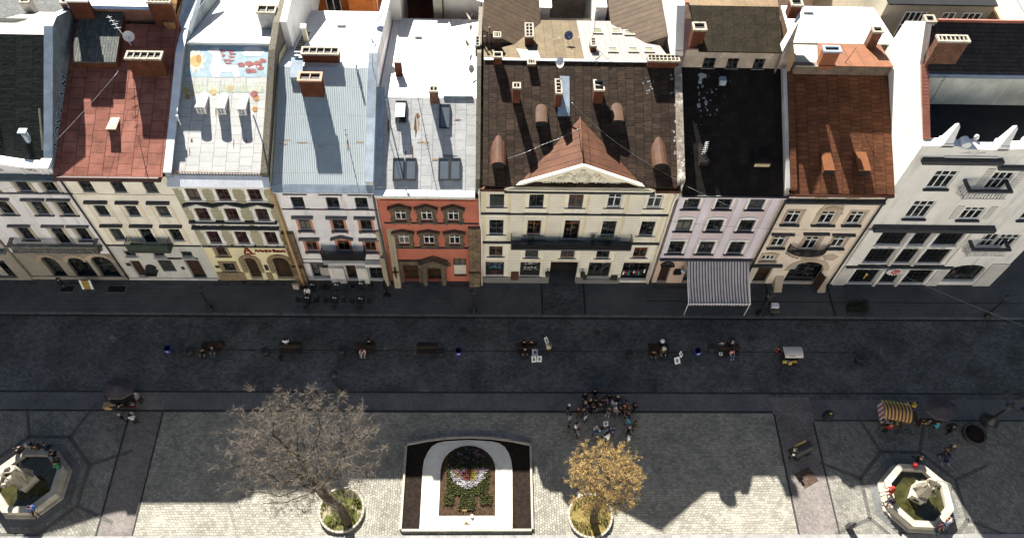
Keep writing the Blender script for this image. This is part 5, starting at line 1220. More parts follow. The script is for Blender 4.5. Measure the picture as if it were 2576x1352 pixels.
mb = MB(); a = gp(8, 1640, 60, (rF, zF + 3.2, 0)); mb.prism([(14.3, rF + .2, zF - .5), (14.3, 60, zF - .5), (14.3, 60, zF + 3.2), (14.3, rF + 3.0, zF + 3.0), (14.3, rF + .2, zF + .6)], (.62, 0, 0)); hs.part('party_wall', mb, P_Iw)
mb = MB()
for k in range(20): mb.box(14.92, rF + 3 + k * .36, zF + 3.1, 15.2, rF + 3.3 + k * .36, zF + 3.28)
hs.part('tile_coping', mb, ROOFTILE)

rg = random.Random(23); sp = [(1770, 575, 38, 26), (1755, 620, 16, 30), (1745, 800, 20, 28), (1800, 780, 12, 24), (1740, 665, 8, 14)]
sp += [(1740 + abs(rg.gauss(0, 60)), rg.uniform(560, 900), rg.uniform(3, 9), rg.uniform(3, 12)) for q in range(26)] + [(rg.uniform(1640, 2000), rg.uniform(560, 1250), 3, 4) for q in range(14)]
stains(hs, roofG, 8, pG, sp, LIME, 6)
# ================================================================== H: peach house
hs = House('peach_house', 23.15, 31.2, 'peach house with flaking plaster, white windows, a curved balcony and a rust-brown roof')
sH = dict(id='H1', case=(.2, .04), casem=P_Ht, frame=FR_WHITE, sillmat=DARKLEDGE, sill=(.16, .24), apron=False)
CH = [24.6, 27.38, 29.72]
hs.wins([CH[0], CH[2]], 9.15, 10.85, 1.15, sH); hs.wins([CH[1]], 9.15, 10.85, 1.2, dict(sH, id='H2', case=(.36, .06), orn=True))
sH3 = dict(sH, id='H3', hood=('slab', .22, .12, .26, .16), hoodm=DARKLEDGE); hs.wins([CH[0] - .1, CH[2] - .1], 5.85, 7.4, 1.1, sH3); hs.wins([CH[1] - .1], 5.5, 7.4, 1.15, dict(sH3, id='H4', case=(.3, .05)))
hs.wins([24.38], 3.8, 4.68, 1.15, dict(sH, id='H5', bars=3, arch=True, sillmat=P_Ht))
hs.door(26.85, 29.85, .15, 3.65, spring=2.3, m=BLACK, dep=.7, name='entrance_arch', glaz=True); hs.door(24.0, 25.3, .1, 2.85, m=WOOD_D, dep=.45)
for xx in (24.7, 27.3, 29.8): hs.wins([xx], 12.62, 13.02, 1.2, dict(id='H6', case=None, casem=P_H, frame=FR_WHITE, bars=4, sillmat=P_H, sill=(.03, .03), tr=.5))
pH = (37.9, 13.75, .50); rH = 46.3
hs.wall(13.2, [P_H, P_H], prof=[(38.4, 13.2), (38.6, 13.9), (rH, plz(pH, rH) - .1), (57, 15)])
roofH = hs.roof([(37.85, plz(pH, 37.85)), (rH, plz(pH, rH))], [RF_H], x0=23.35, x1=31.18)
mb = MB(); mb.prism([(23.12, 38.0, 13.85), (23.55, 38.0, 13.85), (23.55, rH, plz(pH, rH) + .12), (23.12, rH, plz(pH, rH) + .12)], (0, 0, .16)); hs.part('roof_flashing', mb, RF_H, roofH)
hs.ledge(23.2, 31.1, 12.2, .42, .2, DARKLEDGE); hs.ledge(23.2, 25.9, 3.05, .3, .22, DARKLEDGE)
mb = MB(); mb.tube([(23.2, 37.8, 13.62), (31.2, 37.8, 13.55)], .09, 6); mb.box(23.2, 37.85, 13.3, 31.2, 38.39, 13.5); hs.part('gutter', mb, mat('gutter_rust', (.12,.045,.025)))
mb = MB(); rg = random.Random(6)
for xx in (26.0, 28.5): mb.box(xx - .5, 38.30, 12.5, xx + .5, 38.39, 13.1); scrolls(mb, xx, 12.7, .8, .4, 4, rg, 38.26)
mb.prism([(26.5, 38.32, 11.15), (28.3, 38.32, 11.15), (28.2, 38.32, 11.6), (27.9, 38.32, 11.95), (27.4, 38.32, 12.05), (26.9, 38.32, 11.95), (26.6, 38.32, 11.6)], (0, .075, 0)); scrolls(mb, 27.4, 11.3, 1.5, .5, 7, rg, 38.3)
hs.part('stucco_ornament', mb, P_Ht)
mb = MB()
for pts in ([(25.4, 5.2), (26.4, 4.7), (28.6, 4.8), (29.3, 5.6), (29.0, 7.2), (28.3, 8.0), (28.1, 7.6), (26.3, 7.6), (25.9, 6.5)], [(29.0, 4.6), (29.8, 4.9), (30.5, 4.5), (30.2, 3.9), (29.4, 3.9)], [(23.7, 3.4), (24.0, 5.1), (25.3, 5.2), (25.6, 3.4)],
            [(26.1, 2.0), (26.3, 3.4), (27.1, 4.2), (28.5, 4.4), (29.7, 4.0), (30.4, 3.0), (30.6, 1.6), (29.9, 1.8), (29.5, 3.2), (28.4, 3.75), (27.3, 3.4), (26.85, 2.4)], [(25.5, 9.6), (26.5, 10.0), (26.6, 9.2), (25.6, 9.2)], [(28.3, 9.2), (28.4, 10.0), (28.9, 9.7), (29.0, 9.1)]):
    n = len(pts); cxx = sum(p[0] for p in pts) / n; czz = sum(p[1] for p in pts) / n
hs_bare = [[(29.0, 4.6), (29.8, 4.9), (30.5, 4.5), (30.2, 3.9), (29.4, 3.9)]]
for pts in hs_bare: mb.prism([(x, 38.375, z) for x, z in pts], (0, .02, 0))
for k in range(9):
    a = PI * (k + .5) / 9; da = PI / 9 * .5; xc, hw, sp, rs = 28.35, 1.5, 2.3, 1.35
    mb.prism([(xc - (hw + r) * math.cos(a + s * da), 38.35, sp + (rs + r) * math.sin(a + s * da)) for r, s in ((.02, -1), (.02, 1), (.5, 1), (.5, -1))], (0, .04, 0))
hs.part('bare_stone', mb, P_Ht)
# curved balcony
mb = MB(); N = 12
arc = [(27.3 + 1.7 * math.cos(PI + PI * k / N), 38.39 + .75 * math.sin(PI + PI * k / N)) for k in range(N + 1)]
mb.prism([(x, y, 5.22) for x, y in arc], (0, 0, .2), 0)
for k in range(1, N, 1):
    x, y = arc[k]; d = V((27.3 - x, 38.39 - y, 0)) * .55; mb.tube([(x, y + .08, 5.1), (x + d.x * .5, y + .08 + d.y * .5, 4.85), (x + d.x, 38.36, 4.5)], [.14, .11, .06], 5, 0)
bl = hs.part('balcony', mb, P_Ht)
mb = MB()
for zz in (5.5, 6.35): mb.tube([(x, y, zz) for x, y in arc], .03, 5)
for k in range(N):
    for q in range(4):
        u = q / 4; x = arc[k][0] * (1-u) + arc[k+1][0] * u; y = arc[k][1] * (1-u) + arc[k+1][1] * u; mb.box(x - .012, y - .012, 5.42, x + .012, y + .012, 6.35)
    if k % 2 == 0: mb.face([(arc[k][0], arc[k][1] - .01, 5.5), (arc[k+1][0], arc[k+1][1] - .01, 5.5), (arc[k+1][0], arc[k+1][1] - .01, 6.1), (arc[k][0], arc[k][1] - .01, 6.1)])
hs.part('railing', mb, IRON, bl)
for x in (26.3, 30.3):
    mb = MB(); mb.prism([(x - .35, 38.39, 0), (x - .35, 37.4, 0), (x - .35, 38.39, 1.4)], (.7, 0, 0)); hs.part('buttress', mb, P_Ht)
mb = MB(); mb.box(27.1, 38.95, 1.6, 27.7, 39.0, 2.3); hs.part('poster', mb, mat('poster_blue_grey', (.35,.42,.45)))
mb = MB(); mb.prism([(29.6, 38.3, .1), (29.95, 37.6, .1), (29.95, 37.6, 2.3), (29.6, 38.3, 2.3)], (.04, .02, 0)); hs.part('open_door_leaf', mb, WOOD_D)
downpipe(hs, [(23.2, 37.7, 13.6), (23.25, 38.2, 13.0), (23.2, 38.25, .1)], FR_DARK, .09); downpipe(hs, [(31.15, 37.75, 13.5), (31.1, 38.25, 12.8), (31.1, 38.25, .1)], FR_DARK, .08)
for (ua, ub, v) in ((715, 775, 1110), (935, 1008, 1112)):
    a = gp(9, ua, v + 25, pH); b = gp(9, ub, v + 25, pH); dormer(hs, roofH, a.x, b.x, a.y, pH, .62, .12, mat('dormer_orange', (.14,.052,.02), rough=.7, spec=.15, var=.1), RF_H, BLACK)  # orange-brown sheet on the dormer tops
# H rear: parapet with terracotta sheet, white back roof
zH = plz(pH, rH); zHt = gy(9, 950, 428, rH + .05).z
mb = MB(); mb.box(23.5, rH + .02, zH - .6, 31.1, rH + .4, zHt - .02); rw = hs.part('rear_wall', mb, mat('render_brown_dark', (.16,.12,.09), var=.25))
pH2 = (rH, zHt, -.16); yH2 = gp(9, 900, 290, pH2).y; xa = gp(9, 690, 300, pH2).x; xb = gp(9, 1010, 300, pH2).x; xc_ = gp(9, 600, 435, pH2).x
mb = MB(); mb.prism([(gp(9, 690, 430, pH2).x, rH - .1, zHt), (31.15, rH - .1, zHt), (31.15, yH2, plz(pH2, yH2)), (xa, yH2, plz(pH2, yH2))], (0, 0, .08)); hs.part('rear_roof', mb, RF_T, rw)
mb = MB(); mb.prism([(23.6, rH - .05, zHt - .1), (gp(9, 690, 430, pH2).x - .01, rH - .05, zHt - .1), (xa - .01, yH2, plz(pH2, yH2) - .1), (24.2, yH2, plz(pH2, yH2) - .1)], (0, 0, .08)); hs.part('rear_roof', mb, mat('roof_green_pale', (.50,.52,.42), rough=.5, var=.12, brick=(1.2,.5,.015,(.52,.54,.44),(.3,.31,.25),False,.5)), rw)
zz = plz(pH2, yH2); yH3 = gp(9, 700, 48, (yH2, zz, -.16)).y
mb = MB(); mb.prism([(24.0, yH2 + .01, zz), (32.55, yH2 + .01, zz), (32.55, yH3, zz - .16 * (yH3 - yH2)), (24.6, yH3, zz - .16 * (yH3 - yH2))], (0, 0, .09)); hs.part('rear_roof', mb, RF_W, rw)
mb = MB(); A = gp(9, 620, 95, (yH2, zz, -.16)); mb.box(A.x - .4, A.y, A.z, A.x + .4, A.y + .4, A.z + .3); hs.part('roof_vent', mb, RF_W, rw)
chim(hs, rw, 9, (690, 430), (790, 428), (735, 330), pH2, .55, mat('stack_orange', (.24,.09,.04), var=.15), 1, 1, ZINC, flare=.08)
chim(hs, rw, 9, (1000, 320), (1055, 310), (1060, 205), (yH2, zz, -.16), .6, BRICK, 1, 1, CAPSTONE)
a = gp(9, 860, 415, pH2); antenna(a, gy(9, 955, 285, a.y + .5), 'leaning dark aerial on the terracotta rear roof', IRON, 0)
# ================================================================== I: tall grey-white corner house
hs = House('corner_house', 31.25, 46.2, 'tall grey-white corner house with a scrolled parapet, stone balconies and shop glazing', cat='house')
sI = dict(id='I1', case=None, casem=P_I, frame=FR_WHITE, bars=3, sillmat=DARKLEDGE, sill=(.16, .2), tr=.68)
hs.wins([34.5], 13.85, 15.85, 1.75, sI); hs.wins([34.52], 10.05, 12.25, 1.72, sI)
hs.wins([38.95], 12.9, 15.75, 1.6, dict(sI, id='I2', sill=(.03, .03))); hs.wins([39.0], 9.95, 11.5, 1.72, sI); hs.wins([43.9], 13.8, 15.8, 1.7, sI); hs.wins([44.0], 10.0, 12.2, 1.7, sI); hs.wins([43.9], 5.9, 7.9, 1.7, sI); hs.wins([39.45+2.7], 4.75, 7.95, 1.6, dict(sI, id='I2', sill=(.03, .03)))
bx = [(32.85, 35.1), (35.55, 37.15), (37.6, 39.95)]
GL2 = mat('glazing_black', (.008,.009,.010), rough=.12, spec=.2, var=.1, bump=0)
for xa, xb in bx:
    for (za, zb) in ((3.45, 5.85), (6.2, 8.1), (.15, 2.65)):
        hs.holes.append((xa, xb, za, zb))
hs.door(41.35, 44.45, .6, 3.35, spring=2.6, m=BLACK, dep=.4, name='arched_window', glaz=True)
zI = 18.6
hs.wall(17.6, [P_I, P_I], bands=[(17.6, 0)], prof=[(38.4, 17.6), (39, 17.9), (42, 18.0), (46, 18.0), (56, 16)])
k = 0
for xa, xb in bx:
    for (za, zb) in ((3.45, 5.85), (6.2, 8.1), (.15, 2.65)):
        mb = MB(); y = 38.66
        mb.face([(xa, y, za), (xb, y, za), (xb, y, zb), (xa, y, zb)], 0)
        n = 5 if xb - xa > 2 else 4
        for q in range(n + 1): mb.box(xa + (xb - xa) * q / n - .025, y - .05, za + .002, xa + (xb - xa) * q / n + .025, y - .003, zb - .002, 1)
        for q in (.02, .33, .66, .98): mb.box(xa, y - .045, za + (zb - za) * q - .025, xb, y - .004, za + (zb - za) * q + .025, 1)
        hs.part('shop_glazing', mb, [GL2, mat('frame_black', (.02,.02,.022), rough=.5, bump=0)])
# mullion shafts in front of the glazing, ledges and lettering band
for xx in (35.32, 37.38):
    for za, zb in ((3.4, 8.3), (.0, 2.7)): mb = MB(); mb.tube([(xx, 38.3, za), (xx, 38.3, zb)], .17, 8); hs.part('shaft', mb, P_I)
hs.ledge(31.6, 41.7, 8.75, .55, .42, DARKLEDGE); hs.ledge(31.6, 41.2, 3.12, .35, .2, DARKLEDGE)
mb = MB(); mb.box(32.4, 38.25, 2.72, 40.3, 38.39, 3.1); mb.box(32.6, 38.3, 5.87, 40.1, 38.39, 6.17); lb = hs.part('sign_band', mb, P_I)
textmesh(lb, 'lettering', 'BEER THEATRE', .3, DARKLEDGE, (32.95, 38.24, 2.8), ext=.004, sx=.9); textmesh(lb, 'lettering', 'ТЕАТР ПИВА', .3, DARKLEDGE, (35.5, 38.24, 2.8), ext=.004, sx=.85); textmesh(lb, 'lettering', 'THEATER OF BEER', .3, DARKLEDGE, (37.6, 38.24, 2.8), ext=.004, sx=.85)
textmesh(lb, 'lettering', 'THEATRE OF BEER', .22, DARKLEDGE, (32.9, 38.29, 5.93), ext=.004, sx=.9); textmesh(lb, 'lettering', 'TEATR PIWA', .22, DARKLEDGE, (35.65, 38.29, 5.93), ext=.004, sx=.9); textmesh(lb, 'lettering', 'ТЕАТР ПИВА', .22, DARKLEDGE, (37.9, 38.29, 5.93), ext=.004, sx=.9)
c = gy(5, 710, 997, 37.9); mb = MB()
mb.prism([(c.x + .42 * math.cos(2*PI*q/20), c.y, c.z + .30 * math.sin(2*PI*q/20)) for q in range(20)], (0, .05, 0), 0)
for q in range(18):
    a = 2*PI*q/18; e = V((math.cos(a) * .8, 0, math.sin(a) * .55)); t = V((-math.sin(a), 0, math.cos(a))) * .05; p0 = c + V((math.cos(a) * .44, 0, math.sin(a) * .32)); p1 = c + e
    mb.prism([p0 - t, p1 - t, p1 + t, p0 + t], (0, .04, 0), 1)
sun = hs.part('sun_emblem', mb, [mat('sign_red', (.6,.04,.03)), WHITE]); textmesh(sun, 'lettering', 'Правда', .24, WHITE, (c.x - .38, c.y - .012, c.z - .07), ext=.004, sx=.85)
hs.boxes('rusticated_pier', [(xa, 38.28, .0, xb, 38.39, 3.05 if xb < 42 else 3.6) for xa, xb in ((31.5, 32.6), (40.2, 41.2), (44.6, 46.15))], P_Ib)
for xa, xb in ((31.45, 32.5), (40.3, 41.4)):
    mb = MB(); mb.box(xa, 38.2, 3.4, xb, 38.39, 8.2); mb.box(xa - .06, 38.1, 8.2, xb + .06, 38.39, 8.7); hs.part('pilaster', mb, P_I)
mb = MB(); mb.ball((33.9, 38.2, 2.0), .13, 8); mb.box(33.86, 38.19, 1.3, 33.94, 38.21, 2.0); hs.part('shop_lamp', mb, mat('lamp_yellow', (.8,.55,.1)))
cb = gy(5, 1190, 470, 37.2); cb2 = gy(5, 1470, 475, 37.2)
stone_balcony(hs, cb.x, cb2.x, cb.z - .95, 1.2, .95, P_I, DARKLEDGE, step=.26)
cb = gy(5, 1215, 850, 37.2); cb2 = gy(5, 1460, 853, 37.2)
stone_balcony(hs, cb.x, cb2.x, cb.z - .95, 1.2, .95, P_I, DARKLEDGE, step=.26)
for (xc, za, zb, hw) in ((38.95, 13.2, 16.2, .95), (39.0, 10.0, 11.7, 1.0)):
    hs.boxes('quoin_strip', [(xc + s * (hw + .35) - .28, 38.355, za, xc + s * (hw + .35) + .28, 38.39, zb) for s in (-1, 1)], P_Ib)
hs.ledge(37.9, 46.2, 16.35, .35, .28, DARKLEDGE)
# parapet gable with scrolls, obelisks
hs.ledge(31.8, 37.8, 17.0, .45, .38, DARKLEDGE)
prof = [(31.25, 18.65), (33.6, 18.65), (34.4, 18.35), (37.3, 18.35), (38.6, 18.5), (39.5, 18.55), (40.2, 19.4), (41.2, 20.0), (43.0, 20.2), (46.2, 19.6)]
mb = MB(); mb.prism([(31.25, 38.38, 17.602), (46.2, 38.38, 17.602)] + [(x, 38.38, z) for x, z in prof[::-1]], (0, .42, 0), 0)
for q in range(len(prof) - 1):
    (xa, za), (xb, zb) = prof[q], prof[q+1]
    mb.prism([(xa, 38.2, za + .003), (xb, 38.2, zb + .003), (xb, 38.2, zb + .14), (xa, 38.2, za + .14)], (0, .78, 0), 1)
mb.box(33.3, 38.25, 17.5, 37.3, 38.378, 17.6, 0)
for (xx, zz, r) in ((34.3, 18.75, .34), (38.9, 18.9, .42), (40.0, 19.2, .45)):
    for q in range(2):
        pts = [(xx + (r - .035 * w) * math.cos(w * .62) , 38.33, zz + (r - .035 * w) * math.sin(w * .62)) for w in range(10)]
        mb.prism([(xx + r * math.cos(2*PI*w/12), 38.28, zz + r * math.sin(2*PI*w/12)) for w in range(12)], (0, .66, 0), 1) if q == 0 else mb.tube(pts, .05, 4, 1)
for (xx, zz) in ((34.9, 18.0), (36.0, 18.0)): scrolls(mb, xx, zz - .15, .6, .2, 1, random.Random(2), 38.35, 0)
for q in range(8):
    a = PI * q / 7; mb.tube([(41.5 + .5 * math.cos(a), 38.36, 17.9 + .5 * math.sin(a)), (41.5 + .95 * math.cos(a), 38.36, 17.9 + .95 * math.sin(a))], .03, 4, 0)
par = hs.part('scrolled_parapet', mb, [P_I, plaster('coping_pale', (.78,.77,.75))])
for (k_, b_, t_) in ((5, (1040, 145), (1105, 28)), (5, (1405, 160), (1480, 42))):
    B0 = gy(k_, *b_, 38.6); T0 = gy(k_, *t_, 38.6)
    mb = MB(); h = T0.z - B0.z; x = B0.x; w = .34
    mb.box(x - .42, 38.2, B0.z - .35, x + .42, 39.0, B0.z + .1)
    mb.prism([(x - w, 38.6 - w, B0.z + .102), (x + w, 38.6 - w, B0.z + .102), (x + w, 38.6 + w, B0.z + .102), (x - w, 38.6 + w, B0.z + .102)], (0, 0, .003))
    v = [V((x + sx * w, 38.6 + sy * w, B0.z + .105)) for sx, sy in ((-1,-1),(1,-1),(1,1),(-1,1))]; u = [V((x + sx * .14, 38.6 + sy * .14, T0.z - .2)) for sx, sy in ((-1,-1),(1,-1),(1,1),(-1,1))]; tp = V((x, 38.6, T0.z))
    for q in range(4): mb.face([v[q], v[(q+1)%4], u[(q+1)%4], u[q]]); mb.face([u[q], u[(q+1)%4], tp])
    hs.part('obelisk', mb, plaster('obelisk_white', (.82,.81,.79)), par)
mb = MB(); B0 = gy(5, 1205, 160, 39.2); mb.box(B0.x - .25, 39.0, 17.95, B0.x + .25, 39.4, 18.3); mb.ball((B0.x, 39.2, 18.65), .28, 8, 0, (.7, .7, 1)); hs.part('finial', mb, plaster('obelisk_white', (.82,.81,.79)), par)
# side gable wall (lit), upper setback storey and tiled roof
mb = MB(); ypr = [(38.4, 18.6), (40.9, 19.9), (43.7, 21.6), (45.6, 23.7), (47.9, 21.9), (48.6, 16.5)]
mb.prism([(31.21, 38.45, 10), (31.21, 48.6, 10)] + [(31.21, y, z) for y, z in ypr[::-1]], (.48, 0, 0)); gw = hs.part('gable_wall', mb, P_Iw)
mb = MB()
for q in range(22):
    u = q / 22; y = 38.9 + 4.7 * u; z = 18.85 + 2.75 * u
    mb.obox((31.5, y, z + .09), (.26, 0, 0), V((0, .12, .066)), (0, 0, .05))
hs.part('tile_coping', mb, ROOFTILE, gw)
mb = MB(); mb.face([(31.72, 38.82, 18.02), (46.1, 38.82, 18.02), (46.1, 43.4, 18.06), (31.72, 43.4, 18.06)]); hs.part('roof_terrace', mb, RF_FLAT)
yS = gz(9, 1700, 680, 18.06).y
zS = gy(9, 1600, 488, yS).z
mb = MB(); mb.box(31.72, yS, 17.9, 46.1, yS + .3, zS, 0); mb.box(40.8, yS - .04, 18.1, 42.0, yS + .05, 20.0, 1); ss = hs.part('setback_wall', mb, [plaster('render_bluegrey_old', (.52,.53,.47), (.30,.31,.28), var=.2), FR_DARK])
mb = MB(); zc = gy(9, 1700, 445, yS - .3).z; mb.box(31.72, yS - .35, zS + .003, 46.1, yS + .3, zS + .35); hs.part('cornice', mb, mat('cornice_blue', (.13,.17,.24), rough=.5), ss)
pI = (yS, zS + .36, .80); yI = gp(9, 1700, 148, pI).y
mb = MB(); mb.prism([(31.72, yS - .2, zS + .354), (46.1, yS - .2, zS + .354), (46.1, yI, plz(pI, yI)), (31.72, yI, plz(pI, yI))], (0, 0, .12))
mb.face([(31.72, yI, plz(pI, yI) + .12), (46.1, yI, plz(pI, yI) + .12), (46.1, yI + 1.5, plz(pI, yI) - 4), (31.72, yI + 1.5, plz(pI, yI) - 4)])
tr = hs.part('tiled_roof', mb, RF_TILE, ss)
mb = MB(); mb.tube([(32.2, yI, plz(pI, yI) + .15), (46.1, yI, plz(pI, yI) + .15)], .12, 6); hs.part('ridge_tiles', mb, ROOFTILE, ss)
A = gp(9, 1560, 435, pI); B = gp(9, 1390, 430, pI)
T = gy(9, 1475, 272, A.y); T2 = gy(9, 1675, 272, A.y)
chim_at(hs, ss, T.x, T2.x, A.y, A.y + .6, A.z - 1, T.z + .1, BRICK, 7, 1, CAPSTONE, flare=.06)
A = gy(9, 1410, 140, yI); chim_at(hs, ss, A.x - .35, A.x + .35, yI - .3, yI + .4, plz(pI, yI) - .5, A.z + .25, CAPSTONE, 1, 1, CAPSTONE)
a = gy(9, 1400, 690, yS - .2); antenna(V((33.0, yS - .6, 18.1)), gy(9, 1515, 500, yS - .6), 'dark aerial mast with stays on the felt terrace of the corner house', IRON, 2, .4, (.9, 1.0))

# ================================================================== buildings behind the row
def block(name, x0, x1, y0, y1, z, label, wallm, roofm, ridge=None, axis='x', z0=0, wins=None, cat='house', th=.12):
    """rear building: walls and a roof (flat, single or double pitch); ridge = extra height"""
    o = thing(name, ((x0 + x1) / 2, y0, 0), label, cat)
    mb = MB()
    mb.face([(x0, y0, z0), (x1, y0, z0), (x1, y0, z), (x0, y0, z)]); mb.face([(x1, y1, z0), (x0, y1, z0), (x0, y1, z), (x1, y1, z)])
    zl = z + (ridge or 0) if axis == 'lo_right' else z; zr_ = z + (ridge or 0) if axis == 'lo_left' else z
    mb.face([(x0, y1, z0), (x0, y0, z0), (x0, y0, zl), (x0, y1, zl)]); mb.face([(x1, y0, z0), (x1, y1, z0), (x1, y1, zr_), (x1, y0, zr_)])
    if axis in ('lo_right', 'lo_left'):
        for yy in (y0, y1): mb.face([(x0, yy, z), (x1, yy, z), (x1, yy, zr_), (x0, yy, zl)] if zl == z else [(x0, yy, z), (x1, yy, z), (x0, yy, zl)])
    if axis == 'back' or axis == 'front':
        zz = z + ridge
        for xx in (x0, x1): mb.face([(xx, y0, z), (xx, y1, z), (xx, y1 if axis == 'back' else y0, zz)])
        mb.face([(x0, y1 if axis == 'back' else y0, z), (x1, y1 if axis == 'back' else y0, z), (x1, y1 if axis == 'back' else y0, zz), (x0, y1 if axis == 'back' else y0, zz)])
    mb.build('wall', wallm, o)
    mb = MB(); e = .25
    if axis == 'x' and ridge:
        ym = (y0 + y1) / 2
        mb.prism([(x0 - e, y0 - e, z), (x1 + e, y0 - e, z), (x1 + e, ym, z + ridge), (x0 - e, ym, z + ridge)], (0, 0, th)); mb.prism([(x0 - e, ym, z + ridge), (x1 + e, ym, z + ridge), (x1 + e, y1 + e, z), (x0 - e, y1 + e, z)], (0, 0, th))
    elif axis in ('lo_right', 'lo_left'):
        mb.prism([(x0 - .02, y0 - e, zl + .01), (x1 + e, y0 - e, zr_ + .01), (x1 + e, y1, zr_ + .01), (x0 - .02, y1, zl + .01)], (0, 0, th))
    elif axis == 'back': mb.prism([(x0, y0 - e, z + .01), (x1, y0 - e, z + .01), (x1, y1, z + ridge + .01), (x0, y1, z + ridge + .01)], (0, 0, th))
    elif axis == 'front': mb.prism([(x0, y0, z + ridge + .01), (x1, y0, z + ridge + .01), (x1, y1 + e, z + .01), (x0, y1 + e, z + .01)], (0, 0, th))
    else: mb.prism([(x0 - .1, y0 - .1, z + .01), (x1 + .1, y0 - .1, z + .01), (x1 + .1, y1, z + .01), (x0 - .1, y1, z + .01)], (0, 0, th))
    rf = mb.build('roof', roofm, o)
    for (xa, xb, za, zb, n) in (wins or []):
        mb = MB(); y = y0 - .03
        mb.box(xa, y, za, xb, y0 - .003, zb, 0)
        for q in range(n + 1): mb.box(xa + (xb - xa) * q / n - .04, y - .05, za, xa + (xb - xa) * q / n + .04, y - .002, zb, 1)
        for q in (0, .66, 1): mb.box(xa - .04, y - .045, za + (zb - za) * q - .04, xb + .04, y - .003, za + (zb - za) * q + .04, 1)
        mb.build('window', [GLASS, WHITE], o)
    return o, rf
class Stub:                                     # lets the roof helpers hang parts on a rear building
    def __init__(s, o): s.o = o; s.y = 0
    def part(s, name, mb, mats, parent=None): return mb.build(name, mats, parent or s.o)
# brown wings round the dark courtyard behind F
c0 = gz(8, 520, 150, 16.4); c1 = gz(8, 1000, 150, 16.4)
o, rf = block('courtyard_wing', -.5, c0.x, 49.9, 66, 16.2, 'brown standing-seam rear wing left of the dark courtyard, behind the tan roof', RENDER_OLD, RF_F4, 2.6, 'lo_right')
o, rf = block('courtyard_wing', c1.x + .9, 14.2, 50.5, 66, 16.2, 'brown standing-seam rear wing right of the dark courtyard, behind the pink roof', RENDER_OLD, RF_F4, 1.9, 'lo_left')
mb = MB(); mb.box(c0.x + .28, 55.4, 8, c0.x + 1.1, 66, 16.6); mb.box(c0.x + .2, 55.3, 16.6, c0.x + 1.25, 66, 16.75); tag(mb.build('courtyard_wall', P_Iw, None, loc=(c0.x + .7, 55.4, 8)), 'white wall strip along the left side of the dark courtyard', 'wall')
mb = MB(); mb.box(c1.x - .35, 55.4, 8, c1.x + .6, 66, 16.8); tag(mb.build('courtyard_wall', P_Iw, None, loc=(c1.x, 55.4, 8)), 'white wall strip along the right side of the dark courtyard', 'wall')
# orange rear house behind D
a = gz(23, 200, 280, 13.0); b = gz(23, 1020, 280, 13.0)
o, rf = block('orange_house', a.x, b.x - 2.0, 62.5, 70, 15.0, 'orange-painted rear house with dark windows behind the white roof', RF_OR, mat('roof_red_tile', (.36,.10,.05), brick=(.3,.3,.03,(.30,.08,.04),(.1,.03,.02),False,.5)), 2.5, 'x', wins=[(a.x + 1.0, a.x + 2.3, 10.2, 13.6, 2), (a.x + 4.4, a.x + 5.8, 10.6, 13.8, 2)])
o, rf = block('orange_annex', b.x - 1.9, b.x + .4, 60.5, 66, 13.2, 'low brown-tiled annex beside the orange rear house', RF_OR, mat('roof_brown_tile', (.15,.05,.035), brick=(.3,.3,.03,(.13,.045,.03),(.04,.02,.015),False,.5)), 1.6, 'lo_left')
# dark yard and white rear house behind E
o, rf = block('rear_white_house', -4.2, -.8, 59.4, 68, 14.0, 'white rear house with timber props and dishes behind the red house', P_Iw, RF_W, 1.4, 'lo_right')
s_ = Stub(o); mb = MB(); mb.box(-5.1, 59.0, 10.5, -4.3, 61.5, 14.6); mb.box(-5.2, 58.9, 14.605, -4.2, 61.6, 14.75); s_.part('green_box_room', mb, mat('paint_pale_green', (.42,.42,.32)))
mb = MB(); mb.tube([(-4.0, 61.0, 15.5), (-1.4, 63.2, 15.6)], .07, 5); mb.tube([(-3.2, 63.5, 15.7), (-2.0, 60.0, 15.2)], .06, 5); mb.tube([(-3.9, 59.8, 15.3), (-1.6, 60.9, 15.0)], .05, 5); tag(mb.build('timber_props', mat('timber_weathered', (.26,.15,.09), var=.3), None, loc=(-3, 61, 15.4)), 'crossed weathered timbers lying on the white rear roof', 'timber')
# behind C and B
o, rf = block('rear_north_house', -24.6, -17.0, 60, 72, 16.0, 'white rear house at the top edge behind the painted roof', P_Iw, RF_W, 2.0, 'x')
zb_ = gy(6, 850, 40, 50.0).z
o, rf = block('rear_brick_house', -31.9, -25.2, 50.0, 60, zb_, 'rear house with a white roof and a blue eaves strip above the tiled roof', mat('wall_brick_dim', (.20,.10,.07), var=.25), RF_W, -1.8, 'back')
s_ = Stub(o); mb = MB(); mb.box(-31.9, 49.7, zb_ - .12, -25.2, 49.98, zb_ + .08); s_.part('gutter', mb, mat('gutter_blue', (.20,.33,.55), rough=.4))
a = gy(6, 525, 45, 49.4); chim_at(s_, rf, a.x, gy(6, 680, 45, 49.4).x, 49.35, 49.68, 16, gy(6, 600, 3, 49.35).z, BRICKR, 6, 1, WHITE)
a = gy(6, 1115, 20, 49.4); chim_at(s_, rf, a.x, gy(6, 1290, 20, 49.4).x, 49.35, 49.68, 16, gy(6, 1200, 15, 49.35).z, BRICKR, 6, 1, CAPSTONE)
a = gy(6, 470, 20, 50.0); chim_at(s_, rf, a.x - .1, a.x + .75, 49.9, 50.5, 16, a.z + .1, BRICKR, 1, 1, CAPSTONE)
mb = MB(); mb.box(-24.95, 49.2, 14, -24.2, 58, 19.4); mb.prism([(-24.95, 49.2, 19.4), (-24.2, 49.2, 19.4), (-24.2, 58, 21.4), (-24.95, 58, 21.4)], (0, 0, .12)); tag(mb.build('overgrown_wall', GABLE_BROWN, None, loc=(-24.6, 49.2, 14)), 'ragged brown overgrown party wall between the red and the painted roof', 'wall')
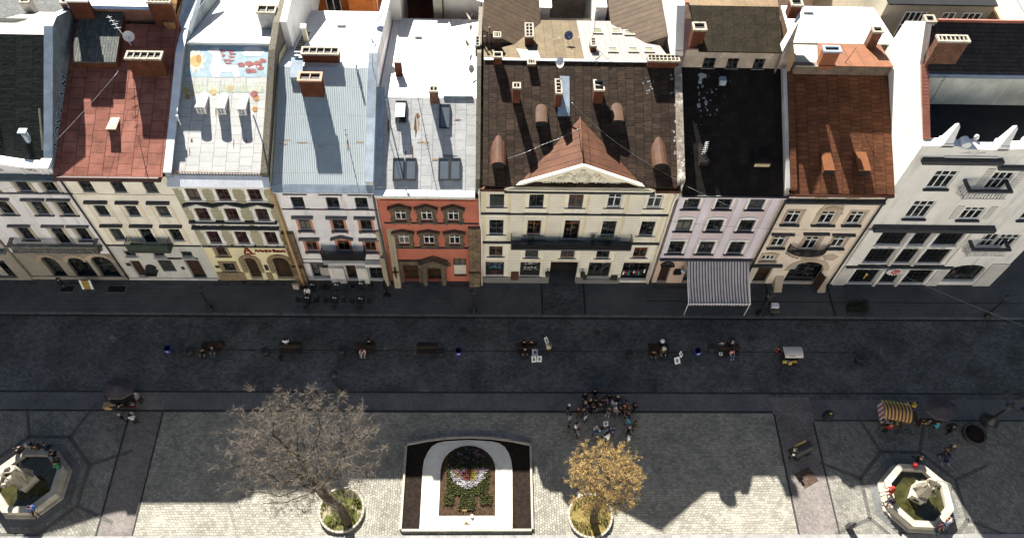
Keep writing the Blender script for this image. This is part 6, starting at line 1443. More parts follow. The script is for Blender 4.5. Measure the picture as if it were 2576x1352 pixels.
mb = MB(); mb.prism([(-24.18, 49.6, 18.3), (-23.4, 49.6, 18.0), (-23.2, 58, 18.6), (-24.18, 58, 19.4)], (0, 0, .6)); tag(mb.build('metal_duct', ZINC, None, loc=(-23.8, 50, 18)), 'blue-grey sheet-metal duct along the overgrown wall', 'duct')
mb = MB(); mb.prism([(-16.4, 50.3, 12), (-16.4, 62, 12), (-16.4, 62, 18.8), (-16.4, 50.3, 18.9)], (.5, 0, 0)); tag(mb.build('tall_party_wall', plaster('party_wall_pale', (.66,.66,.64), (.4,.4,.38), var=.12), None, loc=(-16.2, 50, 12)), 'tall pale weathered party wall between the painted and the corrugated house', 'wall')
mb = MB(); mb.box(-8.75, 57.5, 10, -7.9, 64, 16.2); tag(mb.build('white_stub_wall', P_Iw, None, loc=(-8.3, 57.5, 10)), 'white stub wall with a square flue at the end of the corrugated house', 'wall')
# behind A
# behind G / H: cream block with lit side, courtyard front with big windows
k0 = gz(9, 1010, 320, 17.0)
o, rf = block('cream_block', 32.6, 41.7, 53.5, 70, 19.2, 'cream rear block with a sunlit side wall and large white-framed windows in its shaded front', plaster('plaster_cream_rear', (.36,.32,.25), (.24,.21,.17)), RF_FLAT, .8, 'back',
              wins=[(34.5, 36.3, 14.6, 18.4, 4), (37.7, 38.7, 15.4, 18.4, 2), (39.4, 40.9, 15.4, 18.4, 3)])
o, rf = block('white_roof_house', 42.2, 60, 49.5, 66, 18.2, 'white-roofed house at the top right corner behind the tiled roof', P_Iw, RF_W, 2.4, 'lo_right')
s_ = Stub(o); mb = MB(); mb.box(41.8, 49.3, 17.6, 42.18, 66, 18.6); s_.part('eaves', mb, mat('eaves_tan', (.45,.30,.17)))
o, rf = block('rear_ochre_house', 14.6, 23.4, 63.0, 74, 15.5, 'ochre rear house behind the old attic storey', RENDER_OLD, RF_F2, 2.0, 'x')
o, rf = block('rear_grey_house', 23.6, 33.0, 66.0, 78, 15.0, 'pale rear house at the top edge behind the white flat roof', RENDER_OLD, RF_F2, 2.0, 'x')
o, rf = block('yard_sun_block', 2.0, 11.5, 62.0, 72, 17.5, 'plain rear block added to keep sun out of the dark courtyard at the top edge', RENDER_OLD, RF_F4, 1.5, 'x')  # block added behind the courtyard to keep direct sun out
o, rf = block('narrow_yard_sun_block', -8.6, -4.3, 63.0, 72, 17.0, 'dark rear block added to keep sun out of the narrow yard behind the red house', mat('wall_dark_brown', (.05,.04,.035), var=.3), RF_F4, 1.0, 'x')  # dark block added to shut sun out of the narrow yard
# ================================================================== ground and paving
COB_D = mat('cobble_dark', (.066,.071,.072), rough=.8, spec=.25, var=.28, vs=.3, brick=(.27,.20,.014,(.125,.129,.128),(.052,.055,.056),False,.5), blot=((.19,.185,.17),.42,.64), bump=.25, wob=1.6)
COB_P = mat('cobble_pale', (.220,.210,.176), rough=.85, spec=.2, var=.14, vs=.5, brick=(.27,.19,.014,(.360,.344,.290),(.135,.128,.107),False,.5), blot=((.29,.276,.23),.6,.60), bump=.2, wob=1.3)
COB_Q = mat('cobble_pale_square', (.205,.195,.163), rough=.85, spec=.2, var=.14, vs=.6, brick=(.22,.19,.016,(.345,.33,.277),(.12,.113,.094),True,.5), bump=.2, wob=1.5)
COB_O = mat('cobble_octagon', (.155,.15,.13), rough=.85, spec=.2, var=.14, vs=.5, brick=(.28,.20,.014,(.26,.25,.22),(.10,.096,.085),PI/4,.5), bump=.2, wob=1.4)
COB_S = mat('sett_smooth', (.105,.108,.108), rough=.8, spec=.2, var=.15, vs=.5, brick=(.16,.16,.010,(.14,.142,.14),(.08,.082,.082),False,.5), bump=.15, wob=1.)
COB_R = mat('sett_reddish', (.165,.148,.14), rough=.85, spec=.2, var=.14, vs=.6, brick=(.18,.13,.012,(.25,.222,.205),(.115,.10,.094),.6,.5), bump=.2, wob=1.8)
SLAB = mat('pavement_slab', (.094,.097,.098), rough=.85, spec=.2, var=.14, vs=.5, brick=(.62,.42,.010,(.098,.102,.104),(.05,.052,.054),False,.5), blot=((.055,.056,.056),.6,.64), bump=.12)
KERB = mat('kerb_granite', (.13,.13,.125), rough=.8, var=.2, brick=(1.2,2,.02,(.15,.148,.14),(.05,.05,.05),False,0.))
DRAIN = mat('drain_row_dark', (.035,.035,.034), rough=.85, var=.2, brick=(.14,.14,.02,(.05,.05,.05),(.015,.015,.015),False,.5))
STONE_P = mat('stone_pale', (.33,.305,.255), rough=.85, spec=.2, var=.14, vs=1.2, stain=(.35,.32,.27), st=(1.2,.6,.62), bump=.15)
def sheet(name, rects, z, m, label=None):
    mb = MB()
    for r in rects:
        if len(r) == 4 and not isinstance(r[0], (tuple, list)):
            x0, y0, x1, y1 = r; mb.face([(x0,y0,z),(x1,y0,z),(x1,y1,z),(x0,y1,z)])
        else: mb.face([(x, y, z) for x, y in r])
    return tag(mb.build(name, m), kind='structure')
def octa(cx, cy, r, ph=21.5): return [(cx + r * math.cos(math.radians(ph + 45 * k)), cy + r * math.sin(math.radians(ph + 45 * k))) for k in range(8)]
def band(p, q, w):
    p = V((*p, 0)); q = V((*q, 0)); n = V((-(q - p).y, (q - p).x, 0)).normalized() * w / 2
    return [((p - n).x, (p - n).y), ((q - n).x, (q - n).y), ((q + n).x, (q + n).y), ((p + n).x, (p + n).y)]
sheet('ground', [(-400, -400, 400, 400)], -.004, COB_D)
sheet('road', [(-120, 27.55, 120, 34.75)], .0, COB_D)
sheet('square', [(-26.0, -19.9, 23.6, 25.75)], .0, COB_P)
sheet('square_cobbles', [(-6.9 - 2.4, 10, -6.3, 23.0), (3.45, 10, 6.0, 22.6)], .004, COB_Q)
sheet('paving_strip', [(-120, 25.95, -26.2, 27.45), (-26.2, 25.95, 23.6, 27.45), (26.9, 25.2, 120, 27.0)], .0, COB_S)
sheet('red_path', [[(-28.65, -19.9), (-26.0, -19.9), (-26.15, 27.45), (-28.55, 27.45)], [(23.75, -19.9), (26.75, -19.9), (26.9, 27.2), (23.6, 27.2)]], .004, COB_R)
FL = (-34.45, 19.85); FR = (33.26, 18.65)
sheet('fountain_square', [(-120, -19.9, -28.65, 25.8), (26.85, -19.9, 120, 25.05)], .0, COB_O)
jl = []
for (cx, cy), sg in ((FL, 1), (FR, 1)):
    o = octa(cx, cy, 4.1); i = octa(cx, cy, 3.35)
    for k in range(8):
        jl.append(band(o[k], o[(k+1) % 8], .30)); 
        d = V((o[k][0] - cx, o[k][1] - cy, 0)).normalized()
        jl.append(band(o[k], (o[k][0] + d.x * 3.2, o[k][1] + d.y * 3.2), .26))
sheet('joint_rows', jl, .008, mat('joint_row', (.085,.082,.075), rough=.85, var=.15, brick=(.14,.14,.016,(.12,.115,.105),(.05,.05,.045),False,.5), wob=1.))
for (cx, cy) in (FL, FR):
    mb = MB(); o = octa(cx, cy, 3.5); mb.face([(x, y, .012) for x, y in o]); tag(mb.build('fountain_apron', COB_S), kind='structure')
sheet('drain_rows', [(-120, 34.55, 120, 34.74), (-120, 27.46, 120, 27.60), (-28.6, 25.76, 23.6, 25.94), (-120, 25.82, -28.65, 25.94), (26.9, 25.06, 120, 25.18), (-24, 31.35, 32, 31.43), (-28.75, 10, -28.62, 25.7), (-26.1, 10, -25.98, 25.7), (23.6, 10, 23.75, 25.7), (26.72, 10, 26.86, 25.0), (4.6, 35, 4.85, 38.3), (8.55, 35, 8.8, 38.3), (25.2, 35, 25.45, 38.3), (30.9, 35, 31.15, 38.3)], .085 * 0 + .012, DRAIN)
mb = MB(); mb.box(-120, 34.98, -.05, 120, 60, .06); tag(mb.build('pavement', SLAB), kind='structure')
mb = MB(); mb.box(-120, 34.78, -.05, 120, 34.975, .075); tag(mb.build('kerb', KERB), kind='structure')
sheet('crossing_cobbles', [(5.0, 35.0, 8.5, 38.3), (-120, 37.75, -.3, 38.1), (15, 37.8, 31, 38.1)], .064, COB_D)
sheet('pavement_joints', [(4.75, 35, 4.95, 38.3), (8.55, 35, 8.75, 38.3), (25.2, 35, 25.42, 38.3), (30.9, 35, 31.12, 38.3), (14.2, 36.4, 60, 36.48)], .068, DRAIN)
mb = MB(); mb.box(-120, 15.25, -.05, 120, 15.95, .05); tag(mb.build('pavement_edge', mat('paving_pale_edge', (.19,.187,.18), rough=.8, var=.15, brick=(1.4,3,.015,(.23,.225,.215),(.15,.145,.14),False,0.))), kind='structure')
# manholes and inspection covers
MAN = mat('manhole_iron', (.030,.030,.030), rough=.5, spec=.4, var=.3, vs=6)
def manhole(x, y, r, lb):
    mb = MB(); z = .07 if y > 35 else .006
    mb.lathe([(r, 0), (r, .012), (r * .8, .013), (r * .78, .008)], (x, y, z), 18); return tag(mb.build('manhole_cover', MAN, None, loc=(x, y, z)), lb, 'manhole', 'manhole covers')
for (k, u, v, lb) in ((2, 740, 1110, 'round iron cover in the pavement in front of the bank arch'), (2, 955, 1115, 'round iron cover in the pavement by the right bank door'), (16, 745, 40, 'iron cover in the road behind the bench with white boards'), (16, 880, 60, 'iron cover in the road a step right of the lone cover'), (16, 1680, 85, 'iron cover near the bench with the pink child'), (16, 1815, 80, 'iron cover in the road left of the pale-roofed cart'), (15, 2480, 25, 'iron cover in the road above the blue bin')):
    p = gz(k, u, v); manhole(p.x, p.y, .3, lb)
for (x0, x1, lb) in ((-37.7, -36.4, 'framed light-well in the pavement under the narrow left shop arch'), (-33.6, -31.9, 'framed light-well in the pavement under the wide right shop arch')):
    mb = MB(); mb.box(x0, 36.9, .062, x1, 37.7, .09, 1); mb.box(x0 + .1, 37.0, .091, x1 - .1, 37.6, .095, 0); tag(mb.build('light_well', [BLACK, KERB], None, loc=(x0, 37, .06)), lb, 'light well')

# ================================================================== unseen hall added behind the camera, sized to bounce sunlight onto the row
THY = -20; THW = 76; THH = 20
th = thing('bounce_hall', (0, THY, 0), 'long pale hall added unseen behind the viewpoint to bounce sunlight onto the row of houses', 'bounce hall')
TH = plaster('bounce_hall_plaster', (.82,.78,.69), (.66,.61,.52))
mb = MB(); hol = [(-72 + k * 4.2, -70.6 + k * 4.2, 1.8 + r_ * 4.6, 4.2 + r_ * 4.6) for r_ in range(4) for k in range(35)]
grid(mb, -THW, THW, 0, THH, hol, 0, 0, d=.3)
mb.v = [V((-p.x, THY - p.y, p.z)) for p in mb.v]
mb.face([(THW, THY, 0), (THW, THY - 24, 0), (THW, THY - 24, THH), (THW, THY, THH)]); mb.face([(-THW, THY, 0), (-THW, THY - 24, 0), (-THW, THY - 24, THH), (-THW, THY, THH)]); mb.face([(-THW, THY - 24, 0), (THW, THY - 24, 0), (THW, THY - 24, THH), (-THW, THY - 24, THH)])
mb.build('wall', TH, th)
mb = MB(); mb.face([(-THW + 1, THY - .28, 1), (THW - 1, THY - .28, 1), (THW - 1, THY - .28, THH - 1), (-THW + 1, THY - .28, THH - 1)]); mb.build('glazing', GLASS, th)
mb = MB(); mb.prism([(-THW, THY + .3, THH + .1), (THW, THY + .3, THH + .1), (THW, THY - 12, THH + 5), (-THW, THY - 12, THH + 5)], (0, 0, .15)); mb.prism([(-THW, THY - 12, THH + 5), (THW, THY - 12, THH + 5), (THW, THY - 24.3, THH + .1), (-THW, THY - 24.3, THH + .1)], (0, 0, .15)); mb.build('roof', RF_F4, th)
mb = MB(); mb.box(-THW, THY + .003, THH - .5, THW, THY + .25, THH + .08); mb.build('cornice', TH, th)

# ================================================================== flower bed
fb = thing('flower_bed', (-1.4, 19.7, 0), 'arched stone-edged flower bed with dark soil strips and a pale gravel horseshoe', 'flower bed')
SOIL = mat('soil_dark', (.017,.012,.009), rough=.95, spec=.1, var=.3, vs=4, bump=.6, bs=14)
SOILB = mat('soil_brown', (.05,.031,.018), rough=.95, spec=.1, var=.35, vs=5, bump=.6, bs=14)
GRAV = mat('gravel_white', (.56,.53,.47), rough=.95, spec=.1, var=.10, vs=.9, blot=((.40,.375,.33),.7,.64), bump=.35, bs=22)
top = [(3.42, 22.9), (2.0, 23.2), (.4, 23.42), (-1.4, 23.5), (-3.2, 23.42), (-4.8, 23.2), (-6.27, 22.9)]
outl = [(-6.27, 16.38), (3.42, 16.38)] + top
mb = MB(); mb.face([(x, y, .10) for x, y in outl]); mb.build('soil', SOIL, fb)
mb = MB(); n = len(outl)
for k in range(n):
    a = V((*outl[k], 0)); b = V((*outl[(k+1) % n], 0)); nn_ = V(((b-a).y, -(b-a).x, 0)).normalized() * .16
    mb.prism([a, b, b + nn_, a + nn_], (0, 0, .24))
mb.build('kerb', STONE_P, fb)
wo = [(-4.95, 16.42), (2.0, 16.42), (2.03, 21.0)] + [(2.03 - .75 * (1 - math.cos(PI * k / 12)), 21.0 + 2.2 * math.sin(PI * k / 12)) for k in range(1, 7)] + [(-.2, 23.30), (-1.45, 23.36), (-2.8, 23.3)] + [(-4.2 - .75 * (1 - math.cos(PI/2 - PI * k / 12)) * 1 , 21.0 + 2.2 * math.sin(PI/2 - PI * k / 12)) for k in range(0, 6)] + [(-4.95, 21.0)]
wo = [(-4.95, 16.42), (2.0, 16.42), (2.03, 21.0), (1.95, 21.7), (1.75, 22.3), (1.45, 22.8), (1.0, 23.1), (.4, 23.25), (-1.45, 23.36), (-3.3, 23.25), (-3.9, 23.1), (-4.35, 22.8), (-4.65, 22.3), (-4.88, 21.7), (-4.95, 21.0)]
wi = [(-3.57, 17.36), (.70, 17.36), (.72, 20.9)] + [(-1.42 + 2.14 * math.cos(PI * k / 12), 20.9 + 2.0 * math.sin(PI * k / 12)) for k in range(1, 12)] + [(-3.56, 20.9)]
bmx = bmesh.new()
vo = [bmx.verts.new((x, y, .15)) for x, y in wo]; vi = [bmx.verts.new((x, y, .15)) for x, y in wi]
eo = [bmx.edges.new((vo[k], vo[(k+1) % len(vo)])) for k in range(len(vo))] + [bmx.edges.new((vi[k], vi[(k+1) % len(vi)])) for k in range(len(vi))]
bmesh.ops.triangle_fill(bmx, use_beauty=True, edges=eo)
mb = MB()
for f in bmx.faces:
    P = [v.co.copy() for v in f.verts]
    if f.normal.z < 0: P = P[::-1]
    mb.face(P)
bmx.free(); mb.build('gravel', GRAV, fb)
mb = MB(); mb.face([(x, y, .125) for x, y in wi]); mb.build('inner_soil', SOILB, fb)
# bedding plants (more than anyone could count) : small leafy tufts
rg = random.Random(31)
PL = [mat('leaf_yellow_green', (.062,.072,.018), rough=.8, var=.3, vs=8, bump=0), mat('petal_white', (.36,.345,.355), rough=.8, var=.1, bump=0), mat('petal_red', (.15,.05,.04), rough=.8, bump=0), mat('petal_yellow', (.27,.21,.05), rough=.8, bump=0), mat('leaf_dark', (.030,.038,.022), rough=.8, var=.3, vs=8, bump=0), mat('petal_purple', (.17,.11,.16), rough=.8, bump=0)]
mb = MB()
def tuft(x, y, m, s=.075, h=.17):
    for k in range(6):
        a = rg.uniform(0, 6.28); t = rg.uniform(.2, .9); d = V((math.cos(a), math.sin(a), 0)); n_ = V((-d.y, d.x, 0)) * s * .55
        c = V((x, y, .13)); e = c + d * s * (.5 + t) + V((0, 0, h * rg.uniform(.55, 1.1)))
        mb.face([c + n_ * .5 + V((0,0,.03)), c - n_ * .5 + V((0,0,.03)), e - n_, e + d * s * .4 - V((0,0,.02)), e + n_], m)
gx = -3.28
while gx < .42:
    y = 17.85
    while y < 22.65:
        x = gx + rg.uniform(-.02, .02); yy = y + rg.uniform(-.02, .02)
        inside = False
        if yy < 18.2: inside = -2.05 < x < -.85
        elif yy < 19.0: inside = (-3.27 < x < -2.4) or (-2.05 < x < -.85) or (-.45 < x < .4)
        elif yy < 20.9: inside = -3.1 < x < .2
        else: inside = abs(x + 1.43) < 1.75 * math.sqrt(max(0, 1 - ((yy - 20.6) / 2.05) ** 2))
        m = 0
        if yy < 20.9:
            e = ((x + 1.43) / 1.36) ** 2 + ((20.92 - yy) / 1.45) ** 2
            if e < 1:
                m = 1 if e > .40 else (2 if -1.8 < x < -1.2 else (3 if -1.2 <= x < -.75 else 5))
                if yy > 20.75: m = 2 if abs(x + 1.3) < .4 else 5
                if .40 < e < .62 and -2.6 < x < -2.1 and yy > 20.3: m = 3
        else: m = 0 if (rg.random() < .45 and yy < 22.0 and (abs(x + 2.0) < .5 or abs(x + .6) < .4)) else (4 if rg.random() < .8 else 5)
        if inside: tuft(x, yy, m, .085 if m in (1,2,3) else .075)
        y += .152
    gx += .152
tag(mb.build('bedding_plants', PL, fb), kind='stuff')
mb = MB(); mb.tube([(-1.55, 17.15, .12), (-1.6, 17.55, .75)], .02, 5); mb.obox((-1.6, 17.58, .78), (.17, 0, 0), (0, .05, .03), (0, -.01, .02)); mb.box(-1.65, 16.75, .15, -1.38, 16.95, .19); tag(mb.build('plant_label', mat('label_brass', (.40,.28,.15), rough=.5), None, loc=(-1.55, 17.15, .12)), 'small bent label stake at the front of the flower bed', 'sign')
mb = MB(); mb.ball((-1.05, 17.3, .22), .14, 8, 0); mb.box(-1.13, 17.22, .1, -.97, 17.38, .2); tag(mb.build('garden_spotlight', WHITE, None, loc=(-1.05, 17.3, .1)), 'small white garden lamp beside the label stake in the bed', 'lamp')

# ================================================================== fountains
WATER = mat('fountain_water', (.032,.031,.009), rough=.08, spec=.5, var=.3, vs=2.0, bump=.0)
def fountain(cx, cy, ph, label):
    f = thing('fountain', (cx, cy, 0), label, 'fountain', 'octagonal basins on the square')
    mb = MB(); R0, R1 = 2.72, 2.18; z = .95
    def ring(r, zz): return [V((x, y, zz)) for x, y in octa(cx, cy, r, ph)]
    prof = [(2.84, .02), (2.84, .14), (2.58, .16), (2.50, .55), (2.54, .80), (2.64, .83), (2.64, .97), (2.12, .97), (2.08, .80), (2.08, .30)]
    L = [ring(r, zz) for r, zz in prof]
    for a in range(len(L) - 1):
        for k in range(8): mb.face([L[a][k], L[a][(k+1)%8], L[a+1][(k+1)%8], L[a+1][k]], 0)
    mb.build('basin', STONE_P, f)
    mb = MB(); N = 30; rg2 = random.Random(3)
    for i in range(N):
        for j in range(N):
            pass
    mb.face(ring(2.09, .62))
    w_ = mb.build('water', WATER, f)
    return f
nt = WATER.node_tree; bpn = nt.nodes.new('ShaderNodeBump'); wv = nt.nodes.new('ShaderNodeTexNoise'); wv.inputs['Scale'].default_value = 5; wv.inputs['Detail'].default_value = 3; bpn.inputs['Distance'].default_value = .03; bpn.inputs['Strength'].default_value = .6
nt.links.new(wv.outputs['Fac'], bpn.inputs['Height']); nt.links.new(bpn.outputs['Normal'], nt.nodes['Principled BSDF'].inputs['Normal'])
fl = fountain(FL[0], FL[1], 22.0, 'octagonal stone fountain cut by the left edge, statue with a raised trident')
fr = fountain(FR[0], FR[1], 19.5, 'octagonal stone fountain at lower right with a seated draped statue')

# ================================================================== tree pits
GRASSY = mat('grass_dry_green', (.075,.08,.022), rough=.95, spec=.1, var=.35, vs=3.5, blot=((.24,.21,.14),.8,.55), bump=.8, bs=16)
def pit(cx, cy, r, label, m):
    p = thing('tree_pit', (cx, cy, 0), label, 'planter', 'round raised tree pits')
    mb = MB(); N = 32
    for k in range(N):
        a, b = 2*PI*k/N + .012, 2*PI*(k+1)/N - .012
        mb.prism([(cx + q * math.cos(t), cy + q * math.sin(t), 0) for q, t in ((r, a), (r, b), (r - .14, b), (r - .14, a))], (0, 0, .27))
    mb.build('ring_wall', STONE_P, p)
    mb = MB(); rg2 = random.Random(int(cx * 10)); rings = [0, .35, .7, 1.0]
    for i in range(3):
        for k in range(24):
            def P(ri, kk):
                a = 2*PI*kk/24; rr = (r - .13) * rings[ri]; return V((cx + rr*math.cos(a), cy + rr*math.sin(a), .23 + .07 * math.sin(3*a + ri) * (1 - rings[ri]) + .10 * (1 - rings[ri])))
            if i == 0: mb.face([P(0, 0), P(1, k), P(1, k+1)], 0, True)
            else: mb.face([P(i, k), P(i+1, k), P(i+1, k+1), P(i, k+1)], 0, True)
    mb.build('soil', m, p)
    mb = MB()
    for k in range(1500):
        a = rg2.uniform(0, 6.28); q = (r - .25) * math.sqrt(rg2.random())
        x, y = cx + q*math.cos(a), cy + q*math.sin(a)
        if math.sin(x * 2.3 + 1) * math.cos(y * 2.9) < -.25: continue
        h = rg2.uniform(.05, .16); d = rg2.uniform(0, 6.28); s = .03
        mb.face([(x - s*math.cos(d), y - s*math.sin(d), .25), (x + s*math.cos(d), y + s*math.sin(d), .25), (x + rg2.uniform(-.06,.06), y + rg2.uniform(-.06,.06), .30 + h)])
    tag(mb.build('grass', mat('grass_blades', (.06,.072,.018), rough=.9, var=.4, vs=6, bump=0), p), kind='stuff')
    return p
pit(-10.88, 17.82, 1.72, 'round stone tree pit with patchy green grass under the leaning bare tree', GRASSY)
pit(7.9, 17.35, 1.70, 'round stone tree pit with dry ochre grass under the golden tree', mat('grass_dry_ochre', (.17,.135,.045), rough=.95, spec=.1, var=.3, vs=3, blot=((.10,.08,.03),1.0,.6), bump=.8, bs=16))
# ================================================================== bare trees (space colonisation inside a crown envelope)
import numpy as np
def make_tree(base, trunk, crown_pts, step, kill, infl, rbase, rtip, seed, twigs, twl, name, label, barkm, twigm, leaf=None):
    rg = np.random.default_rng(seed); A = np.array(crown_pts)
    nodes = [np.array(p, float) for p in trunk]; par = [-1] + list(range(len(trunk) - 1))
    alive = np.ones(len(A), bool)
    nd = np.full(len(A), 1e9); ni = np.zeros(len(A), int)
    def upd(i):
        d = np.linalg.norm(A - nodes[i], axis=1); m = d < nd; nd[m] = d[m]; ni[m] = i
    for i in range(len(nodes)): upd(i)
    for it in range(90):
        act = alive & (nd < infl)
        if not act.any(): break
        new = []
        for i in np.unique(ni[act]):
            v = A[act & (ni == i)] - nodes[i]; v /= np.linalg.norm(v, axis=1)[:, None] + 1e-9
            d = v.mean(0) + rg.normal(0, .16, 3); d /= np.linalg.norm(d) + 1e-9
            new.append((i, nodes[i] + d * step))
        for i, p in new:
            nodes.append(p); par.append(i); upd(len(nodes) - 1)
        alive &= nd > kill
    n = len(nodes); kids = [[] for _ in range(n)]
    for i in range(1, n): kids[par[i]].append(i)
    rad = np.zeros(n)
    for i in range(n - 1, -1, -1):
        rad[i] = rtip if not kids[i] else sum(rad[k] ** 2.3 for k in kids[i]) ** (1 / 2.3)
    rad = rtip + (rbase - rtip) * ((rad - rtip) / (rad[0] - rtip)) ** 1.2
    t = thing(name, base, label, 'tree')
    mb = MB(); tw = MB()
    # chains
    def chain(i):
        c = [i]
        while kids[c[-1]]:
            c.append(max(kids[c[-1]], key=lambda k: rad[k]))
        return c
    stack = [0]; seen = set()
    while stack:
        s = stack.pop(); c = chain(s)
        pts = ([tuple(nodes[par[s]])] if par[s] >= 0 else []) + [tuple(nodes[k]) for k in c]
        rs = ([rad[s]] if par[s] >= 0 else []) + [rad[k] for k in c]
        if rs[0] > .035: mb.tube(pts, [float(q) for q in rs], 7 if rs[0] > .12 else 5)
        else: tw.tube(pts, [float(q) for q in rs], 3)
        for k in c:
            for j in kids[k]:
                if j not in c: stack.append(j)
    if rbase > .3:
        pass
    lf = MB()
    for i in range(len(trunk), n):
        if rad[i] < .035:
            for q in range(twigs if not kids[i] else max(1, twigs // 2)):
                d = rg.normal(0, 1, 3); d[2] += .35; d /= np.linalg.norm(d)
                if par[i] >= 0:
                    dd = nodes[i] - nodes[par[i]]; dd /= np.linalg.norm(dd) + 1e-9; d = d * .75 + dd * .5; d /= np.linalg.norm(d)
                l = twl * rg.uniform(.5, 1.2); p0 = nodes[i]; p1 = p0 + d * l * .5 + rg.normal(0, .07, 3); p2 = p1 + d * l * .5 + rg.normal(0, .12, 3)
                tw.tube([tuple(p0), tuple(p1), tuple(p2)], [rtip * .9, rtip * .75, rtip * .4], 3, 0, cap=False)
                for w in range(2):
                    e = d * .6 + rg.normal(0, .6, 3); p3 = p1 + e * l * .45; tw.tube([tuple(p1 + (p2 - p1) * w * .5), tuple(p3)], [rtip * .7, rtip * .4], 3, 0, cap=False)
                if leaf:
                    nl, s = leaf
                    for w in range(nl):
                        u = rg.uniform(0, 1); c = p0 + (p2 - p0) * u + rg.normal(0, .05, 3); a = rg.normal(0, 1, 3); a /= np.linalg.norm(a); b = np.cross(a, rg.normal(0, 1, 3)); b /= np.linalg.norm(b) + 1e-9
                        a = a * s * rg.uniform(.5, 1.2); b = b * s * .45
                        lf.face([tuple(c - a), tuple(c + b), tuple(c + a), tuple(c - b)], int(rg.integers(0, 2)))
    mb.build('trunk', barkm, t)
    tw.build('twigs', twigm, t)
    if leaf: lf.build('crown', leaf[2] if len(leaf) > 2 else [mat('bud_ochre', (.30,.195,.062), rough=.8, var=.3, vs=5, bump=0), mat('bud_gold', (.38,.27,.105), rough=.8, var=.3, vs=5, bump=0)], t)
    return t
BARK = mat('bark_dark', (.060,.048,.034), rough=.95, spec=.15, var=.35, vs=6, bump=.6, bs=20)
TWIG = mat('twig_grey_brown', (.14,.118,.096), rough=.9, spec=.1, var=.35, vs=2.5, bump=0)
rg = np.random.default_rng(12)
def onray(k, u, v, y): p = gy(k, u, v, y); return (p.x, p.y, p.z)
b0 = (-10.35, 16.9, .3)
tr = [b0, (-10.38, 17.0, 1.0), (-10.45, 17.15, 1.9), (-10.75, 17.4, 2.7), (-11.2, 17.6, 3.3), (-11.45, 17.65, 4.0), (-11.55, 17.7, 4.8), (-11.6, 17.75, 5.6)]
pts = []
while len(pts) < 3000:
    p = rg.uniform(-1, 1, 3); r = np.linalg.norm(p)
    if r > 1 or r < .25: continue
    q = np.array([-12.2, 18.7, 9.9]) + p * np.array([6.3, 5.0, 4.2])
    # lumpy outline
    if r > .80 + .2 * math.sin(3.1 * q[0]) * math.cos(2.3 * q[1] + q[2]): continue
    pts.append(q)
make_tree(b0, tr, pts, .38, .48, 4.5, .36, .0115, 5, 6, .55, 'bare_tree', 'large leafless grey-brown tree with a leaning dark trunk in the green tree pit', BARK, TWIG)
b1 = (8.1, 16.9, .3)
tr = [b1, (8.05, 17.0, 1.0), (8.0, 17.1, 1.8), (8.1, 17.25, 2.6), (8.2, 17.4, 3.4)]
pts = []
while len(pts) < 900:
    p = rg.uniform(-1, 1, 3); r = np.linalg.norm(p)
    if r > 1: continue
    q = np.array([8.2, 18.0, 6.7]) + p * np.array([3.05, 2.9, 3.1])
    if r > .9 + .12 * math.sin(4 * q[0]) * math.cos(4 * q[1]): continue
    pts.append(q)
make_tree(b1, tr, pts, .26, .34, 2.4, .30, .011, 9, 4, .4, 'golden_tree', 'round golden-ochre budding tree in the dry tree pit right of the flower bed', BARK, mat('twig_ochre', (.20,.135,.065), rough=.9, spec=.1, var=.3, vs=3, bump=0), leaf=(18, .048))
# ================================================================== people (skin-grown bodies, shared per pose)
SKIN = mat('skin', (.42,.25,.17), rough=.6, var=.06, bump=0)
def fingers(j, wrist, dirv, side, up, curl=.35):
    """five fingers rooted in the palm; j: joint dict to fill"""
    w = V(wrist); d = V(dirv).normalized(); s = V(side).normalized(); u = V(up).normalized()
    n = []
    palm = w + d * .075
    n.append(('palm', palm, .030, None))
    for k, (off, l) in enumerate(((-.027, .060), (-.010, .075), (.009, .072), (.027, .055))):
        k1 = palm + d * .035 + s * off; k2 = k1 + d * l * .55 + u * l * curl * .3; k3 = k2 + d * l * .5 + u * l * curl
        n.append(('k', k1, .0095, 0)); n.append(('k', k2, .0085, -1)); n.append(('k', k3, .007, -1))
    t1 = w + d * .04 - s * .035; t2 = t1 + d * .04 - s * .02 + u * .015; n.append(('k', t1, .0105, 0)); n.append(('k', t2, .0085, -1))
    return n
def body_mesh(name, J, face_dir=V((0, -1, 0))):
    """J: dict of joints -> (pos, radius, parent, matindex). mats: 0 skin 1 top 2 trousers 3 shoes"""
    bm = bmesh.new(); ly = bm.verts.layers.skin.verify(); vs = {}; info = []
    for k, (p, r, par, m) in J.items():
        v = bm.verts.new(p); vs[k] = v; v[ly].radius = (r, r); v[ly].use_root = (par is None)
    for k, (p, r, par, m) in J.items():
        if par: bm.edges.new((vs[k], vs[par])); info.append((V(p), V(J[par][0]), m))
    me = bpy.data.meshes.new('sk'); bm.to_mesh(me); bm.free()
    o = bpy.data.objects.new('sk', me); COL.objects.link(o)
    o.modifiers.new('s', 'SKIN').use_smooth_shade = True
    sb = o.modifiers.new('b', 'SUBSURF'); sb.levels = 1; sb.render_levels = 1
    bpy.context.view_layer.update()
    out = bpy.data.meshes.new_from_object(o.evaluated_get(bpy.context.evaluated_depsgraph_get()))
    bpy.data.objects.remove(o); out.name = name
    # material by nearest bone
    idx = []
    for pg in out.polygons:
        c = pg.center; best = 9; bi = 1
        for a, b, m in info:
            ab = b - a; t = max(0, min(1, (c - a).dot(ab) / max(1e-9, ab.length_squared))); d = (c - a - ab * t).length
            if d < best: best = d; bi = m
        idx.append(bi)
    for q in range(4): out.materials.append(SKIN)
    out.polygons.foreach_set('material_index', idx); out.polygons.foreach_set('use_smooth', [True] * len(idx))
    return out
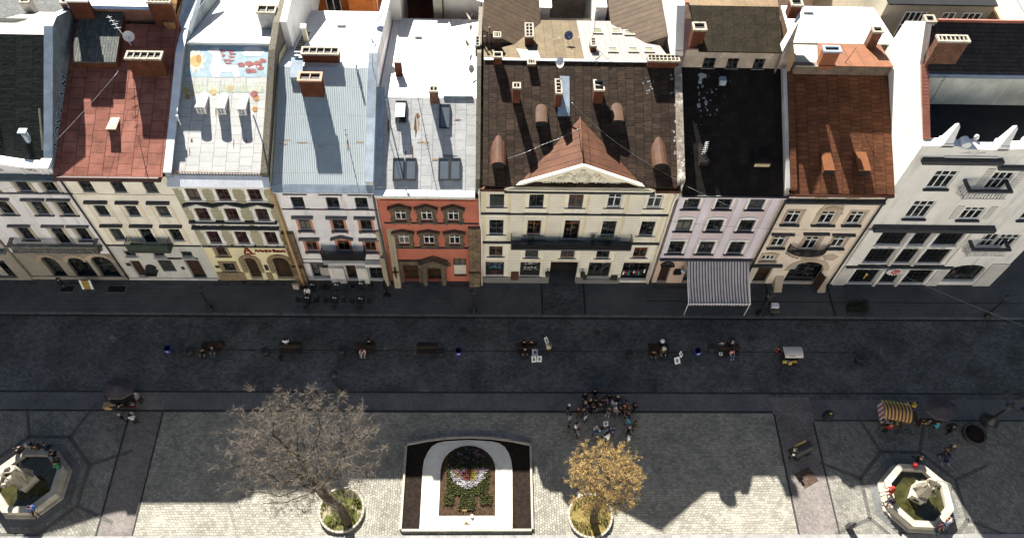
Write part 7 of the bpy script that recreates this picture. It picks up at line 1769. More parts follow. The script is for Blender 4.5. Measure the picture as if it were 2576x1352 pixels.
def skeleton(pose):
    """returns joints and head centre; z=0 at the soles (or at the seat's floor), facing -y"""
    J = {}
    if pose == 'sit':
        pz = .52; pel = V((0, .02, pz)); ch = V((0, .06, pz + .42)); nk = V((0, .04, pz + .56)); hd = V((0, .01, pz + .69))
    elif pose == 'lean':
        pz = .52; pel = V((0, .02, pz)); ch = V((0, -.12, pz + .38)); nk = V((0, -.20, pz + .50)); hd = V((0, -.28, pz + .60))
    else:
        pz = .94; pel = V((0, 0, pz)); ch = V((0, .01, pz + .42)); nk = V((0, 0, pz + .555)); hd = V((0, -.02, pz + .68))
    mid = (pel + ch) / 2
    J['pel'] = (pel, .145, None, 2); J['mid'] = (mid, .135, 'pel', 1); J['ch'] = (ch, .155, 'mid', 1); J['nk'] = (nk, .058, 'ch', 0); J['hd'] = (hd, .098, 'nk', 0); J['tp'] = (hd + V((0, .01, .08)), .082, 'hd', 0)
    J['nose'] = (hd + V((0, -.108, -.01)), .014, 'hd', 0)
    for s, n in ((-1, 'L'), (1, 'R')):
        sh = ch + V((s * .185, .0, .075)); J['sh' + n] = (sh, .070, 'ch', 1)
        if pose in ('stand', 'walk'):
            sw = (.16 * s if pose == 'walk' else 0)
            el = sh + V((s * .055, .03 + sw * .5, -.28)); wr = el + V((s * .0, -.07 + sw * .7, -.245))
        elif pose == 'hold': el = sh + V((s * .06, .0, -.27)); wr = el + V((-s * .10, -.20, .06))
        elif pose == 'raise':
            if s < 0: el = sh + V((s * .05, .02, -.28)); wr = el + V((0, -.07, -.24))
            else: el = sh + V((s * .10, -.12, .16)); wr = el + V((-s * .04, -.14, .18))
        else: el = sh + V((s * .07, -.06, -.27)); wr = el + V((-s * .05, -.22, -.05))
        J['el' + n] = (el, .048, 'sh' + n, 1); J['wr' + n] = (wr, .033, 'el' + n, 1)
        d = (wr - el).normalized(); fs = fingers(J, wr, d, V((0, 1, 0)) if abs(d.z) > .7 else V((s, 0, 0)), V((-s, 0, 0)) if abs(d.z) > .7 else V((0, 0, -1)))
        prev = None
        for q, (kk, p, r, rel) in enumerate(fs):
            key = 'f%s%d' % (n, q)
            if kk == 'palm': J[key] = (p, r, 'wr' + n, 0); pk = key
            elif rel == 0: J[key] = (p, r, pk if q < 13 else 'wr' + n, 0)
            else: J[key] = (p, r, 'f%s%d' % (n, q - 1), 0)
        hp = pel + V((s * .095, 0, -.05)); J['hp' + n] = (hp, .105, 'pel', 2)
        if pose in ('sit', 'lean'):
            kn = hp + V((s * .04, -.42, .02)); an = V((kn.x, kn.y - .02 + .06 * s * 0, .09)); to = an + V((s * .02, -.16, -.045))
        elif pose == 'walk': kn = hp + V((0, -.16 * s - .04, -.41)); an = kn + V((0, .16 if s > 0 else .10, -.385)); an.z = .09; to = an + V((0, -.16, -.045))
        else: kn = hp + V((s * .015, -.02, -.42)); an = kn + V((0, .04, -.385)); an.z = .085; to = an + V((s * .03, -.16, -.045))
        J['kn' + n] = (kn, .068, 'hp' + n, 2); J['an' + n] = (an, .044, 'kn' + n, 2); J['to' + n] = (to, .040, 'an' + n, 3)
    return J, hd
POSE = {}
for pz_ in ('stand', 'hold', 'walk', 'sit', 'lean', 'raise'):
    J, hd = skeleton(pz_); POSE[pz_] = (body_mesh('body_' + pz_, J), hd)
def hair_mesh(long_):
    mb = MB(); mb.ball((0, .022, .045), .118, 10, 0, (.98, 1.02, 1.0))
    if long_: mb.tube([(0, .07, .06), (0, .10, -.06), (0, .10, -.2)], [.10, .095, .05], 7)
    me = mb.build('hairsrc', SKIN); d = me.data; bpy.data.objects.remove(me); return d
HAIR = [hair_mesh(False), hair_mesh(True)]
def hat_mesh():
    mb = MB(); mb.lathe([(.20, .06), (.20, .075), (.125, .085), (.115, .18), (.02, .20)], (0, .01, 0), 14); me = mb.build('hatsrc', SKIN); d = me.data; bpy.data.objects.remove(me); return d
HAT = hat_mesh()
CLO = {k: mat('cloth_' + k, c, rough=.9, spec=.1, var=.1, bump=.05) for k, c in dict(black=(.012,.012,.013), charcoal=(.03,.03,.033), navy=(.018,.026,.055), white=(.72,.72,.74), grey=(.16,.16,.17), pale_grey=(.36,.37,.39), brown=(.07,.045,.03), olive=(.075,.07,.045),
       red=(.26,.025,.02), pink=(.62,.33,.30), teal=(.05,.30,.40), blue=(.06,.13,.34), denim=(.06,.085,.13), cream=(.55,.50,.40), green=(.03,.13,.07), purple=(.16,.07,.17), yellow=(.6,.45,.06)).items()}
HC = {k: mat('hair_' + k, c, rough=.7, var=.2, bump=.1) for k, c in dict(dark=(.012,.009,.007), brown=(.06,.032,.016), blond=(.34,.22,.10), grey=(.35,.34,.33), red=(.22,.07,.03)).items()}
PN = [0]
def person(x, y, pose, face, top, bottom, hair, label, group=None, long_=False, z=0.0, scale=1.0, hat=None, shoes='black'):
    """face: heading in degrees (0 = towards the camera side, -y; 90 = +x)"""
    me, hd = POSE[pose]
    o = bpy.data.objects.new('person', me); COL.objects.link(o)
    for i, mt in enumerate((SKIN, CLO[top], CLO[bottom], CLO[shoes])):
        o.material_slots[i].link = 'OBJECT'; o.material_slots[i].material = mt
    o.location = (x, y, z); o.rotation_euler = (0, 0, math.radians(face)); o.scale = (scale,) * 3
    h = bpy.data.objects.new('hair', HAIR[1 if long_ else 0]); COL.objects.link(h); h.parent = o; h.location = hd
    h.material_slots[0].link = 'OBJECT'; h.material_slots[0].material = HC[hair]
    if hat:
        t = bpy.data.objects.new('hat', HAT); COL.objects.link(t); t.parent = o; t.location = hd; t.material_slots[0].link = 'OBJECT'; t.material_slots[0].material = CLO[hat]
    tag(o, label, 'person', group); PN[0] += 1
    return o
GC = 'onlookers round the street seller'
def facing(x, y, tx, ty): return math.degrees(math.atan2(tx - x, -(ty - y)))
TX, TY = 9.3, 23.9
# the ring of onlookers: (x, y, pose, top, bottom, hair, long, label)
for (x, y, pose, top, bot, hr, lg, lb) in (
    (6.61, 25.75, 'stand', 'black', 'charcoal', 'grey', 0, 'onlooker in a black coat with a pale scarf at the far left of the ring'),
    (8.00, 26.75, 'stand', 'black', 'black', 'brown', 1, 'dark-coated onlooker with brown hair at the back, left of the last one'),
    (8.83, 27.05, 'stand', 'black', 'charcoal', 'dark', 0, 'hindmost onlooker in black, standing apart behind the ring'),
    (9.38, 26.25, 'hold', 'charcoal', 'black', 'dark', 0, 'onlooker in charcoal at the middle of the back row'),
    (9.95, 26.65, 'stand', 'black', 'navy', 'dark', 1, 'long-haired onlooker in black behind the one in purple'),
    (10.6, 26.5, 'stand', 'brown', 'black', 'blond', 0, 'fair-haired onlooker in brown in the back row'),
    (10.29, 26.05, 'hold', 'white', 'denim', 'dark', 0, 'onlooker in a white shirt in the middle of the ring'),
    (11.2, 26.05, 'stand', 'grey', 'charcoal', 'dark', 0, 'onlooker in grey beside the white shirt'),
    (11.95, 25.85, 'walk', 'black', 'black', 'brown', 1, 'onlooker in black stepping away at the right end of the back row'),
    (11.42, 25.55, 'stand', 'brown', 'charcoal', 'red', 0, 'ginger-haired onlooker in brown near the right end'),
    (11.34, 25.15, 'hold', 'charcoal', 'black', 'brown', 0, 'onlooker in charcoal holding hands together on the right flank'),
    (11.33, 24.6, 'hold', 'teal', 'denim', 'dark', 0, 'onlooker in a bright teal jacket on the right flank'),
    (11.85, 24.3, 'stand', 'olive', 'brown', 'brown', 0, 'onlooker in an olive coat outside the teal jacket'),
    (11.3, 23.85, 'hold', 'black', 'charcoal', 'grey', 0, 'grey-haired onlooker in black below the olive coat'),
    (11.25, 23.25, 'stand', 'white', 'denim', 'dark', 0, 'person in a white top at the lower right end of the ring'),
    (9.68, 23.35, 'lean', 'white', 'charcoal', 'dark', 0, 'street seller in white sitting behind the table of goods'),
    (7.10, 24.15, 'hold', 'white', 'black', 'dark', 0, 'onlooker in a white pullover on the left flank'),
    (6.66, 24.9, 'stand', 'pale_grey', 'charcoal', 'dark', 0, 'onlooker in pale grey on the far left flank'),
    (7.25, 23.65, 'stand', 'grey', 'black', 'dark', 0, 'onlooker in mid grey at the lower left end of the ring'),
    (6.55, 24.2, 'stand', 'black', 'green', 'brown', 0, 'onlooker in black over green trousers at the lower left'),
    (7.95, 25.95, 'hold', 'navy', 'black', 'blond', 1, 'blond onlooker in navy on the upper left of the ring'),
    (7.34, 25.45, 'stand', 'black', 'charcoal', 'red', 0, 'red-haired onlooker in black on the left of the ring'),
    (7.80, 25.45, 'hold', 'olive', 'charcoal', 'brown', 0, 'onlooker in olive in the front row at left'),
    (7.95, 25.0, 'stand', 'pale_grey', 'black', 'dark', 0, 'short onlooker in pale grey in the front row at left'),
    (8.37, 26.2, 'stand', 'black', 'navy', 'blond', 0, 'fair-haired onlooker in black behind the front row'),
    (8.85, 26.25, 'stand', 'charcoal', 'black', 'dark', 0, 'onlooker in charcoal next to the fair-haired one behind the front row'),
    (8.6, 25.65, 'hold', 'black', 'black', 'brown', 0, 'onlooker in all black, front row, left of the centre'),
    (9.16, 25.85, 'stand', 'black', 'denim', 'brown', 1, 'long-haired onlooker in black and denim at the centre'),
    (9.84, 25.5, 'hold', 'charcoal', 'grey', 'brown', 0, 'onlooker with white shoes in the front row'),
    (10.35, 25.5, 'stand', 'grey', 'charcoal', 'grey', 0, 'grey-clad onlooker with grey hair in the front row'),
    (10.75, 25.6, 'hold', 'black', 'black', 'dark', 0, 'onlooker in black holding a white sheet, front row right'),
    (11.08, 25.7, 'stand', 'brown', 'black', 'red', 0, 'onlooker in a brown jacket with red hair, front row right'),
    (9.62, 26.3, 'stand', 'purple', 'black', 'dark', 1, 'onlooker in a purple top left of the white shirt')):
    person(x, y, pose, facing(x, y, TX, TY), top, bot, hr, lb, GC, bool(lg), shoes='white' if 'white shoes' in lb else 'black', scale=.86 if 'short' in lb else 1.0)
BY = 31.4
GB = 'people sitting on the benches'
for (x, side, pose, top, bot, hr, lg, lb, hat) in (
    (-23.75, -1, 'lean', 'charcoal', 'black', 'brown', 0, 'person in charcoal bending forward on the left end of the leftmost bench', None), (-22.95, -1, 'sit', 'black', 'denim', 'brown', 0, 'person in black and denim on the leftmost bench', None),
    (-17.0, 1, 'sit', 'white', 'charcoal', 'dark', 0, 'person in a white shirt on the far side of the second bench from the left', None),
    (-10.45, -1, 'lean', 'pink', 'pale_grey', 'brown', 1, 'person in pink leaning forward on the third bench from the left', None), (-10.0, 1, 'sit', 'black', 'black', 'dark', 0, 'person in black on the far side of the bench with the person in pink', None),
    (3.15, 1, 'sit', 'black', 'black', 'dark', 0, 'person in black on the far side of the bench with the white boards', None), (3.75, 1, 'sit', 'charcoal', 'black', 'brown', 0, 'second far-side sitter in charcoal at the bench with the white boards', None), (3.2, -1, 'sit', 'black', 'charcoal', 'dark', 0, 'near-side sitter in black beside the white boards', None),
    (14.1, -1, 'lean', 'brown', 'black', 'red', 0, 'red-haired sitter in brown on the bench left of the leaning boards', None), (14.95, -1, 'sit', 'olive', 'charcoal', 'grey', 0, 'sitter with a wide pale hat on the bench left of the leaning boards', 'cream'), (14.9, 1, 'sit', 'charcoal', 'black', 'dark', 0, 'far-side sitter with a white cap on the bench left of the leaning boards', 'white'),
    (20.05, 1, 'sit', 'grey', 'brown', 'brown', 0, 'far-side sitter in grey on the rightmost bench', None), (20.95, 1, 'sit', 'charcoal', 'black', 'grey', 0, 'far-side sitter in charcoal on the rightmost bench', None)):
    person(x, BY + side * .38, pose, 0 if side < 0 else 180, top, bot, hr, lb, GB, bool(lg), hat=hat)
person(20.9, BY - .38, 'sit', 15, 'pink', 'blue', 'brown', 'child in a pink top and patterned trousers on the rightmost bench', GB, True, scale=.8, shoes='white')
GF = 'people at the fountains'
for (x, y, pose, fc, top, bot, hr, lg, lb, z, hat) in (
    (-35.75, 22.0, 'sit', 160, 'charcoal', 'black', 'dark', 0, 'dark figure on the upper left rim of the left fountain', .5, None), (-35.0, 22.35, 'sit', 175, 'grey', 'black', 'grey', 0, 'sitter with a pale bag on the top rim of the left fountain', .5, None), (-34.4, 22.3, 'sit', 180, 'brown', 'brown', 'dark', 0, 'sitter in brown on the top rim of the left fountain', .5, None),
    (-33.7, 22.2, 'lean', 190, 'navy', 'navy', 'brown', 0, 'sitter in navy leaning on the top right rim of the left fountain', .5, None), (-33.0, 21.75, 'sit', 215, 'black', 'denim', 'dark', 0, 'sitter in black and denim on the right rim of the left fountain', .5, None), (-32.55, 21.2, 'sit', 225, 'charcoal', 'black', 'dark', 1, 'long-haired sitter in charcoal on the right rim of the left fountain', .5, None),
    (-32.35, 20.8, 'lean', 235, 'green', 'charcoal', 'brown', 0, 'sitter in green at the right corner of the left fountain', .5, None), (-33.25, 17.6, 'sit', 35, 'blue', 'brown', 'dark', 0, 'sitter in a bright blue jacket on the near rim of the left fountain', .5, None),
    (30.95, 18.9, 'sit', -80, 'red', 'cream', 'dark', 0, 'sitter with a red cap on the left rim of the right fountain', .5, 'red'), (31.05, 18.2, 'lean', -70, 'black', 'navy', 'dark', 1, 'dark-haired sitter below the red cap on the right fountain', .5, None),
    (34.0, 16.3, 'sit', 10, 'purple', 'charcoal', 'brown', 0, 'sitter in purple on the near rim of the right fountain', .5, None), (34.4, 16.5, 'sit', 25, 'white', 'denim', 'red', 0, 'sitter in white on the near rim of the right fountain', .5, None), (34.95, 16.6, 'hold', 200, 'pale_grey', 'blue', 'dark', 0, 'person in a pale top standing at the near right corner of the right fountain', 0, None), (34.05, 15.95, 'lean', 170, 'brown', 'teal', 'red', 0, 'person with pale blue trousers stretched out before the right fountain', .0, None),
    (36.4, 22.1, 'walk', 60, 'brown', 'charcoal', 'brown', 0, 'adult in brown beside the pushchair', 0, None), (36.95, 22.35, 'stand', 120, 'charcoal', 'black', 'blond', 0, 'adult in charcoal behind the pushchair', 0, None), (34.0, 21.35, 'sit', 180, 'black', 'black', 'dark', 0, 'sitter in black beside the red bag on the right fountain', .5, None)):
    person(x, y, pose, fc, top, bot, hr, lb, GF, bool(lg), z=z, hat=hat)
GS = 'passers-by and vendors'
for (x, y, pose, fc, top, bot, hr, lg, lb, z) in (
    (-28.75, 24.85, 'stand', 150, 'black', 'charcoal', 'grey', 0, 'person in black in front of the dark stall canopy', 0), (-27.85, 24.75, 'hold', 200, 'pale_grey', 'black', 'dark', 0, 'person with a pale collar in front of the dark stall canopy', 0), (-27.9, 26.6, 'stand', 250, 'grey', 'black', 'grey', 0, 'vendor in grey at the right side of the dark stall', 0), (-30.3, 26.7, 'stand', 90, 'charcoal', 'black', 'dark', 0, 'vendor in dark clothes at the left side of the dark stall', 0),
    (-15.85, 36.75, 'sit', 0, 'white', 'black', 'dark', 0, 'guest in a white shirt and dark jacket at the front left cafe table', .06), (24.75, 36.1, 'hold', 20, 'black', 'charcoal', 'grey', 0, 'person in black standing by the delivery bicycle', .06), (5.15, 31.2, 'hold', 130, 'cream', 'brown', 'blond', 0, 'portrait painter in cream holding a white board', 0),
    (24.85, 31.2, 'sit', 60, 'red', 'black', 'dark', 0, 'vendor in red at the left end of the pale-roofed cart', .02), (34.4, 25.9, 'stand', 80, 'pale_grey', 'denim', 'dark', 0, 'person in pale blue-grey between the striped and the dark stall', 0), (35.0, 26.0, 'hold', 250, 'yellow', 'black', 'dark', 0, 'person with yellow sleeves between the two right-hand stalls', 0), (32.4, 24.1, 'stand', 170, 'red', 'black', 'red', 0, 'vendor in orange-red at the front of the striped stall', 0),
    (36.6, 24.3, 'lean', 200, 'teal', 'charcoal', 'dark', 0, 'person in a sky-blue jacket at the front of the dark right-hand canopy', 0), (24.2, 22.0, 'stand', 40, 'black', 'black', 'dark', 0, 'person in black at the lower end of the barrel cart', 0), (37.6, 24.0, 'walk', 100, 'charcoal', 'black', 'dark', 0, 'walker in charcoal below the dark right-hand canopy', 0), (-37.2, 37.3, 'walk', 80, 'navy', 'charcoal', 'dark', 0, 'walker in navy by the narrow shop arch of the lilac-white house', .06)):
    person(x, y, pose, fc, top, bot, hr, lb, GS, bool(lg), z=z)
# statues: the same figure grown in stone with drapery
def statue(cx, cy, rz, label, trident, parent_h):
    c, s = math.cos(rz), math.sin(rz)
    t = thing('statue', (0, 0, 0), label, 'statue', 'fountain statues')
    mb = MB(); mb.box(-.5, -.62, .3, .5, .62, 1.45); mb.box(-.56, -.68, 1.452, .56, .68, 1.55); mb.box(-.2, -.66, .85, .2, -.615, 1.15, 1); mb.build('pedestal', [STONE_P, FR_DARK], t)
    J, hd = skeleton('raise' if trident else 'hold')
    k = 1.25; J2 = {}
    for kk, (p, r, par, m) in J.items(): J2[kk] = (V((p.x * k, p.y * k, p.z * k * (.92))), r * k * 1.1, par, m)
    me = body_mesh('statue_body', J2)
    o = bpy.data.objects.new('figure', me); COL.objects.link(o); o.parent = t; o.location = (0, .1, 1.9)
    ST = plaster('statue_stone', (.27,.245,.195), (.08,.075,.06), var=.22)
    for q in range(4): me.materials[q] = ST
    mb = MB(); rg2 = random.Random(4); N = 18
    L = []
    for z, r in ((1.9, .52), (2.2, .46), (2.6, .36), (2.95, .27), (3.1, .20)):
        L.append([V((r * (1 + .16 * math.sin(5 * 2*PI*q/N + z * 2)) * math.cos(2*PI*q/N), .1 + r * (1 + .16 * math.cos(6 * 2*PI*q/N - z)) * math.sin(2*PI*q/N), z)) for q in range(N)])
    for a in range(len(L) - 1):
        for q in range(N): mb.face([L[a][q], L[a][(q+1)%N], L[a+1][(q+1)%N], L[a+1][q]], 0, True)
    mb.tube([(-.3, .0, 3.4), (-.1, .25, 3.2), (.35, .25, 2.9), (.5, .1, 2.3)], [.08, .12, .12, .08], 6)
    mb.build('drapery', ST, t)
    mb = MB()
    if trident:
        mb.tube([(.55, -.35, 2.1), (.62, -.42, 4.55)], .035, 6)
        for q in (-.14, 0, .14): mb.tube([(.62 + q, -.42, 4.45), (.63 + q, -.42, 4.8)], .025, 5)
        mb.tube([(.48, -.42, 4.45), (.76, -.42, 4.45)], .025, 5); mb.build('trident', ST, t)
        mb = MB(); mb.ball((-.35, -.45, 2.15), .28, 8, 0, (1, 1.5, .9)); mb.ball((-.3, -.85, 2.3), .16, 8); mb.tube([(-.35, 0, 2.1), (-.5, .4, 2.2), (-.6, .6, 2.5)], [.16, .1, .04], 6); mb.build('dolphin', ST, t)
    else:
        mb.ball((.45, .35, 2.2), .26, 8, 0, (1, 1.4, .9)); mb.tube([(.45, .1, 2.3), (.48, -.15, 2.6)], [.14, .08], 6); mb.ball((.5, -.22, 2.68), .12, 8, 0, (.8, 1.3, .8))
        for lx, ly in ((.35, .1), (.55, .1), (.35, .6), (.55, .6)): mb.tube([(lx, ly, 2.15), (lx, ly, 1.9)], .05, 5)
        mb.build('hound', ST, t)
        mb = MB(); mb.tube([(.5 + .5 * math.sin(q * .35) , .1, 3.5 + .5 * math.cos(q * .35)) for q in range(-3, 5)], .045, 6); mb.build('bow', ST, t)
    for ch in t.children:
        if ch.name.split('.')[0] != 'pedestal': ch.scale = (1.25,) * 3; ch.location.z = ch.location.z * 1.25 + 1.55 - 1.9 * 1.25
    t.location = (cx, cy, .0); t.rotation_euler = (0, 0, rz); WL[t.name] = V((cx, cy, 0))
    return t
statue(-34.45, 19.75, -.6, 'stone statue with a raised trident on a pedestal in the left fountain', True, 0)
statue(33.2, 18.75, -.55, 'stone statue of a draped figure with a bow and a hound in the right fountain', False, 0)
# ================================================================== street furniture
BW = mat('bench_wood_dark', (.045,.030,.020), rough=.6, spec=.3, var=.3, vs=5, bump=.1)
def make_bench():
    t = thing('park_bench', (0, 0, 0), '', 'bench', 'double-sided benches along the road')
    for s in (-1, 1):
        mb = MB()
        for k in range(4): mb.box(-.88, s * (.12 + k * .125) - .05, .43, .88, s * (.12 + k * .125) + .05, .465)
        mb.build('seat', BW, t)
    mb = MB()
    for k in range(3):
        for s in (-1, 1): mb.obox((0, s * (.05 + .012 * (2 - k)), .56 + k * .135), (.88, 0, 0), (0, .014, 0), (0, 0, .05))
    mb.build('backrest', BW, t)
    for sx in (-.8, .8):
        mb = MB()
        for s in (-1, 1):
            mb.tube([(sx, s * .05, .44), (sx, s * .32, .36), (sx, s * .58, .42)], .028, 5); mb.tube([(sx, s * .56, .42), (sx, s * .5, .2), (sx, s * .58, .01)], .028, 5); mb.tube([(sx, s * .07, .45), (sx, s * .06, .92)], .024, 5)
            mb.tube([(sx, s * .07, .70), (sx, s * .35, .70), (sx, s * .55, .62), (sx, s * .54, .44)], .022, 5)
        mb.build('iron_end', IRON, t)
    return t
bn = make_bench()
BL = ['leftmost dark slatted bench, with two people on its near side', 'dark slatted bench with a sitter in white on its far side', 'dark slatted bench with a person in pink', 'empty dark slatted bench beside a round bin and a blue bin', 'dark slatted bench with white portrait boards at its right end', 'dark slatted bench with sitters in hats', 'rightmost dark slatted bench with a pink child']
for i, x in enumerate((-23.1, -16.6, -10.35, -5.1, 3.4, 14.65, 20.75)):
    o = bn if i == 0 else copy_tree(bn); place(o, (x, BY, 0), 0, BL[i])
def make_urn():
    t = thing('litter_urn', (0, 0, 0), '', 'bin', 'round black litter bins')
    mb = MB(); mb.lathe([(.24, 0), (.26, .05), (.20, .10), (.34, .35), (.38, .60), (.34, .74), (.30, .78)], (0, 0, 0), 14); mb.build('bowl', IRON, t)
    mb = MB(); mb.lathe([(.33, .785), (.33, .81), (.25, .815), (.24, .70)], (0, 0, 0), 14); mb.build('rim', IRON, t); return t
ur = make_urn()
for i, (x, y, lb) in enumerate(((-24.9, 30.95, 'round black bin left of the leftmost bench'), (-18.6, 30.95, 'round black bin left of the bench with the sitter in white'), (-12.25, 31.1, 'round black bin left of the bench with the person in pink'), (-3.9, 30.95, 'round black bin between the empty bench and a blue bin'), (12.05, 30.9, 'round black bin left of the bench with hatted sitters'), (19.2, 31.5, 'round black bin at the left end of the rightmost bench'), (31.85, 30.55, 'lone round black bin far right on the road'))):
    o = ur if i == 0 else copy_tree(ur); place(o, (x, y, 0), 0, lb)
BLUE = mat('bin_blue_plastic', (.03,.045,.20), rough=.45, spec=.4, var=.08, bump=0)
def make_bluebin():
    t = thing('blue_bin', (0, 0, 0), '', 'bin', 'blue plastic bins')
    mb = MB(); a, b = .20, .27; z0, z1 = .06, .78
    lo = [(-a, -a, z0), (a, -a, z0), (a, a, z0), (-a, a, z0)]; hi = [(-b, -b, z1), (b, -b, z1), (b, b, z1), (-b, b, z1)]; hi2 = [(p[0] * .86, p[1] * .86, z1) for p in hi]; inn = [(p[0] * .8, p[1] * .8, z0 + .05) for p in lo]
    for k in range(4): j = (k+1) % 4; mb.face([lo[k], lo[j], hi[j], hi[k]], 0); mb.face([hi[k], hi[j], hi2[j], hi2[k]], 0); mb.face([hi2[k], hi2[j], inn[j], inn[k]], 1)
    mb.face(lo[::-1], 0); mb.face(inn, 1); mb.box(-.12, -.285, .5, .12, -.262, .62, 2); mb.build('body', [BLUE, mat('bin_inside', (.01,.012,.05)), WHITE], t)
    for s in (-.16, .16):
        mb = MB(); mb.lathe([(.05, 0), (.05, .06)], (s, .18, 0), 8); mb.build('foot', IRON, t)
    return t
bb = make_bluebin()
for i, (x, y, lb) in enumerate(((-26.72, 31.15, 'blue bin at the far left, beyond the leftmost round bin'), (-2.45, 31.05, 'blue bin right of the empty bench'), (17.97, 31.15, 'blue bin left of the rightmost bench'))):
    o = bb if i == 0 else copy_tree(bb); place(o, (x, y, 0), .1 * i, lb)
LG = mat('lamp_glass', (.10,.10,.09), rough=.1, spec=.5, var=.05, bump=0)
def lantern(mb, c, gm=1, fm=0):
    x, y, z = c
    mb.lathe([(.12, 0), (.24, .42)], c, 6, gm, sm=False)
    for k in range(6):
        a = 2*PI*k/6; mb.tube([(x + .125*math.cos(a), y + .125*math.sin(a), z), (x + .245*math.cos(a), y + .245*math.sin(a), z + .42)], .02, 4, fm)
    mb.lathe([(.30, .42), (.29, .46), (.15, .58), (.05, .62), (.04, .72), (.01, .76)], c, 8, fm); mb.lathe([(.03, -.12), (.12, -.02), (.12, 0)], c, 8, fm)
def make_lamp():
    t = thing('street_lamp', (0, 0, 0), '', 'street lamp', 'cast-iron lamp posts')
    mb = MB(); mb.lathe([(.30, 0), (.30, .14), (.23, .18), (.20, .5), (.25, .54), (.13, .66), (.11, .9), (.08, 1.0), (.07, 2.7), (.10, 2.75), (.06, 2.8), (.05, 2.95)], (0, 0, 0), 10); mb.tube([(-.22, 0, 2.45), (.22, 0, 2.45)], .02, 5); mb.build('post', IRON, t)
    mb = MB(); lantern(mb, (0, 0, 2.98)); mb.build('lantern', [IRON, LG], t); return t
lp = make_lamp()
for i, (x, y, z, lb) in enumerate(((-24.18, 35.36, .06, 'black street lamp on the kerb in front of the olive bank house'), (-1.2, 35.2, .06, 'black street lamp on the kerb between the red and the primrose house'), (24.24, 35.1, .06, 'black street lamp on the kerb right of the striped awning'), (44.84, 35.1, .06, 'black street lamp on the kerb at the far right'), (-12.05, 27.5, 0, 'black street lamp standing behind the bare tree'))):
    o = lp if i == 0 else copy_tree(lp); place(o, (x, y, z), .3 * i, lb)
cd = thing('candelabra_lamp', (41.5, 25.05, 0), 'five-armed black lamp post on a round base at the right edge', 'street lamp')
mb = MB(); mb.lathe([(.75, 0), (.75, .12), (.5, .14), (.42, .5), (.3, .6), (.16, .9), (.10, 1.2), (.08, 3.4), (.13, 3.5), (.06, 3.7), (.05, 4.0)], (41.5, 25.05, 0), 14); mb.build('post', IRON, cd)
for k in range(4):
    a = .5 + PI/2 * k; d = V((math.cos(a), math.sin(a), 0)); c = V((41.5, 25.05, 3.4)); mb = MB(); mb.tube([c, c + d * .45 + V((0,0,-.1)), c + d * .8 + V((0,0,.1))], .035, 6); mb.build('arm', IRON, cd)
    mb = MB(); lantern(mb, tuple(c + d * .82 + V((0, 0, .2)))); mb.build('lantern', [IRON, LG], cd)
mb = MB(); lantern(mb, (41.5, 25.05, 4.1)); mb.build('lantern', [IRON, LG], cd)
mb = MB(); mb.lathe([(.9, 0), (.95, .35), (.85, .4), (.75, .3)], (39.8, 23.9, 0), 18, 0); mb.lathe([(.78, .3), (.6, .36), (.2, .4), (.02, .4)], (39.8, 23.9, 0), 12, 1); tag(mb.build('stone_planter', [mat('planter_brown', (.06,.05,.045), var=.2), SOIL], None, loc=(39.8, 23.9, 0)), 'low round brown planter beside the five-armed lamp post', 'planter')
# cafe tables and chairs, closed parasol
def make_table():
    t = thing('cafe_table', (0, 0, 0), '', 'table', 'cafe tables in front of the white house')
    mb = MB(); mb.box(-.36, -.36, .72, .36, .36, .75); mb.build('top', IRON, t)
    mb = MB(); mb.lathe([(.03, .04), (.03, .72)], (0, 0, 0), 8); mb.box(-.28, -.03, 0, .28, .03, .035); mb.box(-.03, -.28, .036, .03, .28, .06); mb.build('leg', IRON, t); return t
def make_chair():
    t = thing('cafe_chair', (0, 0, 0), '', 'chair', 'cafe chairs in front of the white house')
    mb = MB(); mb.box(-.22, -.22, .44, .22, .22, .475); mb.build('seat', IRON, t)
    mb = MB(); mb.box(-.22, .20, .60, .22, .23, .86); mb.build('backrest', IRON, t)
    for sx in (-.2, .2):
        for sy in (-.2, .2): 
            mb = MB(); mb.tube([(sx, sy, 0), (sx, sy, .44 if sy < 0 else .86)], .017, 5); mb.build('leg', IRON, t)
    return t
tb = make_table(); chp = make_chair(); first = True; ci = 0
TN = ['front left', 'front middle', 'front right', 'rear left', 'rear middle', 'rear right']
for i, (x, y) in enumerate(((-15.75, 36.0), (-13.35, 36.0), (-11.1, 35.95), (-15.45, 37.35), (-13.35, 37.35), (-11.2, 37.5))):
    o = tb if i == 0 else copy_tree(tb); place(o, (x, y, .06), .05 * i, 'dark square cafe table at the ' + TN[i] + ' of the terrace before the white house')
    for (dx, dy, rz, w) in ((-.75, 0, PI/2, 'left of'), (.75, .02, -PI/2, 'right of'), (0, -.7, 0 + PI, 'in front of')):
        if w == 'in front of' and i > 2: continue
        c = chp if ci == 0 else copy_tree(chp); ci += 1
        place(c, (x + dx, y + dy, .06), rz + R_.uniform(-.2, .2), 'dark cafe chair %s the %s table' % (w, TN[i]))
    for (dx, dy, kind) in ((.08, .05, 0), (-.14, .12, 1)):
        mb = MB()
        if kind == 0: mb.lathe([(.035, 0), (.07, .05), (.07, .065), (.055, .06)], (x + dx, y + dy, .815), 10)
        else: mb.lathe([(.08, 0), (.085, .02), (.02, .03)], (x + dx, y + dy, .815), 10)
        tag(mb.build('cup' if kind == 0 else 'saucer', WHITE, None, loc=(x + dx, y + dy, .815)), ('white cup on the %s table' if kind == 0 else 'white saucer on the %s table') % TN[i], 'cup' if kind == 0 else 'saucer', 'crockery on the cafe tables')
cp = thing('closed_parasol', (-8.95, 36.8, .06), 'closed black parasol on a round foot by the terrace', 'parasol')
mb = MB(); mb.lathe([(.35, 0), (.35, .06), (.05, .08)], (-8.95, 36.8, .06), 16); mb.build('foot', IRON, cp)
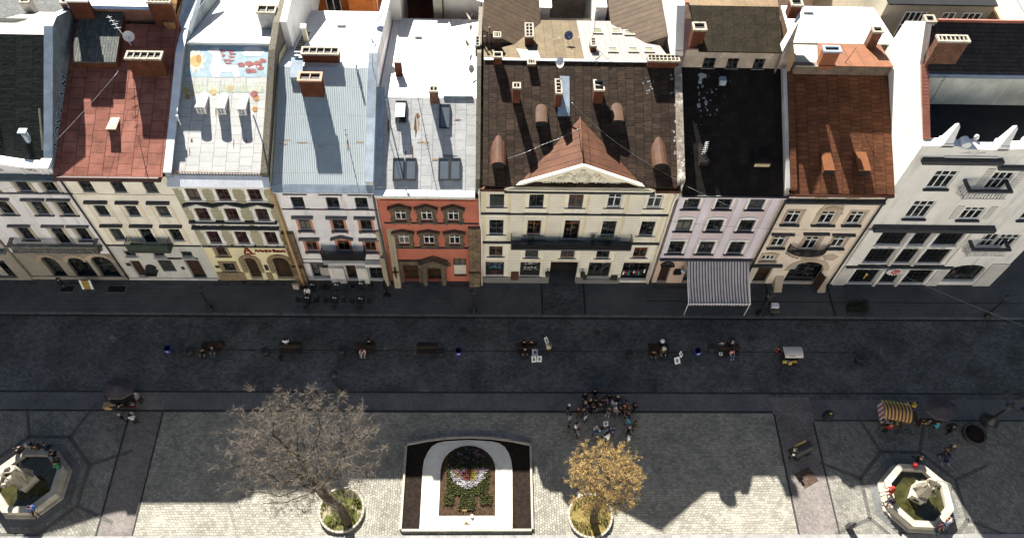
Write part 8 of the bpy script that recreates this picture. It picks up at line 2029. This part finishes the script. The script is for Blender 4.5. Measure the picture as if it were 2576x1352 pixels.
mb = MB(); mb.tube([(-8.95, 36.8, .1), (-8.95, 36.8, 2.7)], .03, 6); mb.build('pole', IRON, cp)
mb = MB(); mb.lathe([(.05, .9), (.14, 1.2), (.17, 1.7), (.09, 2.4), (.02, 2.75)], (-8.95, 36.8, .06), 9); mb.build('cloth', CLO['black'], cp)
# ---- stalls
CAN = mat('canopy_dark_brown', (.060,.052,.055), rough=.9, var=.15, vs=1.5, bump=.1)
def oct_canopy(t, cx, cy, rx, ry, z, ph=.39, rise=.35):
    mb = MB(); ap = V((cx, cy, z + rise)); P = [V((cx + rx * math.cos(ph + PI/4*k), cy + ry * math.sin(ph + PI/4*k), z)) for k in range(8)]
    for k in range(8):
        a, b = P[k], P[(k+1) % 8]; mb.face([a, b, ap]); mb.face([b - V((0,0,.02)), a - V((0,0,.02)), ap - V((0,0,.04))]); mb.face([a - V((0,0,.22)), b - V((0,0,.22)), b, a])
    mb.build('canopy', CAN, t)
def goods(cx, cy, w, d, z, n, seed, mats):
    rg2 = random.Random(seed); mb = MB()
    for k in range(n):
        x = cx + rg2.uniform(-w/2, w/2); y = cy + rg2.uniform(-d/2, d/2); s = rg2.uniform(.04, .12)
        if rg2.random() < .4: mb.lathe([(s * .6, 0), (s * .8, s), (s * .5, s * 1.6)], (x, y, z), 8, rg2.randrange(len(mats)))
        else: mb.box(x - s, y - s * .7, z, x + s, y + s * .7, z + rg2.uniform(.02, .16), rg2.randrange(len(mats)))
    return mb
GM = [CLO['cream'], CLO['brown'], CLO['olive'], mat('goods_silver', (.45,.45,.45), rough=.3), CLO['red'], CLO['black'], mat('goods_gold', (.45,.32,.1), rough=.4)]
sl = thing('souvenir_stall', (-29.0, 26.45, 0), 'souvenir stall under an octagonal dark canopy on the left of the square', 'stall')
oct_canopy(sl, -29.0, 26.75, 1.22, .95, 2.35)
mb = MB(); mb.box(-30.0, 25.75, .75, -28.0, 26.9, .82)
for x in (-29.9, -28.1):
    for y in (25.85, 26.8): mb.box(x - .03, y - .03, 0, x + .03, y + .03, .748)
mb.build('table', WOOD_D, sl)
mb = MB(); mb.tube([(-29.0, 26.75, 0), (-29.0, 26.75, 2.6)], .035, 6); mb.build('pole', FR_DARK, sl)
goods(-29.0, 25.95, 1.9, .35, .822, 34, 2, GM).build('wares', GM, sl)
mb = MB(); mb.lathe([(.16, 0), (.16, .02), (.02, .03)], (0, 0, 0), 14)
for i in range(len(mb.v)): mb.v[i] = V((-28.25 + mb.v[i].x, 25.4 - mb.v[i].z, .6 + mb.v[i].y))
mb.build('plate', GM[3], sl)
mb = MB(); mb.box(-30.72, 25.9, 0, -30.1, 26.35, .55); tag(mb.build('cardboard_box', mat('cardboard', (.34,.22,.12), rough=.9), None, loc=(-30.4, 26.1, 0)), 'cardboard box left of the dark octagonal stall', 'box')
s2 = thing('striped_stall', (32.75, 25.05, 0), 'market stall with a curved yellow and maroon striped canopy', 'stall')
STR = [mat('stripe_mustard', (.40,.26,.085), rough=.9, var=.12, bump=.05), mat('stripe_maroon', (.095,.035,.03), rough=.9, var=.12, bump=.05), mat('cloth_stripe_red', (.28,.05,.05), rough=.9), CLO['yellow']]
mb = MB(); N = 15; A0 = V((31.75, 25.75, 2.35)); A1 = V((33.95, 25.42, 2.35)); B0 = V((31.72, 24.5, 2.15)); B1 = V((33.75, 24.15, 2.15))
def cpn(u, v): p = A0.lerp(A1, u).lerp(B0.lerp(B1, u), v); p.z += .28 * math.sin(PI * v); return p
for k in range(N):
    for q in range(6): mb.face([cpn(k/N, (q+1)/6), cpn((k+1)/N, (q+1)/6), cpn((k+1)/N, q/6), cpn(k/N, q/6)], 0 if k % 2 == 0 else 1)
    a, b = cpn(k/N, 0), cpn((k+1)/N, 0)
    if k % 2 == 0: mb.face([a + V((0, .22, -.1)), b + V((0, .22, -.1)), b, a][::-1], 3)
    a, b = cpn(k/N, 1), cpn((k+1)/N, 1); mb.face([a + V((0, -.02, -.2)), b + V((0, -.02, -.2)), b, a], 0 if k % 2 == 0 else 1)
mb.build('canopy', STR, s2)
mb = MB()
for q in range(7): mb.face([A0.lerp(B0, q/7) + V((-.02, 0, .1 * math.sin(PI*q/7))), A0.lerp(B0, (q+1)/7) + V((-.02, 0, .1 * math.sin(PI*(q+1)/7))), A0.lerp(B0, (q+1)/7) + V((-.12, 0, -.75)), A0.lerp(B0, q/7) + V((-.12, 0, -.75))], 2 if q % 2 else 0)
mb.build('side_cloth', [CLO['pale_grey'], STR[0], STR[2]], s2)
mb = MB(); mb.box(31.9, 24.3, .8, 33.6, 25.2, .88)
for x, y in ((31.95, 24.35), (33.55, 24.3), (31.95, 25.6), (33.6, 25.3)): mb.tube([(x, y, 0), (x, y, 2.2)], .03, 5)
mb.build('counter', WOOD_D, s2); goods(32.75, 24.6, 1.5, .4, .882, 26, 5, GM).build('wares', GM, s2)
for x in (31.6, 33.4):
    mb = MB(); mb.tube([(x, 24.0, .0), (x + .35, 24.35, .7)], .03, 5); mb.build('shaft', FR_DARK, s2)
s3 = thing('dark_canopy_stall', (36.5, 25.2, 0), 'stall under a large dark canopy right of the striped stall', 'stall')
oct_canopy(s3, 36.45, 25.2, 1.32, 1.05, 2.35, .2, .3)
mb = MB(); mb.box(35.3, 24.45, .75, 37.0, 25.0, .82); mb.box(35.0, 24.4, .5, 35.29, 25.7, .57)
for x in (35.35, 36.95): mb.box(x - .03, 24.5, 0, x + .03, 24.56, .748)
mb.build('table', WOOD_D, s3); goods(35.6, 24.7, 1.0, .4, .822, 26, 8, GM).build('wares', GM, s3)
mb = MB(); mb.tube([(36.45, 25.2, 0), (36.45, 25.2, 2.6)], .035, 6); mb.build('pole', FR_DARK, s3)
mb = MB(); mb.box(34.1, 24.85, 0, 34.75, 25.3, .9); tag(mb.build('wooden_crate', mat('crate_brown', (.17,.09,.06), rough=.8, var=.2), None, loc=(34.4, 25, 0)), 'brown crate between the striped stall and the dark canopy', 'crate')
mb = MB(); mb.box(37.75, 24.2, 0, 38.2, 24.65, .7); tag(mb.build('dark_crate', CLO['charcoal'], None, loc=(37.9, 24.4, 0)), 'dark grey crate at the right foot of the dark canopy', 'crate')
# pale-roofed vending cart
vc = thing('vending_cart', (25.7, 30.6, 0), 'small vending cart with a pale barrel roof and yellow-red front', 'cart')
mb = MB(); N = 8; x0, x1 = 24.98, 26.5
for k in range(N):
    a, b = PI * k / N, PI * (k+1) / N
    P = lambda t: (30.55 - .52 * math.cos(t), 1.62 + .26 * math.sin(t))
    (ya, za), (yb, zb) = P(a), P(b)
    mb.face([(x0, ya, za), (x1, ya, za), (x1, yb, zb), (x0, yb, zb)], 0, True); mb.face([(x0, ya, za - .02), (x0, yb, zb - .02), (x1, yb, zb - .02), (x1, ya, za - .02)], 0)
for x in (x0, x1): mb.face([(x, 30.55 - .52 * math.cos(PI*k/N), 1.62 + .26 * math.sin(PI*k/N)) for k in range(N + 1)], 0)
mb.build('roof', plaster('cart_roof_cream', (.62,.57,.52)), vc)
mb = MB(); mb.box(25.05, 30.2, .35, 26.4, 30.95, 1.0, 0); mb.box(25.1, 30.13, .45, 26.3, 30.197, .95, 1); mb.build('body', [CLO['charcoal'], mat('cart_red', (.14,.03,.02))], vc)
for x in (25.1, 26.4):
    for y in (30.2, 30.9):
        mb = MB(); mb.tube([(x, y, .9), (x, y, 1.65)], .022, 5); mb.build('post', FR_DARK, vc)
for x in (25.3, 26.2):
    mb = MB(); pts = [(x + .27 * math.cos(2*PI*k/14), 30.08, .28 + .27 * math.sin(2*PI*k/14)) for k in range(15)]; mb.tube(pts, .025, 5, cap=False); 
    for k in range(6): mb.tube([(x, 30.08, .28), pts[k * 2]], .01, 3)
    mb.build('wheel', IRON, vc)
mb = MB(); mb.obox((25.15, 30.0, .9), (.14, 0, 0), (0, .1, .06), (0, -.05, .1), 0); mb.obox((25.62, 29.92, .85), (.12, .03, 0), (0, .12, .08), (0, -.06, .1), 0); mb.obox((25.4, 30.05, .95), (.1, 0, 0), (0, .1, .06), (0, -.04, .08), 1); mb.obox((26.0, 30.02, .9), (.2, 0, 0), (0, .08, .05), (0, -.04, .08), 2); mb.build('menu_board', [CLO['yellow'], CLO['blue'], STR[0]], vc)
textmesh(vc, 'lettering', 'КАВА', .2, BLACK, (25.3, 30.06, 1.735), rot=(math.radians(28), 0, 0), ext=.004)
# barrel cart
bc = thing('barrel_cart', (0, 0, 0), 'black barrel-shaped cart standing aslant on the red path', 'cart')
mb = MB(); N = 12
for k in range(N):
    a, b = PI * 1.1 * k / N - .15, PI * 1.1 * (k + 1) / N - .15
    mb.face([(-.85, .45 * math.cos(a), .75 + .45 * math.sin(a)), (-.85, .45 * math.cos(b), .75 + .45 * math.sin(b)), (.85, .45 * math.cos(b), .75 + .45 * math.sin(b)), (.85, .45 * math.cos(a), .75 + .45 * math.sin(a))], 0, True)
for x in (-.85, .85): mb.face([(x, .45 * math.cos(PI * 1.1 * k / N - .15), .75 + .45 * math.sin(PI * 1.1 * k / N - .15)) for k in range(N + 1)], 1)
mb.build('barrel', [mat('barrel_black', (.030,.030,.032), rough=.4, spec=.4), FR_DARK], bc)
for x in (-.5, .5):
    for y in (-.48, .48):
        mb = MB(); pts = [(x + .26 * math.cos(2*PI*k/14), y, .28 + .26 * math.sin(2*PI*k/14)) for k in range(15)]; mb.tube(pts, .03, 5, cap=False)
        for k in range(6): mb.tube([(x, y, .28), pts[2*k]], .012, 3)
        mb.build('wheel', IRON, bc)
mb = MB(); mb.tube([(.9, -.3, .6), (1.25, -.28, .75), (1.25, .28, .75), (.9, .3, .6)], .025, 5); mb.box(-.9, -.44, .55, .9, .44, .62); mb.build('chassis', IRON, bc)
mb = MB(); mb.box(-.6, .30, 1.17, .5, .44, 1.25, 0); mb.ball((-.75, .2, 1.2), .09, 8, 1); mb.ball((-.95, -.1, 1.0), .13, 8, 1); mb.build('fittings', [GM[6], WHITE], bc)
place(bc, (25.0, 22.35, 0), .42)
mb = MB(); mb.obox((25.2, 20.35, .02), V((.62, .32, 0)), V((-.28, .55, 0)), V((0, 0, .012))); tag(mb.build('ground_patch', mat('patch_brown', (.075,.048,.035), rough=.95, var=.35, vs=3), None, loc=(25.2, 20.35, 0)), 'brown square patch set askew on the red path below the barrel cart', 'mat')  # flat dark brown square on the red path
mb = MB(); mb.box(27.35, 16.35, 0, 27.85, 16.62, .95); mb.obox((27.6, 16.48, .98), (.3, .05, 0), (0, .02, .0), (0, 0, .02)); mb.tube([(27.3, 16.3, 1.0), (27.9, 16.7, 1.05)], .025, 4); tag(mb.build('sign_stand', mat('stand_dark', (.05,.05,.055)), None, loc=(27.6, 16.5, 0)), 'dark sign stand in the sun at the bottom right, casting a long shadow', 'sign')
bu = thing('litter_bin', (28.0, 25.4, 0), 'round dark bollard-like bin with a yellow mark left of the striped stall', 'bin')
mb = MB(); mb.lathe([(.36, 0), (.40, .5), (.34, .75), (.1, .82)], (28.0, 25.4, 0), 14); mb.build('body', CLO['charcoal'], bu); mb = MB(); mb.box(27.95, 25.3, .83, 28.15, 25.45, .86); mb.build('mark', CLO['yellow'], bu)
# seller's table and picture boards
tt = thing('seller_table', (9.35, 23.95, 0), 'long table of bright small goods in the middle of the onlookers', 'table')
mb = MB(); mb.box(8.45, 23.7, .74, 10.25, 24.25, .78); mb.build('top', mat('table_cloth_blue', (.06,.10,.17), rough=.9), tt)
for x in (8.5, 10.2):
    for y in (23.75, 24.2):
        mb = MB(); mb.box(x - .025, y - .025, 0, x + .025, y + .025, .738); mb.build('leg', IRON, tt)
GM2 = GM + [CLO['white'], CLO['blue'], CLO['teal'], CLO['pink']]; goods(9.35, 23.98, 1.65, .45, .782, 60, 13, GM2).build('wares', GM2, tt)
def board(x, y, z, w, h, tilt, rz, label):
    mb = MB(); c = V((x, y, z)); X = V((math.cos(rz), math.sin(rz), 0)); Y = V((-math.sin(rz), math.cos(rz), 0)); T = (Y * math.cos(tilt) + V((0, 0, math.sin(tilt)))); n = X.cross(T)
    mb.obox(c, X * w/2, T * h/2, n * .012, 0)
    rg2 = random.Random(int(x * 50)); q = []
    mb.prism([c + n * .013 + X * (.22 * w * math.cos(2*PI*k/10)) + T * (.3 * h * math.sin(2*PI*k/10)) for k in range(10)], n * .003, 1); mb.prism([c + n * .0165 + X * (.1 * w * math.cos(2*PI*k/8)) + T * (.05*h + .15 * h * math.sin(2*PI*k/8)) for k in range(8)], n * .003, 2)
    return tag(mb.build('portrait_board', [WHITE, CLO['charcoal'], CLO['pale_grey']], None, loc=(x, y, z)), label, 'picture board', 'portrait boards by the benches')
board(4.05, 31.02, .50, .5, .55, .15, 0, 'upper white portrait board lying on the bench seat'); board(3.95, 30.4, .45, .42, .55, .7, .1, 'left portrait board leaning in front of the bench'); board(4.42, 30.42, .45, .4, .52, .7, -.1, 'right portrait board leaning in front of the bench')
board(16.15, 30.35, .4, .5, .6, .75, .3, 'tilted portrait board on the ground right of the hatted sitters'); board(16.5, 30.85, .6, .35, .55, 1.0, .9, 'narrow white board stuck up behind the tilted portrait board'); board(5.0, 31.75, 1.3, .3, .6, .9, .6, 'white board held by the portrait painter'); board(19.95, 30.95, .52, .3, .3, .1, 0, 'small white sheet on the rightmost bench'); board(9.6, 24.6, .5, .4, .45, .8, 0, 'white framed picture leaning at the seller table')
# delivery bicycle, black bicycle, pushchair, planter, yellow board, bags
def bicycle(loc, rz, label, extra=None):
    b = thing('bicycle', (0, 0, 0), label, 'bicycle')
    for x in (-.5, .52):
        mb = MB(); pts = [(x + .33 * math.cos(2*PI*k/18), 0, .34 + .33 * math.sin(2*PI*k/18)) for k in range(19)]; mb.tube(pts, .022, 5, cap=False)
        for k in range(9): mb.tube([(x, 0, .34), pts[2*k]], .006, 3)
        mb.build('wheel', IRON, b)
    mb = MB(); F = [(-.5, 0, .34), (-.15, 0, .85), (.38, 0, .82), (.0, 0, .32), (-.15, 0, .85)]; mb.tube(F, .02, 5); mb.tube([(-.5, 0, .34), (0, 0, .32)], .018, 5); mb.tube([(.36, 0, .95), (.52, 0, .34)], .02, 5); mb.build('frame', IRON, b)
    mb = MB(); mb.tube([(.33, -.28, 1.0), (.36, 0, .96), (.33, .28, 1.0)], .018, 5); mb.build('handlebar', STEEL, b)
    mb = MB(); mb.ball((-.17, 0, .93), .12, 8, 0, (1.3, .7, .4)); mb.build('saddle', IRON, b)
    if extra:
        mb = MB()
        for s in (-.3, .3): mb.tube([(.45, s, .75), (1.2, s, .75)], .015, 4)
        for k in range(5): mb.tube([(.5 + .17 * k, -.3, .75), (.5 + .17 * k, .3, .75)], .012, 4); mb.tube([(.5 + .17*k, -.3, .75), (.5 + .17*k, -.3, .55)], .012, 4)
        mb.build('front_rack', mat('rack_yellow', (.42,.36,.10)), b)
        mb = MB(); mb.prism([(.5, .05, .78), (1.15, .05, .78), (1.2, .3, .78), (1.1, .5, .78), (.55, .48, .78)], (0, 0, .22)); mb.build('white_sack', CLO['white'], b)
    return place(b, loc, rz)
bicycle((24.55, 35.3, .06), -.05, 'delivery bicycle with a yellow rack and a white sack on the pavement', True); bicycle((34.0, 23.95, 0), -.12, 'black bicycle standing below the two right-hand stalls')
pc = thing('pushchair', (36.6, 21.65, 0), 'dark pushchair with pale wheels near the right fountain', 'pushchair')
mb = MB(); mb.prism([(36.35, 21.45, .35), (36.85, 21.45, .35), (36.85, 21.9, .45), (36.85, 21.95, .9), (36.35, 21.95, .9), (36.35, 21.9, .45)], (0, 0, .04)); mb.lathe([(.3, 0), (.24, .16), (.05, .26)], (36.6, 21.85, .75), 10); mb.build('seat', CLO['navy'], pc)
mb = MB(); mb.tube([(36.35, 21.4, .15), (36.4, 22.15, 1.0), (36.8, 22.15, 1.0), (36.85, 21.4, .15)], .02, 5); mb.build('frame', STEEL, pc)
for x in (36.33, 36.87):
    for y in (21.35, 21.95):
        mb = MB(); pts = [(x, y + .12 * math.cos(2*PI*k/12), .13 + .12 * math.sin(2*PI*k/12)) for k in range(13)]; mb.tube(pts, .03, 5, cap=False); mb.tube([(x - .02, y, .13), (x + .02, y, .13)], .05, 6); mb.build('wheel', CLO['pale_grey'], pc)
sh = thing('shrub_planter', (32.9, 35.55, .06), 'box planter with a dark evergreen shrub on the right pavement', 'planter')
mb = MB(); mb.box(32.15, 35.15, .06, 33.7, 35.95, .55); mb.build('box', CLO['charcoal'], sh)
mb = MB(); rg = random.Random(9)
for k in range(1500):
    p = V((rg.uniform(-.85, .85), rg.uniform(-.5, .5), rg.uniform(0, .7))); c = V((32.92, 35.55, .5)) + p
    if rg.random() < .12: c.x = 33.35 + rg.uniform(-.3, .3); c.z += .35
    a = V((rg.gauss(0,1), rg.gauss(0,1), rg.gauss(0,1))).normalized(); b = a.orthogonal().normalized(); mb.face([c - a * .07, c + b * .035, c + a * .07, c - b * .035])
mb.build('foliage', mat('leaf_evergreen', (.020,.027,.014), rough=.8, var=.4, vs=6, bump=0), sh)
yb = thing('folding_sign', (-35.2, 37.45, .06), 'yellow folding board with white sides in front of the middle shop arch', 'sign')
mb = MB(); mb.obox((-35.2, 37.4, .62), (.3, 0, 0), (0, .12, .5), (0, -.03, .008)); mb.build('panel', mat('sign_ochre', (.36,.24,.05), rough=.7, var=.2, vs=4), yb)
for s in (-1, 1):
    mb = MB(); mb.obox((-35.2 + s * .4, 37.4, .62), (.09, 0, 0), (0, .14, .52), (0, -.03, .01)); mb.build('side_strip', WHITE, yb)
mb = MB(); mb.lathe([(.16, 0), (.22, .12), (.2, .3), (.08, .36)], (33.55, 20.95, .98), 10); tag(mb.build('red_bag', mat('bag_red', (.30,.02,.015)), None, loc=(33.55, 20.95, .98)), 'red bag lying on the top rim of the right fountain', 'bag')
mb = MB(); mb.ball((-17.35, 30.55, .25), .2, 8, 0, (.8, .9, 1.25)); mb.ball((-17.25, 30.35, .12), .12, 6, 0); tag(mb.build('backpack', CLO['black'], None, loc=(-17.3, 30.5, 0)), 'black backpack at the left foot of the second bench', 'bag')
# cables
wire([(14.75, 38.1, 14.3), (31.0, 33.5, 10.0), (50.0, 27.5, 6.0)], .017, 'long white cable running down from the primrose house across the right-hand facades', STEEL, .4)
wire([(14.6, 38.2, 9.6), (31.3, 37.9, 9.2)], .02, 'dark cable strung across the pink and peach fronts', IRON, .5)
wire([(-40.0, 37.5, 12.6), (-31.9, 38.1, 14.4)], .02, 'dark cable in front of the lilac-white house', IRON, .2)
# ================================================================== sun, sky, camera
sd = V((-.285, 1.0, .755)).normalized()          # towards the sun
el = math.asin(sd.z); az = math.atan2(sd.x, sd.y)
L = bpy.data.lights.new('sun', 'SUN'); L.energy = 5.0; L.angle = math.radians(.5); L.color = (1.0, .95, .87)
lo = bpy.data.objects.new('sun', L); COL.objects.link(lo); lo.rotation_euler = sd.to_track_quat('Z', 'Y').to_euler(); lo.location = (0, 0, 100)
w = bpy.data.worlds.new('World'); SC.world = w; w.use_nodes = True
nt = w.node_tree; bg = nt.nodes['Background']; sk = nt.nodes.new('ShaderNodeTexSky'); sk.sky_type = 'NISHITA'; sk.sun_disc = False
sk.sun_elevation = el; sk.sun_rotation = az; sk.altitude = 300; sk.air_density = 1.0; sk.dust_density = 1.0; sk.ozone_density = 1.0
nt.links.new(sk.outputs[0], bg.inputs[0]); bg.inputs[1].default_value = SKY
cam = bpy.data.cameras.new('camera'); cam.sensor_width = 36; cam.lens = F_ / 2576 * 36; cam.clip_start = 1; cam.clip_end = 3000
co = bpy.data.objects.new('camera', cam); COL.objects.link(co)
r = RM @ V((1, 0, 0)); u = RM @ V((0, -1, 0)); b = RM @ V((0, 0, -1))
co.matrix_world = Matrix(((r.x, u.x, b.x, 0), (r.y, u.y, b.y, 0), (r.z, u.z, b.z, CAMH), (0, 0, 0, 1)))
SC.camera = co
SC.view_settings.view_transform = 'Standard'; SC.view_settings.look = 'None'; SC.view_settings.exposure = EXPO; SC.view_settings.gamma = 1
SC.view_settings.use_curve_mapping = False
